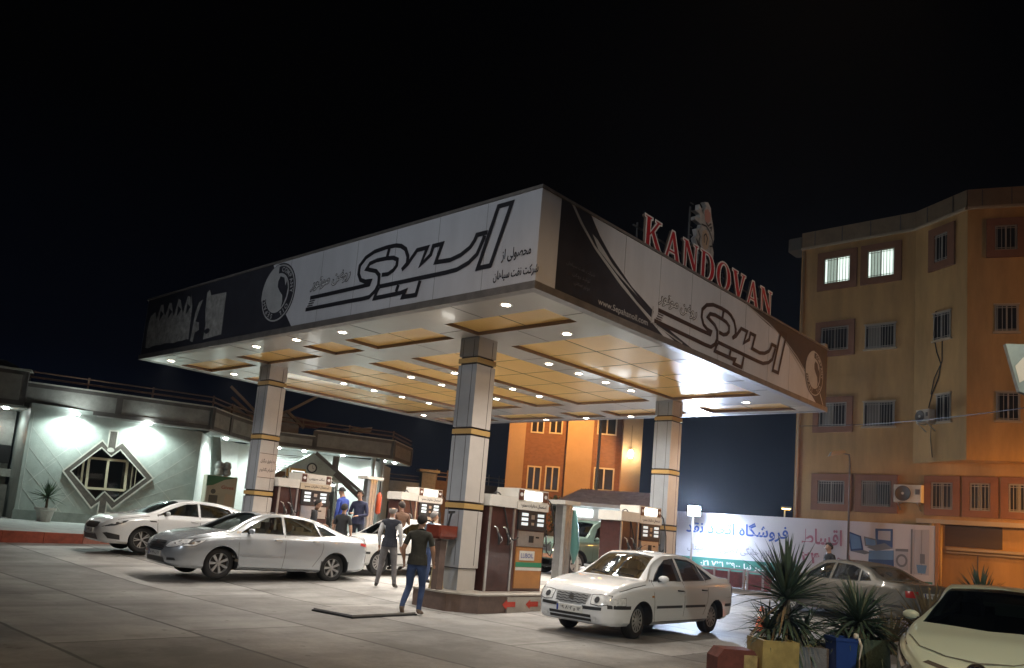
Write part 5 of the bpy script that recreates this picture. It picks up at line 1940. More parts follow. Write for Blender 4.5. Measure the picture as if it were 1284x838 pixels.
# overhead cable
t = thing('overhead_cable', 'thin black cable sagging across the apartment block', 'cable', (0, 0, 0), 0)
m = MB()
pa, pb_ = Vector((-2.5, 39, 8.9)), Vector((20.0, 16.5, 5.6))
A_, B_ = Vector((11.9, 33, 6.85)), Vector((12.9, 20, 5.75))
pts = []
for i in range(30):
    s = i / 29 * 1.35
    p = A_ + (B_ - A_) * s
    p.z -= .9 * s * (1 - s) * .6
    pts.append(p)
m.tube(pts, .014, 6)
m.build('wire', rubber, t)
# edge of a hanging sign board at the right border
t = thing('hanging_signboard', 'corner of a grey green signboard hanging at the right border', 'signboard', (5.55, 8.0, 0), R(-8))
m = MB()
m.prism([(-.55, 0, 3.95), (.9, 0, 4.0), (.9, 0, 3.35), (-.2, 0, 3.38), (-.42, 0, 3.46)], (0, .06, 0))
m.build('board', mat('board_teal', (0.22, 0.28, 0.29), .4, noise=.3, nscale=5), t)
m = MB()
m.prism([(-.46, -.004, 3.72), (-.38, -.004, 3.82), (-.34, -.004, 3.6), (-.42, -.004, 3.55)], (0, .002, 0))
m.build('board_print', pumpw, t)
m = MB()
m.tube([(.7, .1, 0), (.7, .1, 4.2)], .04, 8)
m.build('post', polem, t)

# street lamps outside the frame for block and forecourt, plus two unseen fascia lamps
street_lamp(22.0, 22.8, 4.3, (18.5, 27.0, 5.2), 'sodium street lamp standing right of the apartment block', 1500, angle=165)
street_lamp(27, 14.0, 9.5, (15.0, 30.0, 9.0), 'tall sodium street lamp far right of the forecourt', 2100, angle=100)
street_lamp(17.5, 24.2, 3.6, (16.4, 30.2, 2.6), 'short sodium lamp on the ground floor side of the apartment bay', 420, reach=.4, angle=150)
cold = emis('cold_street_lens', (.85, .95, 1.0), 40)
street_lamp(-11.0, -4.0, 9.0, (-1.0, 17, 6.0), 'unseen cold white lamp behind the camera with a narrow beam for the fascia', 3300, color=(.86, .93, 1.0), lensm=cold, angle=50)  # unseen; beam narrowed so it lights the fascia and little ground
street_lamp(17.0, -3.0, 9.0, (6.0, 17.5, 6.3), 'unseen warm white lamp added behind the camera to brighten the right fascia', 3600, color=(1.0, .88, .76), lensm=cold, angle=36)  # unseen lamp added because the right fascia stayed dark
street_lamp(-19.0, 4.0, 8.0, (-8.0, 17, 0), 'dim cold street lamp left of the forecourt', 260, color=(.86, .93, 1.0), lensm=cold, angle=90)
street_lamp(7.5, -2.5, 7.5, (6.2, 9.6, 0), 'greenish white street lamp behind the camera on the right', 1500, color=(.86, 1.0, .9), lensm=cold, angle=62)
street_lamp(2.5, 3.6, 7.0, (1.2, 11.0, 0), 'warm street lamp over the near forecourt', 850, angle=105, color=(1.0, .66, .36))

# =================================================================== FOREGROUND PLANTERS
conc = mat('planter_concrete', (0.20, 0.21, 0.24), .8, noise=.3, nscale=5, bump=.3)
soil = mat('soil', (0.06, 0.045, 0.03), .95, noise=.4)
def box_planter(name, label, x, y, w, d, h, mats, rz=.1, cat='planter'):
    t = thing(name, label, cat, (x, y, 0), rz)
    m = MB()
    for (cx_, cy_, ww, dd) in ((0, -d / 2 + .03, w, .06), (0, d / 2 - .03, w, .06), (-w / 2 + .03, 0, .06, d - .12), (w / 2 - .03, 0, .06, d - .12)):
        m.box((cx_, cy_, h / 2), (ww, dd, h))
    m.build('planter_wall', mats, t)
    m = MB()
    m.box((0, 0, h - .06), (w - .12, d - .12, .03))
    m.build('soil', soil, t)
    return t
box_planter('planter_box', 'dull yellow square planter box at the foot of the tall yucca', 3.42, 10.15, .46, .46, .58, mat('planter_yellow', (0.40, 0.32, 0.12), .7, noise=.4, nscale=4), .12)
box_planter('planter_box', 'grey concrete planter under the tall yucca next to the yellow box', 3.86, 10.35, .44, .5, .52, conc, .1)
t = thing('planter_drum', 'olive and cream round planter half hidden between grey planter and blue bin', 'planter', (4.14, 10.6, -.06), 0)
m = MB()
m.lathe([(0, 0), (.20, 0), (.26, .3), (.24, .62), (.20, .62), (.19, .55), (0, .55)], 20)
m.build('drum', mat('drum_green', (0.28, 0.30, 0.20), .7, noise=.5, nscale=4), t, smooth=True)
t = thing('blue_bin', 'blue plastic bin with a white bag knotted at its rim', 'bin', (4.24, 10.1, -.03), .1)
t.scale = (.72, .72, .96)
m = MB()
m.lathe([(0, 0), (.20, 0), (.27, .70), (.29, .70), (.29, .74), (.25, .74), (.19, .05), (0, .05)], 4, Matrix.Rotation(R(45), 4, 'Z'))
m.build('tub', mat('bin_blue', (0.02, 0.06, 0.28), .4, noise=.15), t)
m = MB()
m.tube([(.2, -.18, .74), (.24, -.22, .66), (.21, -.21, .5), (.22, -.22, .2)], [.03, .02, .012, .008], 7)
m.lathe([(0, 0), (.05, .02), (.04, .07), (0, .08)], 8, Matrix.Translation((.17, -.16, .73)))
m.build('bag', pumpw, t, smooth=True)
t = thing('mesh_planter', 'dark green mesh covered round planter under the low yucca', 'planter', (4.62, 10.45, -.05), 0)
m = MB()
m.lathe([(0, 0), (.30, 0), (.36, .4), (.34, .72), (.29, .72), (.28, .6), (0, .6)], 28)
m.build('tub', mat('mesh_green', (0.035, 0.06, 0.04), .7, noise=.7, nscale=40), t, smooth=True)
t = thing('concrete_bollard', 'low rounded kerb block painted dark red and faded yellow', 'bollard', (2.92, 10.1, -.04), .15)
m = MB()
pr = [(-.26, .0), (.26, .0), (.26, .40), (.20, .48), (-.18, .48), (-.26, .38)]
m.prism([(x, -.16, z) for x, z in pr], (0, .32, 0))
m.build('block', mat('block_red', (0.17, 0.05, 0.04), .8, noise=.4, nscale=6), t)
m = MB()
m.box((.16, 0, .22), (.17, .326, .41))
m.build('painted_band', mat('block_yellow', (0.42, 0.34, 0.16), .8, noise=.5, nscale=8), t)
m = MB()
flat(m, [(-.12, .14), (-.05, .05), (.02, .14), (-.02, .25), (-.05, .2), (-.09, .25)], frame((0, -.162, 0), (1, 0, 0), (0, 0, 1)), .002)
m.build('painted_mark', inkD, t)
def yucca(label, x, y, z, spec, seed, trunkz=0.5, lm=None):
    t = thing('yucca_plant', label, 'yucca', (x, y, 0), 0)
    rg = random.Random(seed)
    m = MB()
    k = MB()
    for (dx, dy, zz, n, ln, w, e0, e1, dr) in spec:
        rosette(m, Vector((dx, dy, zz)), n, ln, w, rg, e0, e1, dr)
        k.tube([(dx * .3, dy * .3, trunkz), (dx * .7, dy * .7, (zz + trunkz) / 2), (dx, dy, zz)], [.06, .05, .045], 8)
    m.build('leaves', lm or leafd, t)
    m = MB()
    for (dx, dy, zz, n, ln, w, e0, e1, dr) in spec[:2]:
        rosette(m, Vector((dx, dy, zz - .06)), max(6, n // 7), ln * .8, w * .8, rg, -65, -5, .5)
    m.build('dead_leaves', mat('dead_leaf', (0.20, 0.14, 0.07), .8, noise=.4), t)
    k.build('trunk', barkm, t)
    return t
yucca('tallest yucca with upright sword leaves above the grey planter', 3.66, 10.35, 0, [(-.02, 0, 1.06, 105, .74, .048, 0, 88, .22), (.02, .1, .80, 70, .58, .042, -35, 40, .4), (-.26, -.05, .68, 60, .42, .032, -10, 60, .35), (.25, .05, .7, 40, .48, .036, -10, 60, .35)], 11, .4)
yucca('low spreading yucca fan above the green mesh planter', 4.60, 10.45, 0, [(.0, 0, .84, 150, .60, .038, -15, 75, .35), (.18, .1, .74, 50, .52, .033, -25, 30, .45), (-.2, 0, .74, 40, .48, .033, -20, 40, .45)], 12, .5)
yucca('dry brownish agave growing between the mesh planter and the hatchback', 7.6, 14.4, 0, [(0, 0, .35, 60, .95, .07, 20, 80, .1), (-.6, .2, .2, 40, .7, .06, 10, 70, .2)], 13, .0, mat('dry_leaf', (0.16, 0.12, 0.06), .6, noise=.4))
yucca('dark spiky agave silhouetted behind the hatchback roof', 8.25, 14.0, 0, [(0, 0, 1.1, 70, .55, .045, 0, 85, .05)], 14, .0)

# traffic cone, low red barriers, orange box
t = thing('traffic_cone', 'small orange traffic cone behind the yucca leaves', 'traffic cone', (5.35, 16.6, gz(5, 16.6)), 0)
m = MB()
m.lathe([(0, 0.02), (.17, .02), (.13, .04), (.03, .5), (0, .5)], 16)
m.build('cone_body', mat('cone_orange', (0.6, 0.10, 0.03), .5), t, smooth=True)
m = MB()
m.box((0, 0, .015), (.38, .38, .03), bev=.04)
m.build('base', rubber, t)
m = MB()
m.lathe([(.083, .30), (.056, .40)], 16)
m.build('reflective_band', white, t)
for i, (x, y, rz, lab) in enumerate(((7.15, 27.2, -.65, 'dark red barrier panel below the green stripe of the banner'), (8.75, 25.6, -.65, 'dark red barrier panel behind the tall yucca'))):
    t = thing('barrier_panel', lab, 'barrier', (x, y, gz(x, y)), rz, 'dark red barrier panels below the banner')
    m = MB()
    for k in range(4):
        m.box((-.75 + k * .5, 0, .28), (.42, .08, .5))
    m.build('panel', mat('barrier_red', (0.13, 0.025, 0.03), .5, noise=.4), t)
    m = MB()
    for k in range(5):
        m.box((-1.0 + k * .5, 0, .32), (.06, .1, .64))
    m.box((0, 0, .60), (2.1, .1, .06))
    m.build('rail', mat('barrier_grey', (.3, .27, .3), .5), t)
t = thing('orange_crate', 'orange plastic crate by the right end of the banner', 'crate', (10.9, 22.4, gz(10, 22.4)), .3)
m = MB()
for (cx_, cy_, ww, dd) in ((0, -.28, .9, .04), (0, .28, .9, .04), (-.43, 0, .04, .52), (.43, 0, .04, .52)):
    m.box((cx_, cy_, .36), (ww, dd, .72))
m.box((0, 0, .05), (.8, .5, .04))
m.build('crate_shell', mat('crate_orange', (0.55, 0.17, 0.04), .5, noise=.3, nscale=5), t)
m = MB()
for k in range(3):
    m.box((-.26 + k * .26, -.302, .45), (.14, .006, .2))
m.build('crate_slot', blackp, t)

# =================================================================== CARS
def interp(pts, x):
    """monotone cubic through (x, v) points"""
    n = len(pts)
    if x <= pts[0][0]: return pts[0][1]
    if x >= pts[-1][0]: return pts[-1][1]
    d = [(pts[i + 1][1] - pts[i][1]) / (pts[i + 1][0] - pts[i][0]) for i in range(n - 1)]
    def tan(i):
        if i == 0: return d[0]
        if i == n - 1: return d[-1]
        if d[i - 1] * d[i] <= 0: return 0.0
        return 2 * d[i - 1] * d[i] / (d[i - 1] + d[i])
    for i in range(n - 1):
        if x <= pts[i + 1][0]:
            h = pts[i + 1][0] - pts[i][0]
            t = (x - pts[i][0]) / h
            a, b = tan(i) * h, tan(i + 1) * h
            return ((2 * t ** 3 - 3 * t ** 2 + 1) * pts[i][1] + (t ** 3 - 2 * t ** 2 + t) * a + (-2 * t ** 3 + 3 * t ** 2) * pts[i + 1][1] + (t ** 3 - t ** 2) * b)
    return pts[-1][1]

def sm01(t):
    t = min(1, max(0, t))
    return t * t * (3 - 2 * t)

def car_section(S, x):
    w = interp(S['plan'], x)
    zl = interp(S['low'], x)
    zb = interp(S['belt'], x)
    zt = max(interp(S['top'], x), zb + .012)
    h = zt - zb
    t = sm01((h - .05) / .36)
    wr = w * .90 * (1 - t) + S['roofw'] * t
    cr = .02 + .03 * t
    H = zb - zl
    pts = [(0, zl), (.72 * w, zl), (.90 * w, zl + .012), (.972 * w, zl + .07 * min(1, H / .5)),
           (.992 * w, zl + .35 * H), (w, zl + .56 * H), (.996 * w, zl + .74 * H), (.982 * w, zb - .075 * min(1, H / .5)), (.965 * w, zb - .025), (.938 * w, zb)]
    rr = min(.09, h * .45)
    x0, z0 = .925 * w, zb + .006
    x1, z1 = wr, zt - rr
    for k in range(1, 6):
        s = k / 5
        b = .012 * math.sin(math.pi * s) * t
        pts.append((x0 + (x1 - x0) * s + b, z0 + (z1 - z0) * s))
    rw = min(.10, wr * .3)
    pts.append((wr - rw * .14, z1 + rr * .45))
    pts.append((wr - rw * .5, z1 + rr * .76 - cr * .1))
    for s in (0, .34, .67, 1):
        y = (wr - rw) * (1 - s)
        pts.append((y, zt - cr * (y / wr) ** 2 * .8))
    return pts

def loft(S, xs, section):
    bm_v, bm_f = [], []
    rings = []
    for x in xs:
        half = section(S, x)
        ring = [(y, z) for y, z in half] + [(-y, z) for y, z in half[-2:0:-1]]
        rings.append([(x, y, z) for y, z in ring])
    n = len(rings[0])
    for r in rings: bm_v += r
    for i in range(len(rings) - 1):
        for j in range(n):
            k = (j + 1) % n
            bm_f.append((i * n + j, i * n + k, (i + 1) * n + k, (i + 1) * n + j))
    bm_f.append(tuple(range(n - 1, -1, -1)))
    b = (len(rings) - 1) * n
    bm_f.append(tuple(b + j for j in range(n)))
    return bm_v, bm_f

def tmp_obj(vs, fs, name='tmp'):
    me = bpy.data.meshes.new(name)
    me.from_pydata(vs, [], fs)
    bm = bmesh.new(); bm.from_mesh(me)
    bmesh.ops.remove_doubles(bm, verts=bm.verts, dist=1e-5)
    bmesh.ops.recalc_face_normals(bm, faces=bm.faces)
    bm.to_mesh(me); bm.free()
    o = bpy.data.objects.new(name, me)
    col.objects.link(o)
    return o

def prism_obj(pts3, vec):
    m = MB(); m.prism(pts3, vec)
    return tmp_obj(m.v, m.f)

def boolean(o, cutters):
    for c in cutters:
        md = o.modifiers.new('b', 'BOOLEAN')
        md.operation = 'DIFFERENCE'
        md.solver = 'EXACT'
        md.object = c
    bpy.context.view_layer.update()
    dg = bpy.context.evaluated_depsgraph_get()
    me = bpy.data.meshes.new_from_object(o.evaluated_get(dg))
    o.modifiers.clear()
    o.data = me
    for c in cutters:
        bpy.data.objects.remove(c)

def patch(bvh, poly, axis, name, m, parent, off=.004, step=.06, thick=0.0, both=None):
    """drape a flat outline on the body. axis 'x' front: poly=(y,z); '-x' rear; 'y' left side: (x,z); '-y'; 'z' top: (x,y)"""
    bm = bmesh.new()
    vs = [bm.verts.new((p[0], p[1], 0)) for p in poly]
    f = bm.faces.new(vs)
    bmesh.ops.triangulate(bm, faces=[f])
    x0, x1 = min(p[0] for p in poly), max(p[0] for p in poly)
    y0, y1 = min(p[1] for p in poly), max(p[1] for p in poly)
    k = 1
    while x0 + k * step < x1:
        bmesh.ops.bisect_plane(bm, geom=bm.verts[:] + bm.edges[:] + bm.faces[:], plane_co=(x0 + k * step, 0, 0), plane_no=(1, 0, 0)); k += 1
    k = 1
    while y0 + k * step < y1:
        bmesh.ops.bisect_plane(bm, geom=bm.verts[:] + bm.edges[:] + bm.faces[:], plane_co=(0, y0 + k * step, 0), plane_no=(0, 1, 0)); k += 1
    for v in bm.verts:
        a, b = v.co.x, v.co.y
        if axis == 'x': o, d = Vector((4, a, b)), Vector((-1, 0, 0))
        elif axis == '-x': o, d = Vector((-4, a, b)), Vector((1, 0, 0))
        elif axis == 'y': o, d = Vector((a, 3, b)), Vector((0, -1, 0))
        elif axis == '-y': o, d = Vector((a, -3, b)), Vector((0, 1, 0))
        else: o, d = Vector((a, b, 4)), Vector((0, 0, -1))
        loc, nor, idx, dist = bvh.ray_cast(o, d)
        if loc is None:
            loc, nor, idx, dist = bvh.find_nearest(o + d * 3)
            if loc is None: loc, nor = o + d * 3, -d
        if nor.dot(d) > 0: nor = -nor
        v.co = loc + (nor * .7 - d * .3) * off
    bmesh.ops.recalc_face_normals(bm, faces=bm.faces)
    me = bpy.data.meshes.new(name)
    bm.to_mesh(me); bm.free()
    for p in me.polygons: p.use_smooth = True
    me.materials.append(m)
    o = bpy.data.objects.new(name, me)
    col.objects.link(o)
    if parent: o.parent = parent
    return o

def mirror(poly): return [(-p[0], p[1]) for p in poly][::-1]
def line_poly(pts, w):
    """thin closed outline round a polyline"""
    m = MB(); ribbon(m, pts, w, Matrix(), 0)
    L = [m.v[i] for i in range(0, len(m.v), 2)]; R2 = [m.v[i] for i in range(1, len(m.v), 2)]
    return [(p[0], p[1]) for p in L] + [(p[0], p[1]) for p in R2[::-1]]

tyrem = mat('tyre_rubber', (0.018, 0.018, 0.019), .75, noise=.3, nscale=10)
rimm = mat('alloy_rim', (0.50, 0.50, 0.50), .32, .7)
capm = mat('wheel_cover', (0.40, 0.40, 0.40), .35, .3)
chrome = mat('chrome', (0.75, 0.75, 0.75), .12, 1.0)
plast_b = mat('bumper_plastic', (0.025, 0.025, 0.027), .5)
glas = glass('car_glass', (.42, .46, .45), .28)
glasd = glass('dark_car_glass', (.10, .12, .12), .35)
lampm = mat('headlamp_glass', (0.82, 0.85, 0.88), .10, .0, coat=1.0, noise=.35, nscale=18)
lampd = mat('headlamp_inside', (0.14, 0.14, 0.15), .2, .5, coat=1.0)
tailm = mat('tail_lamp', (0.42, 0.03, 0.025), .2, coat=1.0)
seatm = mat('seat_fabric', (0.10, 0.09, 0.08), .8, noise=.2)
seatb = mat('beige_seat', (0.34, 0.27, 0.20), .7, noise=.2)
floorm = mat('cabin_dark', (0.03, 0.028, 0.027), .7)
plateW = mat('number_plate', (0.62, 0.62, 0.60), .4)

def wheel_mesh(r, w, spokes, style, rim):
    """returns builder functions; wheel axis along y, outer face towards +y"""
    ty = MB()
    My = Matrix.Rotation(R(-90), 4, 'X')      # z -> +y
    rr = r * .66
    prof = [(rr, -w / 2 + .01), (r * .80, -w / 2), (r * .94, -w / 2 + .01), (r, -w / 2 + .035), (r, w / 2 - .035), (r * .94, w / 2 - .01), (r * .80, w / 2), (rr, w / 2 - .01), (rr * .98, w / 2 - .03), (rr * .98, -w / 2 + .03)]
    ty.lathe(prof, 36, My, close=True)
    ri = MB()
    ri.lathe([(rr * .99, w / 2 - .012), (rr * .955, w / 2 - .004), (rr * .93, w / 2 - .03), (rr * .91, -w / 2 + .04)], 36, My)
    if style == 'spoke':
        for k in range(spokes):
            a = 2 * math.pi * k / spokes
            wa_, wb = .30 * rr, .40 * rr
            def pt(rad, off, z):
                return My @ Vector((rad * math.cos(a) - off * math.sin(a), rad * math.sin(a) + off * math.cos(a), z))
            z0, z1 = w / 2 - .035, w / 2 - .016
            ri.prism([pt(rr * .16, -wa_ * .28, z0), pt(rr * .94, -wb * .34, z1), pt(rr * .94, wb * .34, z1), pt(rr * .16, wa_ * .28, z0)], My.to_3x3() @ Vector((0, 0, -.03)))
        ri.lathe([(0, w / 2 - .018), (rr * .17, w / 2 - .022), (rr * .22, w / 2 - .045)], 18, My)
    elif style == 'split':
        for k in range(spokes):
            for dd in (-.16, .16):
                a = 2 * math.pi * k / spokes
                def pt(rad, ang, off, z):
                    aa = a + ang
                    return My @ Vector((rad * math.cos(aa) - off * math.sin(aa), rad * math.sin(aa) + off * math.cos(aa), z))
                z0, z1 = w / 2 - .04, w / 2 - .018
                ri.prism([pt(rr * .15, 0, -.02 * rr, z0), pt(rr * .94, dd, -.06 * rr, z1), pt(rr * .94, dd, .06 * rr, z1), pt(rr * .15, 0, .06 * rr, z0)], My.to_3x3() @ Vector((0, 0, -.03)))
        ri.lathe([(0, w / 2 - .02), (rr * .17, w / 2 - .024), (rr * .2, w / 2 - .045)], 18, My)
    else:   # full cover with slots
        ri.lathe([(0, w / 2 - .004), (rr * .22, w / 2 - .006), (rr * .3, w / 2 - .022), (rr * .70, w / 2 - .014), (rr * .93, w / 2 - .016)], 36, My)
    disc = MB()
    disc.lathe([(0, w / 2 - .075), (rr * .92, w / 2 - .075)], 24, My)
    slots = None
    if style == 'cover':
        slots = MB()
        for k in range(spokes):
            a = 2 * math.pi * k / spokes
            def pt(rad, off, z):
                return My @ Vector((rad * math.cos(a) - off * math.sin(a), rad * math.sin(a) + off * math.cos(a), z))
            slots.add([pt(rr * .46, -.03 * rr, w / 2 - .010), pt(rr * .86, -.11 * rr, w / 2 - .008), pt(rr * .86, .11 * rr, w / 2 - .008), pt(rr * .46, .03 * rr, w / 2 - .010)], [(0, 1, 2, 3)])
    return ty, ri, disc, slots

def build_car(name, label, cat, loc, rz, S, group=None, pitch=0.0):
    t = thing(name, label, cat, loc, rz, group)
    if pitch: t.rotation_euler = (0, pitch, rz)
    global CUR_S
    CUR_S = S
    paint = S['paint']
    x0, x1 = S['plan'][0][0], S['plan'][-1][0]
    xs = []
    n = 88
    for i in range(n + 1):
        s = i / n
        xs.append(x0 + (x1 - x0) * s)
    for e in (.012, .03, .05, .075):
        xs += [x0 + e, x1 - e]
    xs = sorted(set(round(v, 4) for v in xs))
    vs, fs = loft(S, xs, car_section)
    body = tmp_obj(vs, fs, 'body')
    bm = bmesh.new(); bm.from_mesh(body.data)
    bvh = BVHTree.FromBMesh(bm)
    bm.free()
    # cutters
    cuts = []
    r = S['wr']
    for ax in (S['axle_f'], S['axle_r']):
        for sgn in (1, -1):
            c = MB()
            yo = sgn * (S['track'] - .30)
            c.tube([(ax, yo, r - .01), (ax, sgn * 1.3, r - .01)], r + S.get('gap', .055), 40)
            cuts.append(tmp_obj(c.v, c.f))
    # cavity
    def cav(S_, x):
        w = interp(S_['plan'], x); zb = interp(S_['belt'], x); zt = interp(S_['top'], x)
        h = zt - zb
        tt = sm01((h - .05) / .36)
        wr = w * .90 * (1 - tt) + S_['roofw'] * tt - .06
        return [(0, .38), (w - .14, .38), (w - .12, zb - .02), (max(.2, wr), zt - .075), (max(.12, wr - .1), zt - .055), (0, zt - .05)]
    cx0, cx1 = S['cabin']
    cxs = [cx0 + (cx1 - cx0) * i / 24 for i in range(25)]
    v2, f2 = loft(S, cxs, cav)
    cuts.append(tmp_obj(v2, f2))
    for poly in S['side_glass']:
        cuts.append(prism_obj([(x, .30, z) for x, z in poly], (0, 1.0, 0)))
        cuts.append(prism_obj([(x, -.30, z) for x, z in poly], (0, -1.0, 0)))
    for key in ('windscreen', 'rear_glass'):
        if key in S:
            cuts.append(prism_obj([(x, y, S['belt_mid'] + .0) for x, y in S[key]], (0, 0, 1.2)))
    boolean(body, cuts)
    me = body.data
    me.materials.clear()
    me.materials.append(paint)
    me.materials.append(plast_b)
    me.materials.append(S.get('seatm', seatm))
    for p in me.polygons:
        p.use_smooth = True
        c = p.center
        for ax in (S['axle_f'], S['axle_r']):
            if math.hypot(c.x - ax, c.z - (r - .01)) < r + S.get('gap', .055) + .002:
                p.material_index = 1
        if cx0 < c.x < cx1 and c.z > .37:
            w_ = interp(S['plan'], c.x)
            if abs(c.y) < w_ - .11 and c.z < interp(S['top'], c.x) - .044 and (abs(c.y) < S['roofw'] - .05 or c.z < S['belt_mid']):
                p.material_index = 2
    me.set_sharp_from_angle(angle=R(38))
    body.name = 'body'
    body.parent = t
    # glazing
    gm = S.get('glass', glas)
    for poly in S['side_glass']:
        for ax in ('y', '-y'):
            patch(bvh, poly, ax, 'side_window', gm, t, off=-.010, step=.12)
            # black seal
            m = MB()
            cen = Vector((sum(p[0] for p in poly) / len(poly), sum(p[1] for p in poly) / len(poly)))
            pts = []
            for p in poly + [poly[0]]:
                sg = 1 if ax == 'y' else -1
                loc_, nor, _, _ = bvh.ray_cast(Vector((p[0], 3 * sg, p[1])), Vector((0, -sg, 0)))
                pts.append(loc_ if loc_ else Vector((p[0], sg * .7, p[1])))
            m.tube(pts, .009, 5, closed=False)
            m.build('window_seal', S.get('seal', plast_b), t)
    for key, nm in (('windscreen', 'windscreen'), ('rear_glass', 'rear_window')):
        if key in S:
            patch(bvh, S[key], 'z', nm, S.get('glass_front', gm), t, off=-.008, step=.12)
    # interior
    m = MB()
    m.box(((cx0 + cx1) / 2, 0, .41), (cx1 - cx0 - .5, 1.1, .04))
    wsx = S['windscreen'][0][0] if 'windscreen' in S else cx1
    dash = S['dash']
    m.box((dash, 0, S['belt_mid'] - .12), (.35, 1.15, .22), bev=.04)
    m.build('dashboard', floorm, t)
    sm_ = S.get('seatm', seatm)
    for (sx_, sy_, ww) in [(S['seat_f'], .36, .48), (S['seat_f'], -.36, .48), (S['seat_r'], 0, 1.2)]:
        q = MB()
        q.box((sx_ + .22, sy_, .52), (.5, ww, .18), bev=.05)
        q.prism([(sx_ - .02, sy_ - ww / 2, .5), (sx_ + .12, sy_ - ww / 2, .5), (sx_ - .06, sy_ - ww / 2, 1.08), (sx_ - .18, sy_ - ww / 2, 1.06)], (0, ww, 0))
        if ww < 1:
            q.box((sx_ - .14, sy_, 1.15), (.1, .26, .17), bev=.03)
        else:
            for yy in (-.35, .35): q.box((sx_ - .13, yy, 1.12), (.09, .24, .12), bev=.03)
        q.build('seat', sm_, t)
    q = MB()
    MS = Matrix.Translation((dash - .30, .36, S['belt_mid'] - .02)) @ Matrix.Rotation(R(-65), 4, 'Y')
    q.tube([MS @ Vector((.18 * math.cos(a), .18 * math.sin(a), 0)) for a in [2 * math.pi * i / 18 for i in range(18)]], .015, 6, closed=True)
    q.bar(MS @ Vector((-.17, 0, 0)), MS @ Vector((.17, 0, 0)), .03, .03)
    q.build('steering_wheel', floorm, t)
    # wheels
    ty, ri, disc, slots = wheel_mesh(r, S['tw'], S['spokes'], S['wheel'], None)
    metal = rimm if S['wheel'] != 'cover' else capm
    first = None
    for ax, sgn in ((S['axle_f'], 1), (S['axle_f'], -1), (S['axle_r'], 1), (S['axle_r'], -1)):
        if first is None:
            a = ty.build('wheel', tyrem, t, smooth=True, angle=45)
            b = ri.build('rim', metal, a, smooth=True, angle=35)
            c = disc.build('brake_disc', floorm, a)
            d = slots.build('rim_slot', floorm, a) if slots else None
            first = (a, b, c, d)
            wo = a
        else:
            wo = first[0].copy(); col.objects.link(wo); wo.parent = t
            for ch in first[1:]:
                if ch is None: continue
                cc = ch.copy(); col.objects.link(cc); cc.parent = wo
        wo.location = (ax, sgn * (S['track'] - S['tw'] / 2), r)
        wo.rotation_euler = (0, 0, (0 if sgn > 0 else math.pi) + (S.get('steer', 0) if ax > 0 else 0))
    # arch lip, panel gaps, handles, mirrors
    for pl in S.get('gaps', []):
        for ax in ('y', '-y'):
            patch(bvh, line_poly(pl, .011), ax, 'panel_gap', S.get('gapm', plast_b), t, off=.0015, step=.1)
    for nm_, mm, pl, ax in S.get('decals', []):
        patch(bvh, pl, ax, nm_, mm, t, off=S.get('doff', .004), step=.07)
    for hx, hz in S.get('handles', []):
        for sg in (1, -1):
            loc_, nor, _, _ = bvh.ray_cast(Vector((hx, 3 * sg, hz)), Vector((0, -sg, 0)))
            if loc_ is None: continue
            q = MB()
            y = loc_.y
            q.tube([(hx - .09, y - sg * .005, hz), (hx - .07, y + sg * .028, hz), (hx + .07, y + sg * .028, hz + .005), (hx + .09, y - sg * .005, hz + .005)], .013, 6)
            q.build('door_handle', S.get('handlem', paint), t, smooth=True)
    mx, mz = S['mirror']
    for sg in (1, -1):
        loc_, nor, _, _ = bvh.ray_cast(Vector((mx, 3 * sg, mz)), Vector((0, -sg, 0)))
        y = (loc_.y if loc_ else sg * .8)
        q = MB()
        c = Vector((mx - .02, y + sg * .11, mz + .04))
        n2 = 10
        rings = []
        for i in range(6):
            u = i / 5
            yy = sg * (-.09 + .18 * u)
            sc = math.sqrt(max(.12, 1 - (2 * u - 1) ** 2 * .85))
            rings.append([(c.x + .045 * sc * math.cos(a) + .02 * (1 - u), c.y + yy, c.z + .06 * sc * math.sin(a)) for a in [2 * math.pi * k / n2 for k in range(n2)]])
        vs_ = [p for rg in rings for p in rg]
        fs_ = [(i * n2 + k, i * n2 + (k + 1) % n2, (i + 1) * n2 + (k + 1) % n2, (i + 1) * n2 + k) for i in range(5) for k in range(n2)]
        fs_ += [tuple(range(n2)), tuple(5 * n2 + k for k in range(n2))]
        q.add(vs_, fs_)
        mo = q.build('mirror', S.get('mirrorm', paint), t, smooth=True)
        q = MB()
        q.bar((mx + .01, y - sg * .02, mz - .01), (mx, y + sg * .1, mz + .02), .03, .05)
        q.build('mirror_arm', plast_b, mo)
    # underside shadow pan
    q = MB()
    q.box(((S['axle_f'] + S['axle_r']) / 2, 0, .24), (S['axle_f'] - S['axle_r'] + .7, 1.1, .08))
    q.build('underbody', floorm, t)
    return t, bvh

def front_patch_set(t, bvh, items):
    for nm_, mm, pl, ax, off in items:
        if nm_ == 'headlamp':
            cx_ = sum(p[0] for p in pl) / len(pl); cy_ = sum(p[1] for p in pl) / len(pl)
            patch(bvh, clampz([(cx_ + (p[0] - cx_) * 1.07, cy_ + (p[1] - cy_) * 1.16) for p in pl], ax), ax, 'headlamp_rim', plast_b, t, off=.003, step=.06)
        patch(bvh, clampz(pl, ax), ax, nm_, mm, t, off=off, step=.06)
def clampz(pl, ax):
    if ax not in ('y', '-y'): return pl
    return [(p[0], min(p[1], interp(CUR_S['belt'], p[0]) - .03)) for p in pl]
def both(items):
    out = []
    for it in items:
        out.append(it)
        out.append((it[0], it[1], mirror(it[2]), it[3], it[4]))
    return out

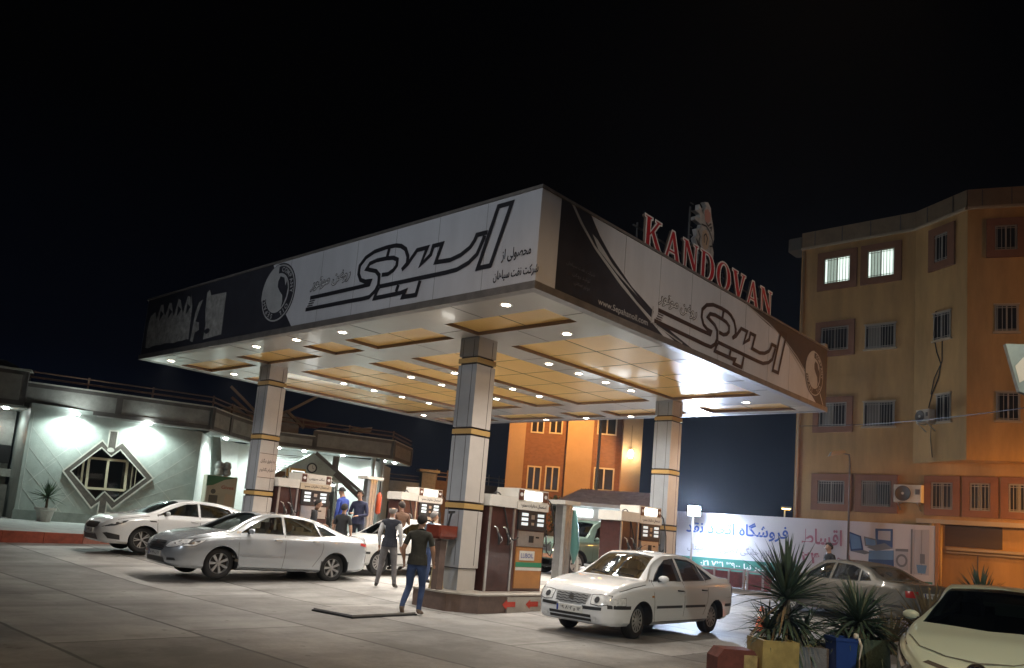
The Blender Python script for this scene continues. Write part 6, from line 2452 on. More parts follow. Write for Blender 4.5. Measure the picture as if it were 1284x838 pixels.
def rect2(a, b, c, d): return [(a, c), (b, c), (b, d), (a, d)]
def surf_frame(bvh, y, z, ax=1):
    loc_, nor, _, _ = bvh.ray_cast(Vector((4 * ax, y, z)), Vector((-ax, 0, 0)))
    if loc_ is None: loc_, nor = Vector((2.2 * ax, y, z)), Vector((ax, 0, 0))
    n = Vector((nor.x, nor.y, 0)).normalized()
    if n.x * ax < 0: n = -n
    r_ = Vector((0, 0, 1)).cross(n)
    return frame(loc_ + n * .006, r_, (0, 0, 1))
def number_plate(t, bvh, z, txt, ax=1, y=0.0, w=.52):
    F_ = surf_frame(bvh, y, z, ax)
    q = MB()
    q.add([F_ @ Vector(p) for p in ((-w / 2, -.055, .02), (w / 2, -.055, .02), (w / 2, .055, .02), (-w / 2, .055, .02), (-w / 2, -.055, -.03), (w / 2, -.055, -.03), (w / 2, .055, -.03), (-w / 2, .055, -.03))], [(0, 1, 2, 3), (0, 4, 5, 1), (1, 5, 6, 2), (2, 6, 7, 3), (3, 7, 4, 0)])
    p = q.build('number_plate', plateW, t)
    q = MB()
    flat(q, [(-w / 2 + .004, -.05), (-w / 2 + .04, -.05), (-w / 2 + .04, .05), (-w / 2 + .004, .05)], F_, .0215)
    q.build('plate_band', mat('plate_blue', (0.03, 0.06, 0.3), .4), p)
    text('plate_lettering', txt, inkD, F_ @ Matrix.Translation((.02, 0, 0)), width=w - .10, height=.07, bold=.02, thick=.022, parent=p, persian=True)
    return p

# ---- silver saloon (front wheel towards the left)
silver = mat('silver_paint', (0.43, 0.46, 0.49), .24, .45, coat=1.0)
whitep = mat('white_paint', (0.76, 0.78, 0.81), .22, .0, coat=1.0)
whitep2 = mat('pearl_white_paint', (0.72, 0.74, 0.76), .28, .1, coat=1.0)
mint = mat('greenish_white_paint', (0.54, 0.64, 0.57), .28, .1, coat=1.0)
beige = mat('beige_paint', (0.11, 0.105, 0.09), .45, .1, coat=.8)
gree = mat('green_paint', (0.08, 0.13, 0.11), .4, .1, coat=.5)

CAM = dict(paint=silver, wr=.325, tw=.21, axle_f=1.39, axle_r=-1.385, track=.80, spokes=7, wheel='spoke', gap=.05,
  plan=[(-2.42, .50), (-2.38, .66), (-2.28, .79), (-2.0, .87), (-1.4, .905), (0, .91), (1.4, .905), (1.9, .87), (2.15, .80), (2.30, .68), (2.37, .56), (2.40, .45)],
  low=[(-2.42, .52), (-2.36, .34), (-2.2, .27), (-1.7, .22), (1.8, .19), (2.2, .20), (2.36, .26), (2.40, .40)],
  belt=[(-2.42, .70), (-2.38, .88), (-2.2, .965), (-1.4, .985), (-.5, .955), (.6, .93), (1.1, .905), (1.6, .85), (2.0, .76), (2.25, .66), (2.36, .58), (2.40, .50)],
  top=[(-2.42, .72), (-2.39, .95), (-2.33, 1.06), (-2.2, 1.085), (-1.75, 1.10), (-1.45, 1.20), (-.95, 1.385), (-.5, 1.455), (-.05, 1.47), (.35, 1.44), (.62, 1.36), (1.0, 1.155), (1.25, 1.02), (1.5, .975), (1.9, .885), (2.15, .79), (2.30, .70), (2.37, .61), (2.40, .53)],
  roofw=.62, belt_mid=1.0, cabin=(-1.55, 1.10), dash=.95, seat_f=-.05, seat_r=-.98, seatm=seatb,
  side_glass=[[(.98, .985), (.62, 1.20), (.30, 1.345), (-.0, 1.375), (-.0, 1.0)], [(-.07, 1.0), (-.07, 1.378), (-.55, 1.355), (-.84, 1.30), (-.95, 1.02)], [(-1.0, 1.025), (-.90, 1.28), (-1.12, 1.21), (-1.42, 1.065)]],
  windscreen=[(1.22, -.62), (1.27, 0), (1.22, .62), (.50, .50), (.47, 0), (.50, -.50)],
  rear_glass=[(-1.62, -.56), (-1.66, 0), (-1.62, .56), (-.92, .50), (-.90, 0), (-.92, -.50)],
  gaps=[[(1.02, .98), (1.06, .75), (1.02, .35), (.98, .27)], [(-.035, 1.0), (-.05, .6), (-.02, .27)], [(-.98, 1.0), (-1.02, .80), (-.98, .62), (-.80, .36), (-.78, .27)], [(1.0, .27), (-.8, .27)], [(1.28, .925), (1.6, .875), (2.0, .79)]],
  handles=[(.14, .865), (-.82, .89)], handlem=chrome, mirror=(.82, .99),
  decals=[('door_moulding', mat('silver_dark', (.3, .31, .33), .3, .3), rect2(.06, .98, .50, .535), 'y'), ('door_moulding', mat('silver_dark', (.3, .31, .33), .3, .3), rect2(.06, .98, .50, .535), '-y'), ('door_moulding', silver, rect2(-.72, -.1, .50, .535), 'y'), ('door_moulding', silver, rect2(-.72, -.1, .50, .535), '-y')])
def to_world(front_axle, rear_axle, S, side):
    """place a car from the ground points of the near side wheels; side=+1: car's left side faces camera"""
    f, r_ = Vector(front_axle), Vector(rear_axle)
    d = (f - r_).normalized()
    ang = math.atan2(d.y, d.x)
    left = Vector((-d.y, d.x))
    o = f - d * S['axle_f'] - left * (side * S['track'])
    return (o.x, o.y, gz(o.x, o.y) + 0.0), ang
loc_, ang = to_world((-5.78, 17.05), (-3.88, 19.0), CAM, 1)
camry, bv = build_car('silver_saloon', 'silver saloon with swept headlights parked nearest on the left of the forecourt', 'car', loc_, ang, CAM, pitch=-.012)
grb = mat('grille_bar', (.35, .35, .36), .25, .8)
its = [('grille', plast_b, [(-.36, .60), (-.30, .70), (.30, .70), (.36, .60), (.30, .50), (-.30, .50)], 'x', .004),
       ('air_intake', plast_b, [(-.42, .28), (-.38, .37), (.38, .37), (.42, .28)], 'x', .004)]
its += [('grille_bar', grb, rect2(-.33 + k * .005, .33 - k * .005, .53 + k * .045, .545 + k * .045), 'x', .010) for k in range(4)]
its += both([('headlamp', lampm, [(.40, .60), (.44, .68), (.60, .745), (.78, .78), (.79, .70), (.66, .61), (.50, .58)], 'x', .006)])
its += [('fog_lamp', plast_b, [(.52, .33), (.52, .38), (.68, .39), (.70, .34)], 'x', .005), ('fog_lamp', plast_b, mirror([(.52, .33), (.52, .38), (.68, .39), (.70, .34)]), 'x', .005)]
its += [('headlamp', lampm, [(1.98, .66), (2.25, .63), (2.27, .70), (2.05, .78), (1.78, .83), (1.80, .76)], 'y', .006), ('headlamp', lampm, [(1.98, .66), (2.25, .63), (2.27, .70), (2.05, .78), (1.78, .83), (1.80, .76)], '-y', .006)]
its += [('headlamp_inner', lampd, [(2.06 + .075 * math.cos(R(a)) - .0, .715 + .042 * math.sin(R(a))) for a in range(0, 360, 30)], 'y', .010),
        ('headlamp_inner', lampd, [(1.93 + .05 * math.cos(R(a)), .755 + .032 * math.sin(R(a))) for a in range(0, 360, 30)], 'y', .010)]
its += [('tail_lamp', tailm, [(-2.06, .88), (-2.08, .98), (-2.30, 1.0), (-2.36, .90), (-2.34, .84)], 'y', .006), ('tail_lamp', tailm, [(-2.06, .88), (-2.08, .98), (-2.30, 1.0), (-2.36, .90), (-2.34, .84)], '-y', .006)]
its += both([('tail_lamp', tailm, [(.48, .86), (.48, .98), (.74, .98), (.74, .86)], '-x', .006)])
front_patch_set(camry, bv, its)
number_plate(camry, bv, .44, '۳۲ ب ۷۴۱ ۱۸')
number_plate(camry, bv, .80, '۳۲ ب ۷۴۱ ۱۸', -1)
q = MB(); F_ = surf_frame(bv, 0, .65); ribbon(q, disc_pts(0, 0, .055, .04, 18), .012, F_, .012, closed=True); ribbon(q, disc_pts(0, .0, .022, .04, 14), .01, F_, .014, closed=True); q.build('badge', chrome, camry)

# ---- pearl white fastback behind it
KIA = dict(CAM)
KIA.update(paint=whitep2, wheel='split', spokes=5, glass=glasd, glass_front=glas, seatm=seatm, wr=.33,
  plan=[(-2.42, .50), (-2.38, .66), (-2.28, .79), (-2.0, .87), (-1.4, .91), (0, .915), (1.4, .91), (1.9, .875), (2.15, .81), (2.30, .70), (2.38, .58), (2.42, .44)],
  belt=[(-2.42, .74), (-2.38, .92), (-2.2, 1.0), (-1.4, 1.03), (-.5, .985), (.6, .94), (1.1, .915), (1.6, .87), (2.0, .79), (2.25, .69), (2.38, .60), (2.42, .50)],
  top=[(-2.42, .76), (-2.39, 1.0), (-2.33, 1.10), (-2.2, 1.12), (-1.85, 1.14), (-1.5, 1.235), (-.95, 1.38), (-.45, 1.45), (0, 1.455), (.35, 1.42), (.65, 1.33), (1.05, 1.13), (1.35, 1.01), (1.6, .975), (1.95, .91), (2.2, .81), (2.33, .70), (2.39, .61), (2.42, .52)],
  side_glass=[[(1.05, 1.0), (.62, 1.205), (.30, 1.325), (.02, 1.355), (.02, 1.02)], [(-.05, 1.02), (-.05, 1.36), (-.55, 1.33), (-.90, 1.265), (-1.0, 1.05)], [(-1.06, 1.06), (-.97, 1.245), (-1.2, 1.18), (-1.42, 1.09)]],
  windscreen=[(1.28, -.62), (1.36, 0), (1.28, .62), (.48, .50), (.45, 0), (.48, -.50)], belt_mid=1.0,
  gaps=[[(1.08, .98), (1.10, .75), (1.04, .35), (.98, .27)], [(-.015, 1.02), (-.03, .6), (-.02, .27)], [(-1.03, 1.04), (-1.05, .80), (-.98, .62), (-.80, .36)], [(1.0, .27), (-.8, .27)], [(1.3, .94), (1.7, .88), (2.05, .80)]],
  handles=[(.14, .875), (-.86, .91)], handlem=whitep2, mirror=(.88, 1.0),
  decals=[('side_vent', plast_b, [(1.12, .80), (1.14, .835), (1.32, .835), (1.28, .80)], 'y'), ('sill_trim', plast_b, rect2(-.95, .98, .22, .27), 'y'), ('sill_trim', chrome, rect2(-.75, .95, .30, .32), 'y')])
loc_, ang = to_world((-9.15, 21.0), (-7.15, 22.95), KIA, 1)
kia, bv = build_car('pearl_white_saloon', 'pearl white saloon with dark slim grille parked beyond the silver car', 'car', loc_, ang, KIA, pitch=-.01)
its = [('grille', plast_b, [(-.45, .60), (-.40, .69), (.40, .69), (.45, .60), (.30, .55), (-.30, .55)], 'x', .004), ('air_intake', plast_b, [(-.50, .27), (-.42, .42), (.42, .42), (.50, .27)], 'x', .004)]
its += [('grille_bar', chrome, rect2(-.42, .42, .685, .697), 'x', .009)]
fg = [(1.96, .30), (1.98, .42), (2.26, .47), (2.33, .45), (2.22, .32)]
its += [('fog_lamp_recess', plast_b, fg, 'y', .005), ('fog_lamp_recess', plast_b, fg, '-y', .005)]
hl = [(1.82, .80), (1.84, .83), (2.10, .79), (2.33, .70), (2.34, .62), (2.1, .66), (1.9, .74)]
its += [('headlamp', lampd, hl, 'y', .006), ('headlamp', lampd, hl, '-y', .006)]
its += [('headlamp_inner', lampm, [(2.0 + .05 * math.cos(R(a)), .75 + .025 * math.sin(R(a))) for a in range(0, 360, 30)], 'y', .010), ('headlamp_inner', lampm, [(2.14 + .05 * math.cos(R(a)), .71 + .03 * math.sin(R(a))) for a in range(0, 360, 30)], 'y', .010)]
its += [('tail_lamp', tailm, [(-2.0, .95), (-2.02, 1.03), (-2.30, 1.04), (-2.35, .92)], 'y', .006)]
front_patch_set(kia, bv, its)
number_plate(kia, bv, .48, '۵۱ د ۲۹۶ ۱۵')

# ---- white saloon with the wavy grille (nearest, right of the pumps)
SAM = dict(paint=whitep, wr=.30, tw=.19, axle_f=1.36, axle_r=-1.31, track=.745, spokes=12, wheel='cover', gap=.045, glass=glass('samand_glass', (.30, .33, .36), .3), steer=.12,
  plan=[(-2.26, .48), (-2.22, .66), (-2.12, .77), (-1.9, .82), (-1.3, .855), (0, .86), (1.3, .855), (1.8, .83), (2.05, .78), (2.18, .68), (2.24, .58), (2.265, .46)],
  low=[(-2.26, .46), (-2.2, .34), (-2.05, .28), (-1.6, .23), (1.6, .21), (2.05, .21), (2.2, .24), (2.265, .36)],
  belt=[(-2.26, .66), (-2.22, .86), (-2.1, .93), (-1.4, .955), (-.5, .93), (.6, .90), (1.1, .875), (1.6, .83), (1.95, .76), (2.12, .68), (2.22, .58), (2.265, .48)],
  top=[(-2.26, .70), (-2.23, .93), (-2.17, 1.02), (-2.05, 1.04), (-1.62, 1.06), (-1.38, 1.13), (-.95, 1.345), (-.55, 1.43), (-.1, 1.455), (.3, 1.435), (.58, 1.35), (.95, 1.12), (1.18, .985), (1.45, .95), (1.85, .87), (2.05, .80), (2.16, .72), (2.23, .60), (2.265, .50)],
  roofw=.57, belt_mid=.965, cabin=(-1.45, 1.02), dash=.82, seat_f=-.08, seat_r=-.98, seatm=mat('grey_seat', (.17, .16, .16), .8),
  side_glass=[[(.92, .955), (.56, 1.19), (.32, 1.315), (.02, 1.35), (.02, .965)], [(-.07, .97), (-.07, 1.352), (-.55, 1.33), (-.80, 1.26), (-.88, .985)], [(-.94, .99), (-.86, 1.235), (-1.1, 1.13), (-1.24, 1.02)]],
  windscreen=[(1.15, -.60), (1.19, 0), (1.15, .60), (.46, .47), (.43, 0), (.46, -.47)],
  rear_glass=[(-1.52, -.54), (-1.55, 0), (-1.52, .54), (-.92, .47), (-.90, 0), (-.92, -.47)],
  gaps=[[(.98, .95), (1.02, .75), (.98, .35), (.95, .28)], [(-.025, .97), (-.04, .6), (-.02, .28)], [(-.92, .98), (-.95, .80), (-.92, .60), (-.78, .36)], [(1.0, .28), (-.8, .28)], [(1.2, .895), (1.6, .845), (1.95, .775)]],
  handles=[(.12, .80), (-.78, .81)], handlem=plast_b, mirror=(.76, .965),
  decals=[('side_moulding', plast_b, rect2(.04, .93, .505, .55), 'y'), ('side_moulding', plast_b, rect2(.04, .93, .505, .55), '-y'), ('side_moulding', plast_b, rect2(-.84, -.07, .505, .55), 'y'), ('side_moulding', plast_b, rect2(-.84, -.07, .505, .55), '-y'),
          ('side_repeater', mat('amber_lamp', (.5, .2, .02), .3), rect2(1.02, 1.10, .69, .72), 'y'),
          ('bumper_strip', plast_b, rect2(1.72, 2.18, .50, .555), 'y'), ('bumper_strip', plast_b, rect2(1.72, 2.18, .50, .555), '-y'), ('bumper_strip', plast_b, rect2(-2.2, -1.68, .50, .555), 'y'), ('bumper_strip', plast_b, rect2(-2.2, -1.68, .50, .555), '-y')])
loc_, ang = to_world((2.38, 13.85), (4.13, 15.85), SAM, 1)
sam, bv = build_car('white_saloon', 'white saloon with wavy grille and black side strips stopped by the nearest pump', 'car', loc_, ang, SAM)
its = [('grille', mat('grille_silver', (.42, .43, .44), .3, .5), [(-.36, .70), (.36, .70), (.30, .56), (.20, .515), (-.20, .515), (-.30, .56)], 'x', .008)]
for k in range(4):
    zz = .545 + k * .04
    wv = [(-.31 + i * .031, zz + .008 * math.sin(i * 1.57)) for i in range(21)]
    its.append(('grille_bar', plast_b, line_poly(wv, .012), 'x', .013))
its += both([('headlamp', lampm, [(.40, .555), (.38, .69), (.52, .705), (.70, .70), (.70, .57), (.55, .54)], 'x', .007), ('headlamp_inner', lampd, [(.50 + .05 * math.cos(R(a)), .625 + .05 * math.sin(R(a))) for a in range(0, 360, 30)], 'x', .012),
 ('bumper_strip', plast_b, [(.24, .455), (.24, .505), (.60, .515), (.60, .465)], 'x', .008), ('fog_lamp', lampm, [(.50 + .055 * math.cos(R(a)), .315 + .04 * math.sin(R(a))) for a in range(0, 360, 30)], 'x', .008)])
hl = [(1.86, .56), (1.86, .68), (2.10, .69), (2.16, .64), (2.17, .56)]
its += [('headlamp', lampm, hl, 'y', .007), ('headlamp', lampm, hl, '-y', .007)]
for k in range(2):
    its.append(('air_intake', plast_b, rect2(-.42, .42, .27 + k * .065, .315 + k * .065), 'x', .006))
its += [('tail_lamp', tailm, [(-2.05, .72), (-2.05, .88), (-2.2, .9), (-2.22, .72)], 'y', .006)]
front_patch_set(sam, bv, its)
number_plate(sam, bv, .435, '۱۲ و ۸۶۲ ۶۹')
q = MB(); F_ = surf_frame(bv, 0, .615)
flat(q, [(0, .055), (.05, .03), (.045, -.02), (0, -.06), (-.045, -.02), (-.05, .03)], F_, .016)
q.build('badge', chrome, sam)
q = MB(); q.tube([(.30, 0, 1.43), (.24, 0, 1.50)], [.012, .006], 6); q.tube([(.25, 0, 1.49), (-.02, .0, 1.56)], .004, 5); q.build('antenna', blackp, sam)
q = MB(); q.bar((1.08, .45, 1.02), (1.02, -.05, 1.055), .02, .015); q.bar((1.10, -.10, 1.02), (1.0, -.50, 1.055), .02, .015); q.build('wiper', blackp, sam)
q = patch(bv, [(.56, -.25), (.62, -.25), (.62, -.05), (.56, -.05)], 'z', 'windscreen_sticker', pumpw, sam, off=.0, step=.1)

# ---- white older saloon waiting in the lane behind the silver car
OLD = dict(SAM)
OLD.update(paint=mat('plain_white_paint', (0.60, 0.60, 0.58), .35, coat=.8), steer=0, glass=glasd)
loc_, ang = to_world((-3.05, 20.9), (-1.1, 22.8), OLD, 1)
old, bv = build_car('white_old_saloon', 'older white saloon with amber front plate waiting behind the man in the dark vest', 'car', loc_, ang, OLD)
its = both([('headlamp', lampm, [(.40, .60), (.40, .71), (.66, .71), (.68, .60)], 'x', .007)])
its += [('grille', plast_b, rect2(-.38, .38, .56, .68), 'x', .006), ('grille_bar', chrome, rect2(-.36, -.02, .60, .615), 'x', .012), ('grille_bar', chrome, rect2(.02, .36, .60, .615), 'x', .012), ('grille_bar', chrome, rect2(-.36, .36, .65, .662), 'x', .012), ('bumper_strip', plast_b, rect2(-.6, .6, .36, .43), 'x', .010)]
hl = [(1.86, .58), (1.86, .70), (2.10, .70), (2.16, .64), (2.17, .58)]
its += [('headlamp', lampm, hl, 'y', .007)]
front_patch_set(old, bv, its)
pn = number_plate(old, bv, .48, '۲۷ ج ۵۱۴ ۳۵')
pn.data.materials[0] = mat('plate_amber', (.45, .25, .12), .4)

# ---- beige saloon by the banner, driver's door open
PEU = dict(SAM)
PEU.update(paint=beige, steer=0, glass=glas, wheel='cover', seatm=seatm)
loc_, ang = to_world((5.9, 18.6), (8.57, 18.0), PEU, 1)
peu, bv = build_car('beige_saloon', 'beige saloon with open front door standing before the banner behind the yuccas', 'car', (8.75, 20.2, gz(7, 20.2)), R(112), PEU)
its = both([('headlamp', lampm, [(.40, .58), (.40, .69), (.66, .69), (.68, .58)], 'x', .007)]) + [('grille', plast_b, rect2(-.38, .38, .56, .68), 'x', .006)]
its += both([('tail_lamp', tailm, rect2(.42, .72, .74, .88), '-x', .007)])
front_patch_set(peu, bv, its)
number_plate(peu, bv, .80, '۴۴ ط ۳۱۲ ۶۵', -1)
q = MB()
hinge = Vector((.96, .82, 0)); dd = Vector((-.45, .9, 0)).normalized()
def dp(s, z): return hinge + dd * s + Vector((0, 0, z))
q.prism([dp(0, .3), dp(.95, .3), dp(.98, .93), dp(0, .93)], (.05, .03, 0))
do = q.build('open_door', beige, peu)
q = MB()
fr_ = [dp(.06, .93), dp(.42, 1.22), dp(.68, 1.32), dp(.97, 1.34), dp(.98, .93)]
q.tube(fr_, .022, 6)
q.build('door_frame', plast_b, do)

# ---- greenish white hatchback at the lower right corner
PRI = dict(paint=mint, wr=.32, tw=.20, axle_f=1.35, axle_r=-1.35, track=.79, spokes=5, wheel='spoke', gap=.05, glass=glasd, glass_front=glasd, steer=0,
  plan=[(-2.2, .55), (-2.15, .72), (-2.0, .82), (-1.4, .87), (0, .88), (1.2, .875), (1.7, .84), (1.95, .77), (2.12, .65), (2.22, .50), (2.27, .36)],
  low=[(-2.2, .5), (-2.1, .34), (-1.9, .26), (-1.4, .2), (1.6, .18), (2.0, .19), (2.2, .22), (2.27, .30)],
  belt=[(-2.2, .8), (-2.15, .98), (-2.0, 1.08), (-1.4, 1.06), (-.5, 1.0), (.5, .95), (1.0, .93), (1.5, .89), (1.8, .82), (2.05, .70), (2.2, .58), (2.27, .48)],
  top=[(-2.2, .85), (-2.17, 1.1), (-2.05, 1.2), (-1.6, 1.30), (-1.0, 1.40), (-.3, 1.475), (.1, 1.475), (.45, 1.42), (.85, 1.27), (1.3, 1.05), (1.5, .99), (1.75, .93), (1.95, .84), (2.1, .75), (2.2, .63), (2.27, .52)],
  roofw=.60, belt_mid=.98, cabin=(-1.7, 1.18), dash=1.0, seat_f=.1, seat_r=-.85,
  side_glass=[[(1.0, 1.02), (.62, 1.24), (.32, 1.36), (.02, 1.385), (.02, 1.03)], [(-.05, 1.04), (-.05, 1.388), (-.6, 1.34), (-.92, 1.28), (-1.0, 1.08)]],
  windscreen=[(1.34, -.66), (1.44, 0), (1.34, .66), (.38, .52), (.33, 0), (.38, -.52)],
  rear_glass=[(-2.0, -.5), (-2.05, 0), (-2.0, .5), (-1.25, .5), (-1.2, 0), (-1.25, -.5)],
  gaps=[[(1.05, 1.0), (1.08, .75), (1.02, .35)], [(-.015, 1.02), (-.03, .6), (-.02, .27)], [(1.40, .97), (1.7, .90), (1.95, .80)]],
  handles=[(.14, .9), (-.86, .94)], mirror=(.92, 1.02))
pri, bv = build_car('hatchback', 'greenish white hatchback with oval badge cut by the lower right corner', 'car', (6.16, 9.95, -.02), R(232), PRI)
its = [('lower_grille', plast_b, [(-.55, .24), (-.45, .40), (.45, .40), (.55, .24)], 'x', .004), ('upper_slot', plast_b, [(-.50, .665), (-.45, .69), (-.12, .615), (.12, .615), (.45, .69), (.50, .665), (.14, .58), (-.14, .58)], 'x', .005)]
hl = [(1.62, .77), (1.60, .83), (1.80, .78), (2.0, .70), (2.12, .62), (2.18, .52), (2.12, .46), (2.05, .55), (1.9, .65)]
its += [('headlamp', lampd, hl, 'y', .006), ('headlamp', lampd, hl, '-y', .006)]
h2 = [(1.78, .74), (1.82, .77), (1.98, .68), (2.08, .60), (2.04, .57), (1.92, .66)]
its += [('headlamp_inner', lampm, h2, 'y', .010), ('headlamp_inner', lampm, h2, '-y', .010)]
fl_ = [(1.98, .30), (2.0, .46), (2.1, .44), (2.16, .34)]
its += [('fog_lamp', lampm, fl_, 'y', .006), ('fog_lamp', lampm, fl_, '-y', .006)]
gapl = line_poly([(1.80, -.70), (2.0, -.56), (2.10, -.3), (2.13, 0), (2.10, .3), (2.0, .56), (1.80, .70)], .012)
its += [('bonnet_gap', mat('gap_grey', (.12, .13, .12), .6), gapl, 'z', .008)]
front_patch_set(pri, bv, its)
q = MB(); F_ = surf_frame(bv, 0, .665)
flat(q, disc_pts(0, 0, .085, .058, 24), F_, .020, 1)
ribbon(q, disc_pts(0, 0, .085, .058, 24), .014, F_, .026, closed=True)
ribbon(q, disc_pts(0, .012, .06, .028, 18), .010, F_, .028, closed=True)
ribbon(q, disc_pts(0, 0, .026, .05, 16), .010, F_, .030, closed=True)
q.build('badge', [chrome, navy], pri)

# ---- old pickup with lit headlamps between the pumps
TRK = dict(paint=gree, wr=.38, tw=.22, axle_f=1.35, axle_r=-1.6, track=.78, spokes=6, wheel='cover', gap=.07, glass=glasd,
  plan=[(-2.5, .78), (-2.4, .82), (-.7, .84), (.6, .85), (1.9, .84), (2.05, .80), (2.12, .74)],
  low=[(-2.5, .5), (1.2, .42), (1.9, .45), (2.12, .5)],
  belt=[(-2.5, 1.05), (-.8, 1.06), (.7, 1.12), (1.4, 1.10), (2.0, 1.04), (2.12, .95)],
  top=[(-2.5, 1.08), (-1.0, 1.10), (-.85, 1.3), (-.72, 1.72), (-.5, 1.80), (.2, 1.80), (.45, 1.70), (.8, 1.30), (.95, 1.2), (1.5, 1.17), (2.0, 1.10), (2.12, .98)],
  roofw=.64, belt_mid=1.16, cabin=(-.68, .72), dash=.62, seat_f=-.3, seat_r=-.45,
  side_glass=[[(.62, 1.17), (.42, 1.52), (.2, 1.66), (-.5, 1.66), (-.55, 1.17)]],
  windscreen=[(.86, -.60), (.88, 0), (.86, .60), (.44, .54), (.42, 0), (.44, -.54)],
  gaps=[[(.72, 1.1), (.72, .5)], [(-.6, 1.1), (-.6, .5)]], handles=[(-.4, 1.0)], handlem=plast_b, mirror=(.62, 1.15))
trk, bv = build_car('pickup_truck', 'dark green old pickup with two lit headlamps between the first pump and steel post', 'pickup', (2.95, 27.0, gz(0, 27)), math.atan2(-1, -1.25), TRK)
its = [('grille', plast_b, rect2(-.42, .42, .72, .92), 'x', .006), ('bumper', mat('rusty_bumper', (.25, .13, .08), .5, .3), rect2(-.72, .72, .52, .64), 'x', .05)]
front_patch_set(trk, bv, its)
for yy in (-.58, .58):
    F_ = surf_frame(bv, yy, .82)
    q = MB(); q.lathe([(0, .02), (.09, .015), (.11, -.02)], 18, F_)
    q.build('headlamp', emis('headlamp_lit', (1, .85, .6), 22), trk, smooth=True)
q = MB()
for yy in (-.5, .5): q.bar((-.9, yy, 1.1), (-1.6, yy, 1.85), .05, .05)
q.bar((-1.6, -.5, 1.85), (-1.6, .5, 1.85), .05, .05)
q.build('rack', steel, trk)

# =================================================================== PEOPLE
skin = mat('skin', (0.36, 0.20, 0.13), .55)
def cloth(name, c): return mat(name, c, .85, noise=.3, nscale=7, bump=1.0, bscale=9)

def limb_chain(V, E, Rad, a_idx, pts):
    prev = a_idx
    ids = []
    for p, r in pts:
        V.append(Vector(p)); Rad.append(r)
        E.append((prev, len(V) - 1))
        prev = len(V) - 1
        ids.append(prev)
    return ids

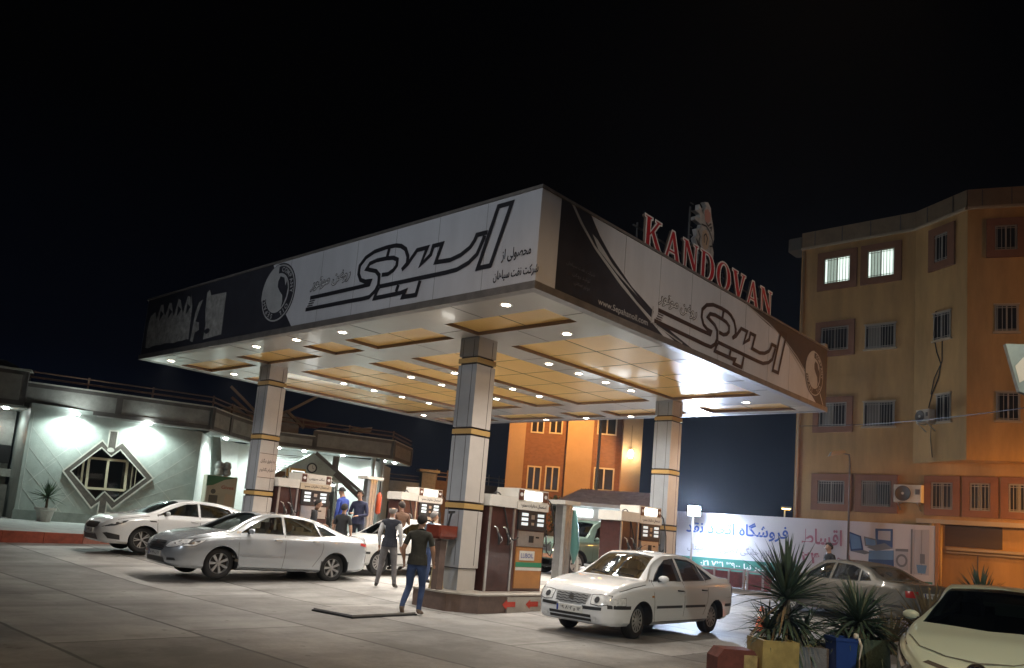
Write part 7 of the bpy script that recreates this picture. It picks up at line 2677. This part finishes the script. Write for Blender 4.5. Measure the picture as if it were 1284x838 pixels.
def person(name_label, loc, rz, H, top, trousers, pose, hair='short', hairc=(0.015, 0.012, 0.010), sleeves='short', vest=None, shoes=(0.03, 0.025, 0.02), head_turn=0.0, build=1.0, group=None, belly=0.0):
    """local frame: faces +y, x to the person's right hand side is +x"""
    t = thing('person', name_label, 'person', loc, rz, group)
    k = H / 1.75
    P = pose
    V, E, Rad, tagv = [], [], [], []
    def add(p, r): V.append(Vector(p) * k); Rad.append((r[0] * k, r[1] * k) if isinstance(r, tuple) else (r * k, r * k)); return len(V) - 1
    hipz, lean = .93, P.get('lean', 0.0)
    def tr(x, y, z):      # lean of the trunk about the hips
        a = lean
        dz = z - hipz
        return (x, y + dz * math.sin(a), hipz + dz * math.cos(a))
    b = build
    pel = add((0, 0, hipz), (.145 * b, .115 * b))
    sp1 = add(tr(0, 0.005 + belly * .5, 1.08), (.150 * b, .115 * b + belly))
    sp2 = add(tr(0, -.005, 1.24), (.150 * b, .108 * b + belly * .3))
    sp3 = add(tr(0, -.01, 1.38), (.135 * b, .095 * b))
    nk0 = add(tr(0, 0, 1.475), (.062, .060))
    hd = P.get('head', (0, 0))
    nk1 = add(tr(hd[0] * .3, .012 + hd[1] * .3, 1.54), (.054, .056))
    h1 = add(tr(hd[0] * .6, .028 + hd[1] * .6, 1.60), (.062, .070))
    h2 = add(tr(hd[0], .022 + hd[1], 1.665), (.074, .092))
    h3 = add(tr(hd[0] * 1.1, .012 + hd[1] * 1.1, 1.715), (.058, .072))
    for a_, b_ in ((pel, sp1), (sp1, sp2), (sp2, sp3), (sp3, nk0), (nk0, nk1), (nk1, h1), (h1, h2), (h2, h3)):
        E.append((a_, b_))
    # nose and ears
    ct, st = math.cos(head_turn), math.sin(head_turn)
    def hp(x, y, z):
        return tr(hd[0] * .85 + x * ct - y * st, .022 + hd[1] * .85 + x * st + y * ct, z)
    bones = [('torso', pel, sp1), ('torso', sp1, sp2), ('torso', sp2, sp3), ('neck', nk0, nk1), ('head', nk1, h1), ('head', h1, h2), ('head', h2, h3)]
    ns = add(hp(0, .108, 1.625), .013); E.append((h1, ns)); bones.append(('head', h1, ns))
    for sx in (1, -1):
        sh = add(tr(.165 * sx * b, -.01, 1.415), (.068, .066)); E.append((sp3, sh)); bones.append(('torso', sp3, sh))
        el, wr_ = P['arm_r' if sx > 0 else 'arm_l']
        elv = tr(*el) if el[2] > hipz - .3 else el
        e_ = add(tr(*el), .045 if sleeves == 'short' else .050); E.append((sh, e_)); bones.append(('upper_arm', sh, e_))
        mid = tuple((a + c) / 2 for a, c in zip(tr(*el), tr(*wr_)))
        m_ = add(mid, .038 if sleeves == 'short' else .043); E.append((e_, m_)); bones.append(('forearm', e_, m_))
        w_ = add(tr(*wr_), .027); E.append((m_, w_)); bones.append(('forearm', m_, w_))
        d = (Vector(tr(*wr_)) - Vector(tr(*el))).normalized()
        side = Vector((0, 1, 0)) - d * d.y
        side = side.normalized() if side.length > .2 else Vector((1, 0, 0))
        palm_n = d.cross(side)
        W_ = Vector(tr(*wr_))
        p1 = add(W_ + d * .055, (.034, .024)); E.append((w_, p1)); bones.append(('hand', w_, p1))
        for q, (so, L) in enumerate(((.027, .070), (.009, .080), (-.009, .074), (-.026, .058))):
            b0 = add(W_ + d * .085 + side * so, .010); E.append((p1, b0))
            b1_ = add(W_ + d * (.085 + L * .5) + side * so * 1.1 + palm_n * .008 * sx, .009); E.append((b0, b1_))
            b2_ = add(W_ + d * (.085 + L * .95) + side * so * 1.05 + palm_n * .028 * sx, .0075); E.append((b1_, b2_))
            bones += [('hand', p1, b0), ('hand', b0, b1_), ('hand', b1_, b2_)]
        t0 = add(W_ + d * .045 + side * .035, .011); E.append((w_, t0))
        t1 = add(W_ + d * .085 + side * .055 + palm_n * .012 * sx, .010); E.append((t0, t1))
        bones += [('hand', w_, t0), ('hand', t0, t1)]
        # legs
        kn, an, toe = P['leg_r' if sx > 0 else 'leg_l']
        h_ = add((.095 * sx * b, 0, .86), .098 * b); E.append((pel, h_)); bones.append(('leg', pel, h_))
        th = add(tuple(a * .5 + c * .5 for a, c in zip((.095 * sx * b, 0, .86), kn)), .083); E.append((h_, th)); bones.append(('leg', h_, th))
        k_ = add(kn, .064); E.append((th, k_)); bones.append(('leg', th, k_))
        cf = add(tuple(a * .55 + c * .45 for a, c in zip(kn, an)), .060); E.append((k_, cf)); bones.append(('leg', k_, cf))
        a_ = add(an, .050); E.append((cf, a_)); bones.append(('leg', cf, a_))
        hl = add((an[0], an[1] - (toe[1] - an[1]) * .22, max(.042, an[2] - .055 + P.get('heel', 0))), .040); E.append((a_, hl)); bones.append(('foot', a_, hl))
        f1 = add(tuple(a * .45 + c * .55 for a, c in zip((an[0], an[1], toe[2] + .035), toe)), (.042, .038)); E.append((a_, f1)); bones.append(('foot', a_, f1))
        f2 = add(toe, (.040, .028)); E.append((f1, f2)); bones.append(('foot', f1, f2))
    me = bpy.data.meshes.new('body')
    me.from_pydata([tuple(v) for v in V], E, [])
    o = bpy.data.objects.new('body', me)
    col.objects.link(o)
    md = o.modifiers.new('skin', 'SKIN')
    md.use_smooth_shade = True
    md.branch_smoothing = .4
    sl = me.skin_vertices[0].data
    for i, r in enumerate(Rad):
        sl[i].radius = r
    sl[0].use_root = True
    ss = o.modifiers.new('sub', 'SUBSURF'); ss.levels = 2; ss.render_levels = 2
    bpy.context.view_layer.update()
    dg = bpy.context.evaluated_depsgraph_get()
    m2 = bpy.data.meshes.new_from_object(o.evaluated_get(dg))
    o.modifiers.clear()
    o.data = m2
    m2.name = 'body'
    ms = [skin, top, trousers, mat('shoe_%d' % int(shoes[0] * 100), shoes, .5), vest or top]
    m2.materials.clear()
    for m in ms: m2.materials.append(m)
    def segd(p, a, b_):
        ab_ = b_ - a
        s = max(0, min(1, (p - a).dot(ab_) / max(1e-9, ab_.length_squared)))
        return (p - (a + ab_ * s)).length, s
    for p in m2.polygons:
        c = p.center
        best = None
        for kd, a, b_ in bones:
            d_, s = segd(c, V[a], V[b_])
            d_ -= .5 * (Rad[a][0] * (1 - s) + Rad[b_][0] * s)
            if best is None or d_ < best[0]: best = (d_, kd, s)
        kd, s = best[1], best[2]
        z = c.z / k
        mi = {'torso': 4, 'neck': 0, 'head': 0, 'hand': 0, 'leg': 2, 'foot': 3}.get(kd, 1)
        if kd == 'torso' and z < .94: mi = 2
        if kd == 'leg' and z > .95: mi = 4
        if kd == 'forearm': mi = 0 if sleeves == 'short' else 1
        if kd == 'upper_arm': mi = 1 if (sleeves != 'short' or s < .72) else 0
        if kd == 'upper_arm' and vest and s < .15: mi = 4
        if kd == 'neck' and s < .25: mi = 1
        p.material_index = mi
        p.use_smooth = True
    o.parent = t
    # shirt hem skirt: short tube round the hips so that the top hangs over the trousers
    q = MB()
    n = 20
    rings = []
    for zz, rx, ry in ((1.06, .150 * b, .120 * b + belly), (.96, .163 * b, .135 * b + belly * .8), (.875, .172 * b, .142 * b + belly * .6)):
        rings.append([Vector((rx * math.cos(2 * math.pi * i / n), ry * math.sin(2 * math.pi * i / n) + (.0 if zz < 1 else lean * .1), zz)) * k for i in range(n)])
    for i in range(2):
        for j in range(n):
            j2 = (j + 1) % n
            q.add([rings[i][j], rings[i][j2], rings[i + 1][j2], rings[i + 1][j]], [(0, 1, 2, 3)])
    if not P.get('tucked'):
        q.build('shirt_hem', vest or top, t, smooth=True)
    # hair / cap
    hc = Vector(hp(0, -.008, 1.652)) * k
    q = MB()
    rows, cols_ = 8, 18
    hm = mat('hair_%d' % int(hairc[0] * 1000), hairc, .8, noise=.4, nscale=40, bump=.5, bscale=90)
    rx, ry, rz_ = .093 * k, .114 * k, .116 * k
    if hair == 'curly': rx, ry, rz_ = .100 * k, .116 * k, .118 * k
    vs_ = [hc + Vector((0, 0, rz_))]
    for i in range(1, rows + 1):
        for j in range(cols_):
            az = 2 * math.pi * j / cols_      # 0 = front
            front = (1 + math.cos(az)) / 2
            maxp = R(128 - 80 * front ** 1.1)
            if hair == 'cap': maxp = R(88)
            ph = maxp * i / rows
            if hair == 'bald': ph = R(62) + (maxp - R(62)) * i / rows if maxp > R(62) else R(62)
            wob = 1 + (.04 * math.sin(j * 5.1 + i * 3.3) if hair == 'curly' else 0)
            x, y, z = rx * math.sin(ph) * math.sin(az) * wob, ry * math.sin(ph) * math.cos(az) * wob, rz_ * math.cos(ph) * wob
            vs_.append(hc + Vector((x * ct - y * st, x * st + y * ct, z)))
    fs_ = []
    if hair != 'bald':
        for j in range(cols_): fs_.append((0, 1 + j, 1 + (j + 1) % cols_))
    for i in range(rows - 1):
        for j in range(cols_):
            a = 1 + i * cols_ + j; b_ = 1 + i * cols_ + (j + 1) % cols_
            fs_.append((a, a + cols_, b_ + cols_, b_))
    q.add(vs_, fs_)
    hobj = q.build('hair' if hair != 'cap' else 'cap', hm, t, smooth=True)
    if hair == 'cap':
        q = MB()
        fr = []
        for sx in (-.06, -.03, .03, .06):
            fr.append(hc + Vector((sx * k * ct - (.09 * k) * st, sx * k * st + .09 * k * ct, .02 * k)))
        for sx, yy in ((.05, .16), (.0, .175), (-.05, .16)):
            fr.append(hc + Vector((sx * k * ct - yy * k * st, sx * k * st + yy * k * ct, .0)))
        q.prism(fr, (0, 0, .008))
        q.build('cap_visor', hm, hobj)
    for sx in (1, -1):      # ears, eyes
        q = MB()
        c = Vector(hp(.079 * sx, -.002, 1.635)) * k
        q.lathe([(0, -.008), (.016, -.004), (.018, .002), (.01, .01), (0, .012)], 8, Matrix.Translation(c) @ Matrix.Rotation(R(90), 4, 'Y') @ Matrix.Diagonal((1.6, .9, 1, 1)))
        q.build('ear', skin, t, smooth=True)
        q = MB()
        c = Vector(hp(.031 * sx, .098, 1.648)) * k
        q.lathe([(0, -.008), (.010, 0), (0, .008)], 8, Matrix.Translation(c) @ Matrix.Rotation(R(90), 4, 'X'))
        q.build('eye', blackp, t, smooth=True)
    q = MB()
    c0, c1 = Vector(hp(-.022, .100, 1.588)) * k, Vector(hp(.022, .100, 1.588)) * k
    q.bar(c0, c1, .008, .006)
    q.build('mouth', mat('lips', (.25, .09, .07), .6), t)
    return t

STAND = dict(arm_r=((.235, -.02, 1.13), (.235, .06, .90)), arm_l=((-.235, -.02, 1.13), (-.235, .06, .90)),
             leg_r=((.12, .01, .49), (.14, -.02, .09), (.16, .15, .035)), leg_l=((-.12, .01, .49), (-.14, -.02, .09), (-.16, .15, .035)))
WALK = dict(arm_r=((.26, .03, 1.13), (.235, .17, .95)), arm_l=((-.27, -.05, 1.13), (-.27, .05, .93)),
            leg_r=((.10, .10, .50), (.10, .02, .095), (.11, .20, .035)), leg_l=((-.11, .02, .49), (-.11, -.28, .17), (-.12, -.14, .05)), lean=.05)
CROSS = dict(arm_r=((.25, .02, 1.12), (.10, .22, 1.14)), arm_l=((-.25, .02, 1.12), (-.08, .22, 1.08)), leg_r=STAND['leg_r'], leg_l=STAND['leg_l'], head=(0, .02))
WIDE = dict(STAND); WIDE.update(leg_r=((.14, .01, .49), (.19, -.02, .09), (.22, .14, .035)), leg_l=((-.14, .01, .49), (-.19, -.02, .09), (-.24, .12, .035)))
FORE = dict(STAND); FORE.update(arm_r=((.24, .05, 1.14), (.18, .27, 1.10)), lean=.10, head=(0, .03))

def at_px(u, d):      # ground point under an image column at depth d (camera fixed at the origin)
    return None
dark_olive = cloth('olive_shirt', (0.030, 0.028, 0.020))
jeans = cloth('blue_jeans', (0.035, 0.06, 0.14))
greyt = cloth('grey_trousers', (0.13, 0.125, 0.13))
whites = cloth('white_shirt', (0.55, 0.56, 0.58))
navyv = cloth('navy_vest', (0.015, 0.018, 0.03))
navyj = cloth('navy_jacket', (0.02, 0.024, 0.06))
bluej = cloth('blue_jacket', (0.03, 0.06, 0.30))
blk = cloth('black_cloth', (0.014, 0.014, 0.016))
brn = cloth('brown_jacket', (0.11, 0.055, 0.03))
camo = cloth('blue_grey_jacket', (0.06, 0.09, 0.13))

def place(x, y, zoff=0.0): return (x, y, gz(x, y) + zoff)
person('man in dark olive t-shirt and blue jeans walking across the slabs, seen from behind', place(-1.45, 14.55), R(-14), 1.76, dark_olive, jeans, WALK, shoes=(.16, .11, .08), build=1.08)
person('balding man in white shirt, navy vest and grey trousers standing with his back turned', place(-2.52, 18.6), R(-5), 1.84, whites, greyt, WIDE, hair='bald', hairc=(.30, .28, .26), sleeves='long', vest=navyv, build=1.04)
person('man in brown jacket standing behind the man in the vest', place(-2.70, 21.6, .12), R(35), 1.80, brn, blk, STAND, sleeves='long', hairc=(.03, .02, .015), build=1.1)
person('grey haired man in blue grey jacket half hidden behind the walking man', place(-1.80, 20.2), R(-60), 1.76, camo, jeans, FORE, hairc=(.22, .20, .19), sleeves='long')
person('dark haired man in black jacket looking sideways behind the silver saloon boot', place(-4.88, 21.0, .1), R(-80), 1.70, blk, blk, FORE, sleeves='long')
person('man in bright blue jacket and dark cap beside the far pump', place(-4.38, 22.3, .36), R(60), 1.80, bluej, blk, FORE, hair='cap', hairc=(.02, .02, .022), sleeves='long')
person('man in plain dark t-shirt with his back turned amid the group of men', place(-4.02, 20.6, .05), R(-10), 1.70, blk, blk, STAND, sleeves='short')
person('curly haired man in navy jacket with crossed arms facing the camera', place(-3.93, 22.2, .30), R(165), 1.82, navyj, navyv, CROSS, hair='curly', sleeves='long', build=1.08)
person('dark dressed person standing behind the open door of the beige saloon', place(8.85, 22.0), R(100), 1.78, blk, blk, STAND, sleeves='long')

# =================================================================== NIGHT HAZE, ADDED FOR A GLOW ROUND THE LAMPS
hz = MB()
hz.box((2, 30, 11), (110, 150, 26))
ho = hz.build('glow_haze', bpy.data.materials.new('glow_haze_air'))
tag(ho, kind='stuff')
hm_ = ho.data.materials[0]
hm_.use_nodes = True
hn = hm_.node_tree
hn.nodes.clear()
out_ = hn.nodes.new('ShaderNodeOutputMaterial')
pv_ = hn.nodes.new('ShaderNodeVolumePrincipled')
pv_.inputs['Color'].default_value = (.85, .92, 1, 1)
pv_.inputs['Density'].default_value = 0.0006
pv_.inputs['Anisotropy'].default_value = 0.72
hn.links.new(pv_.outputs[0], out_.inputs['Volume'])
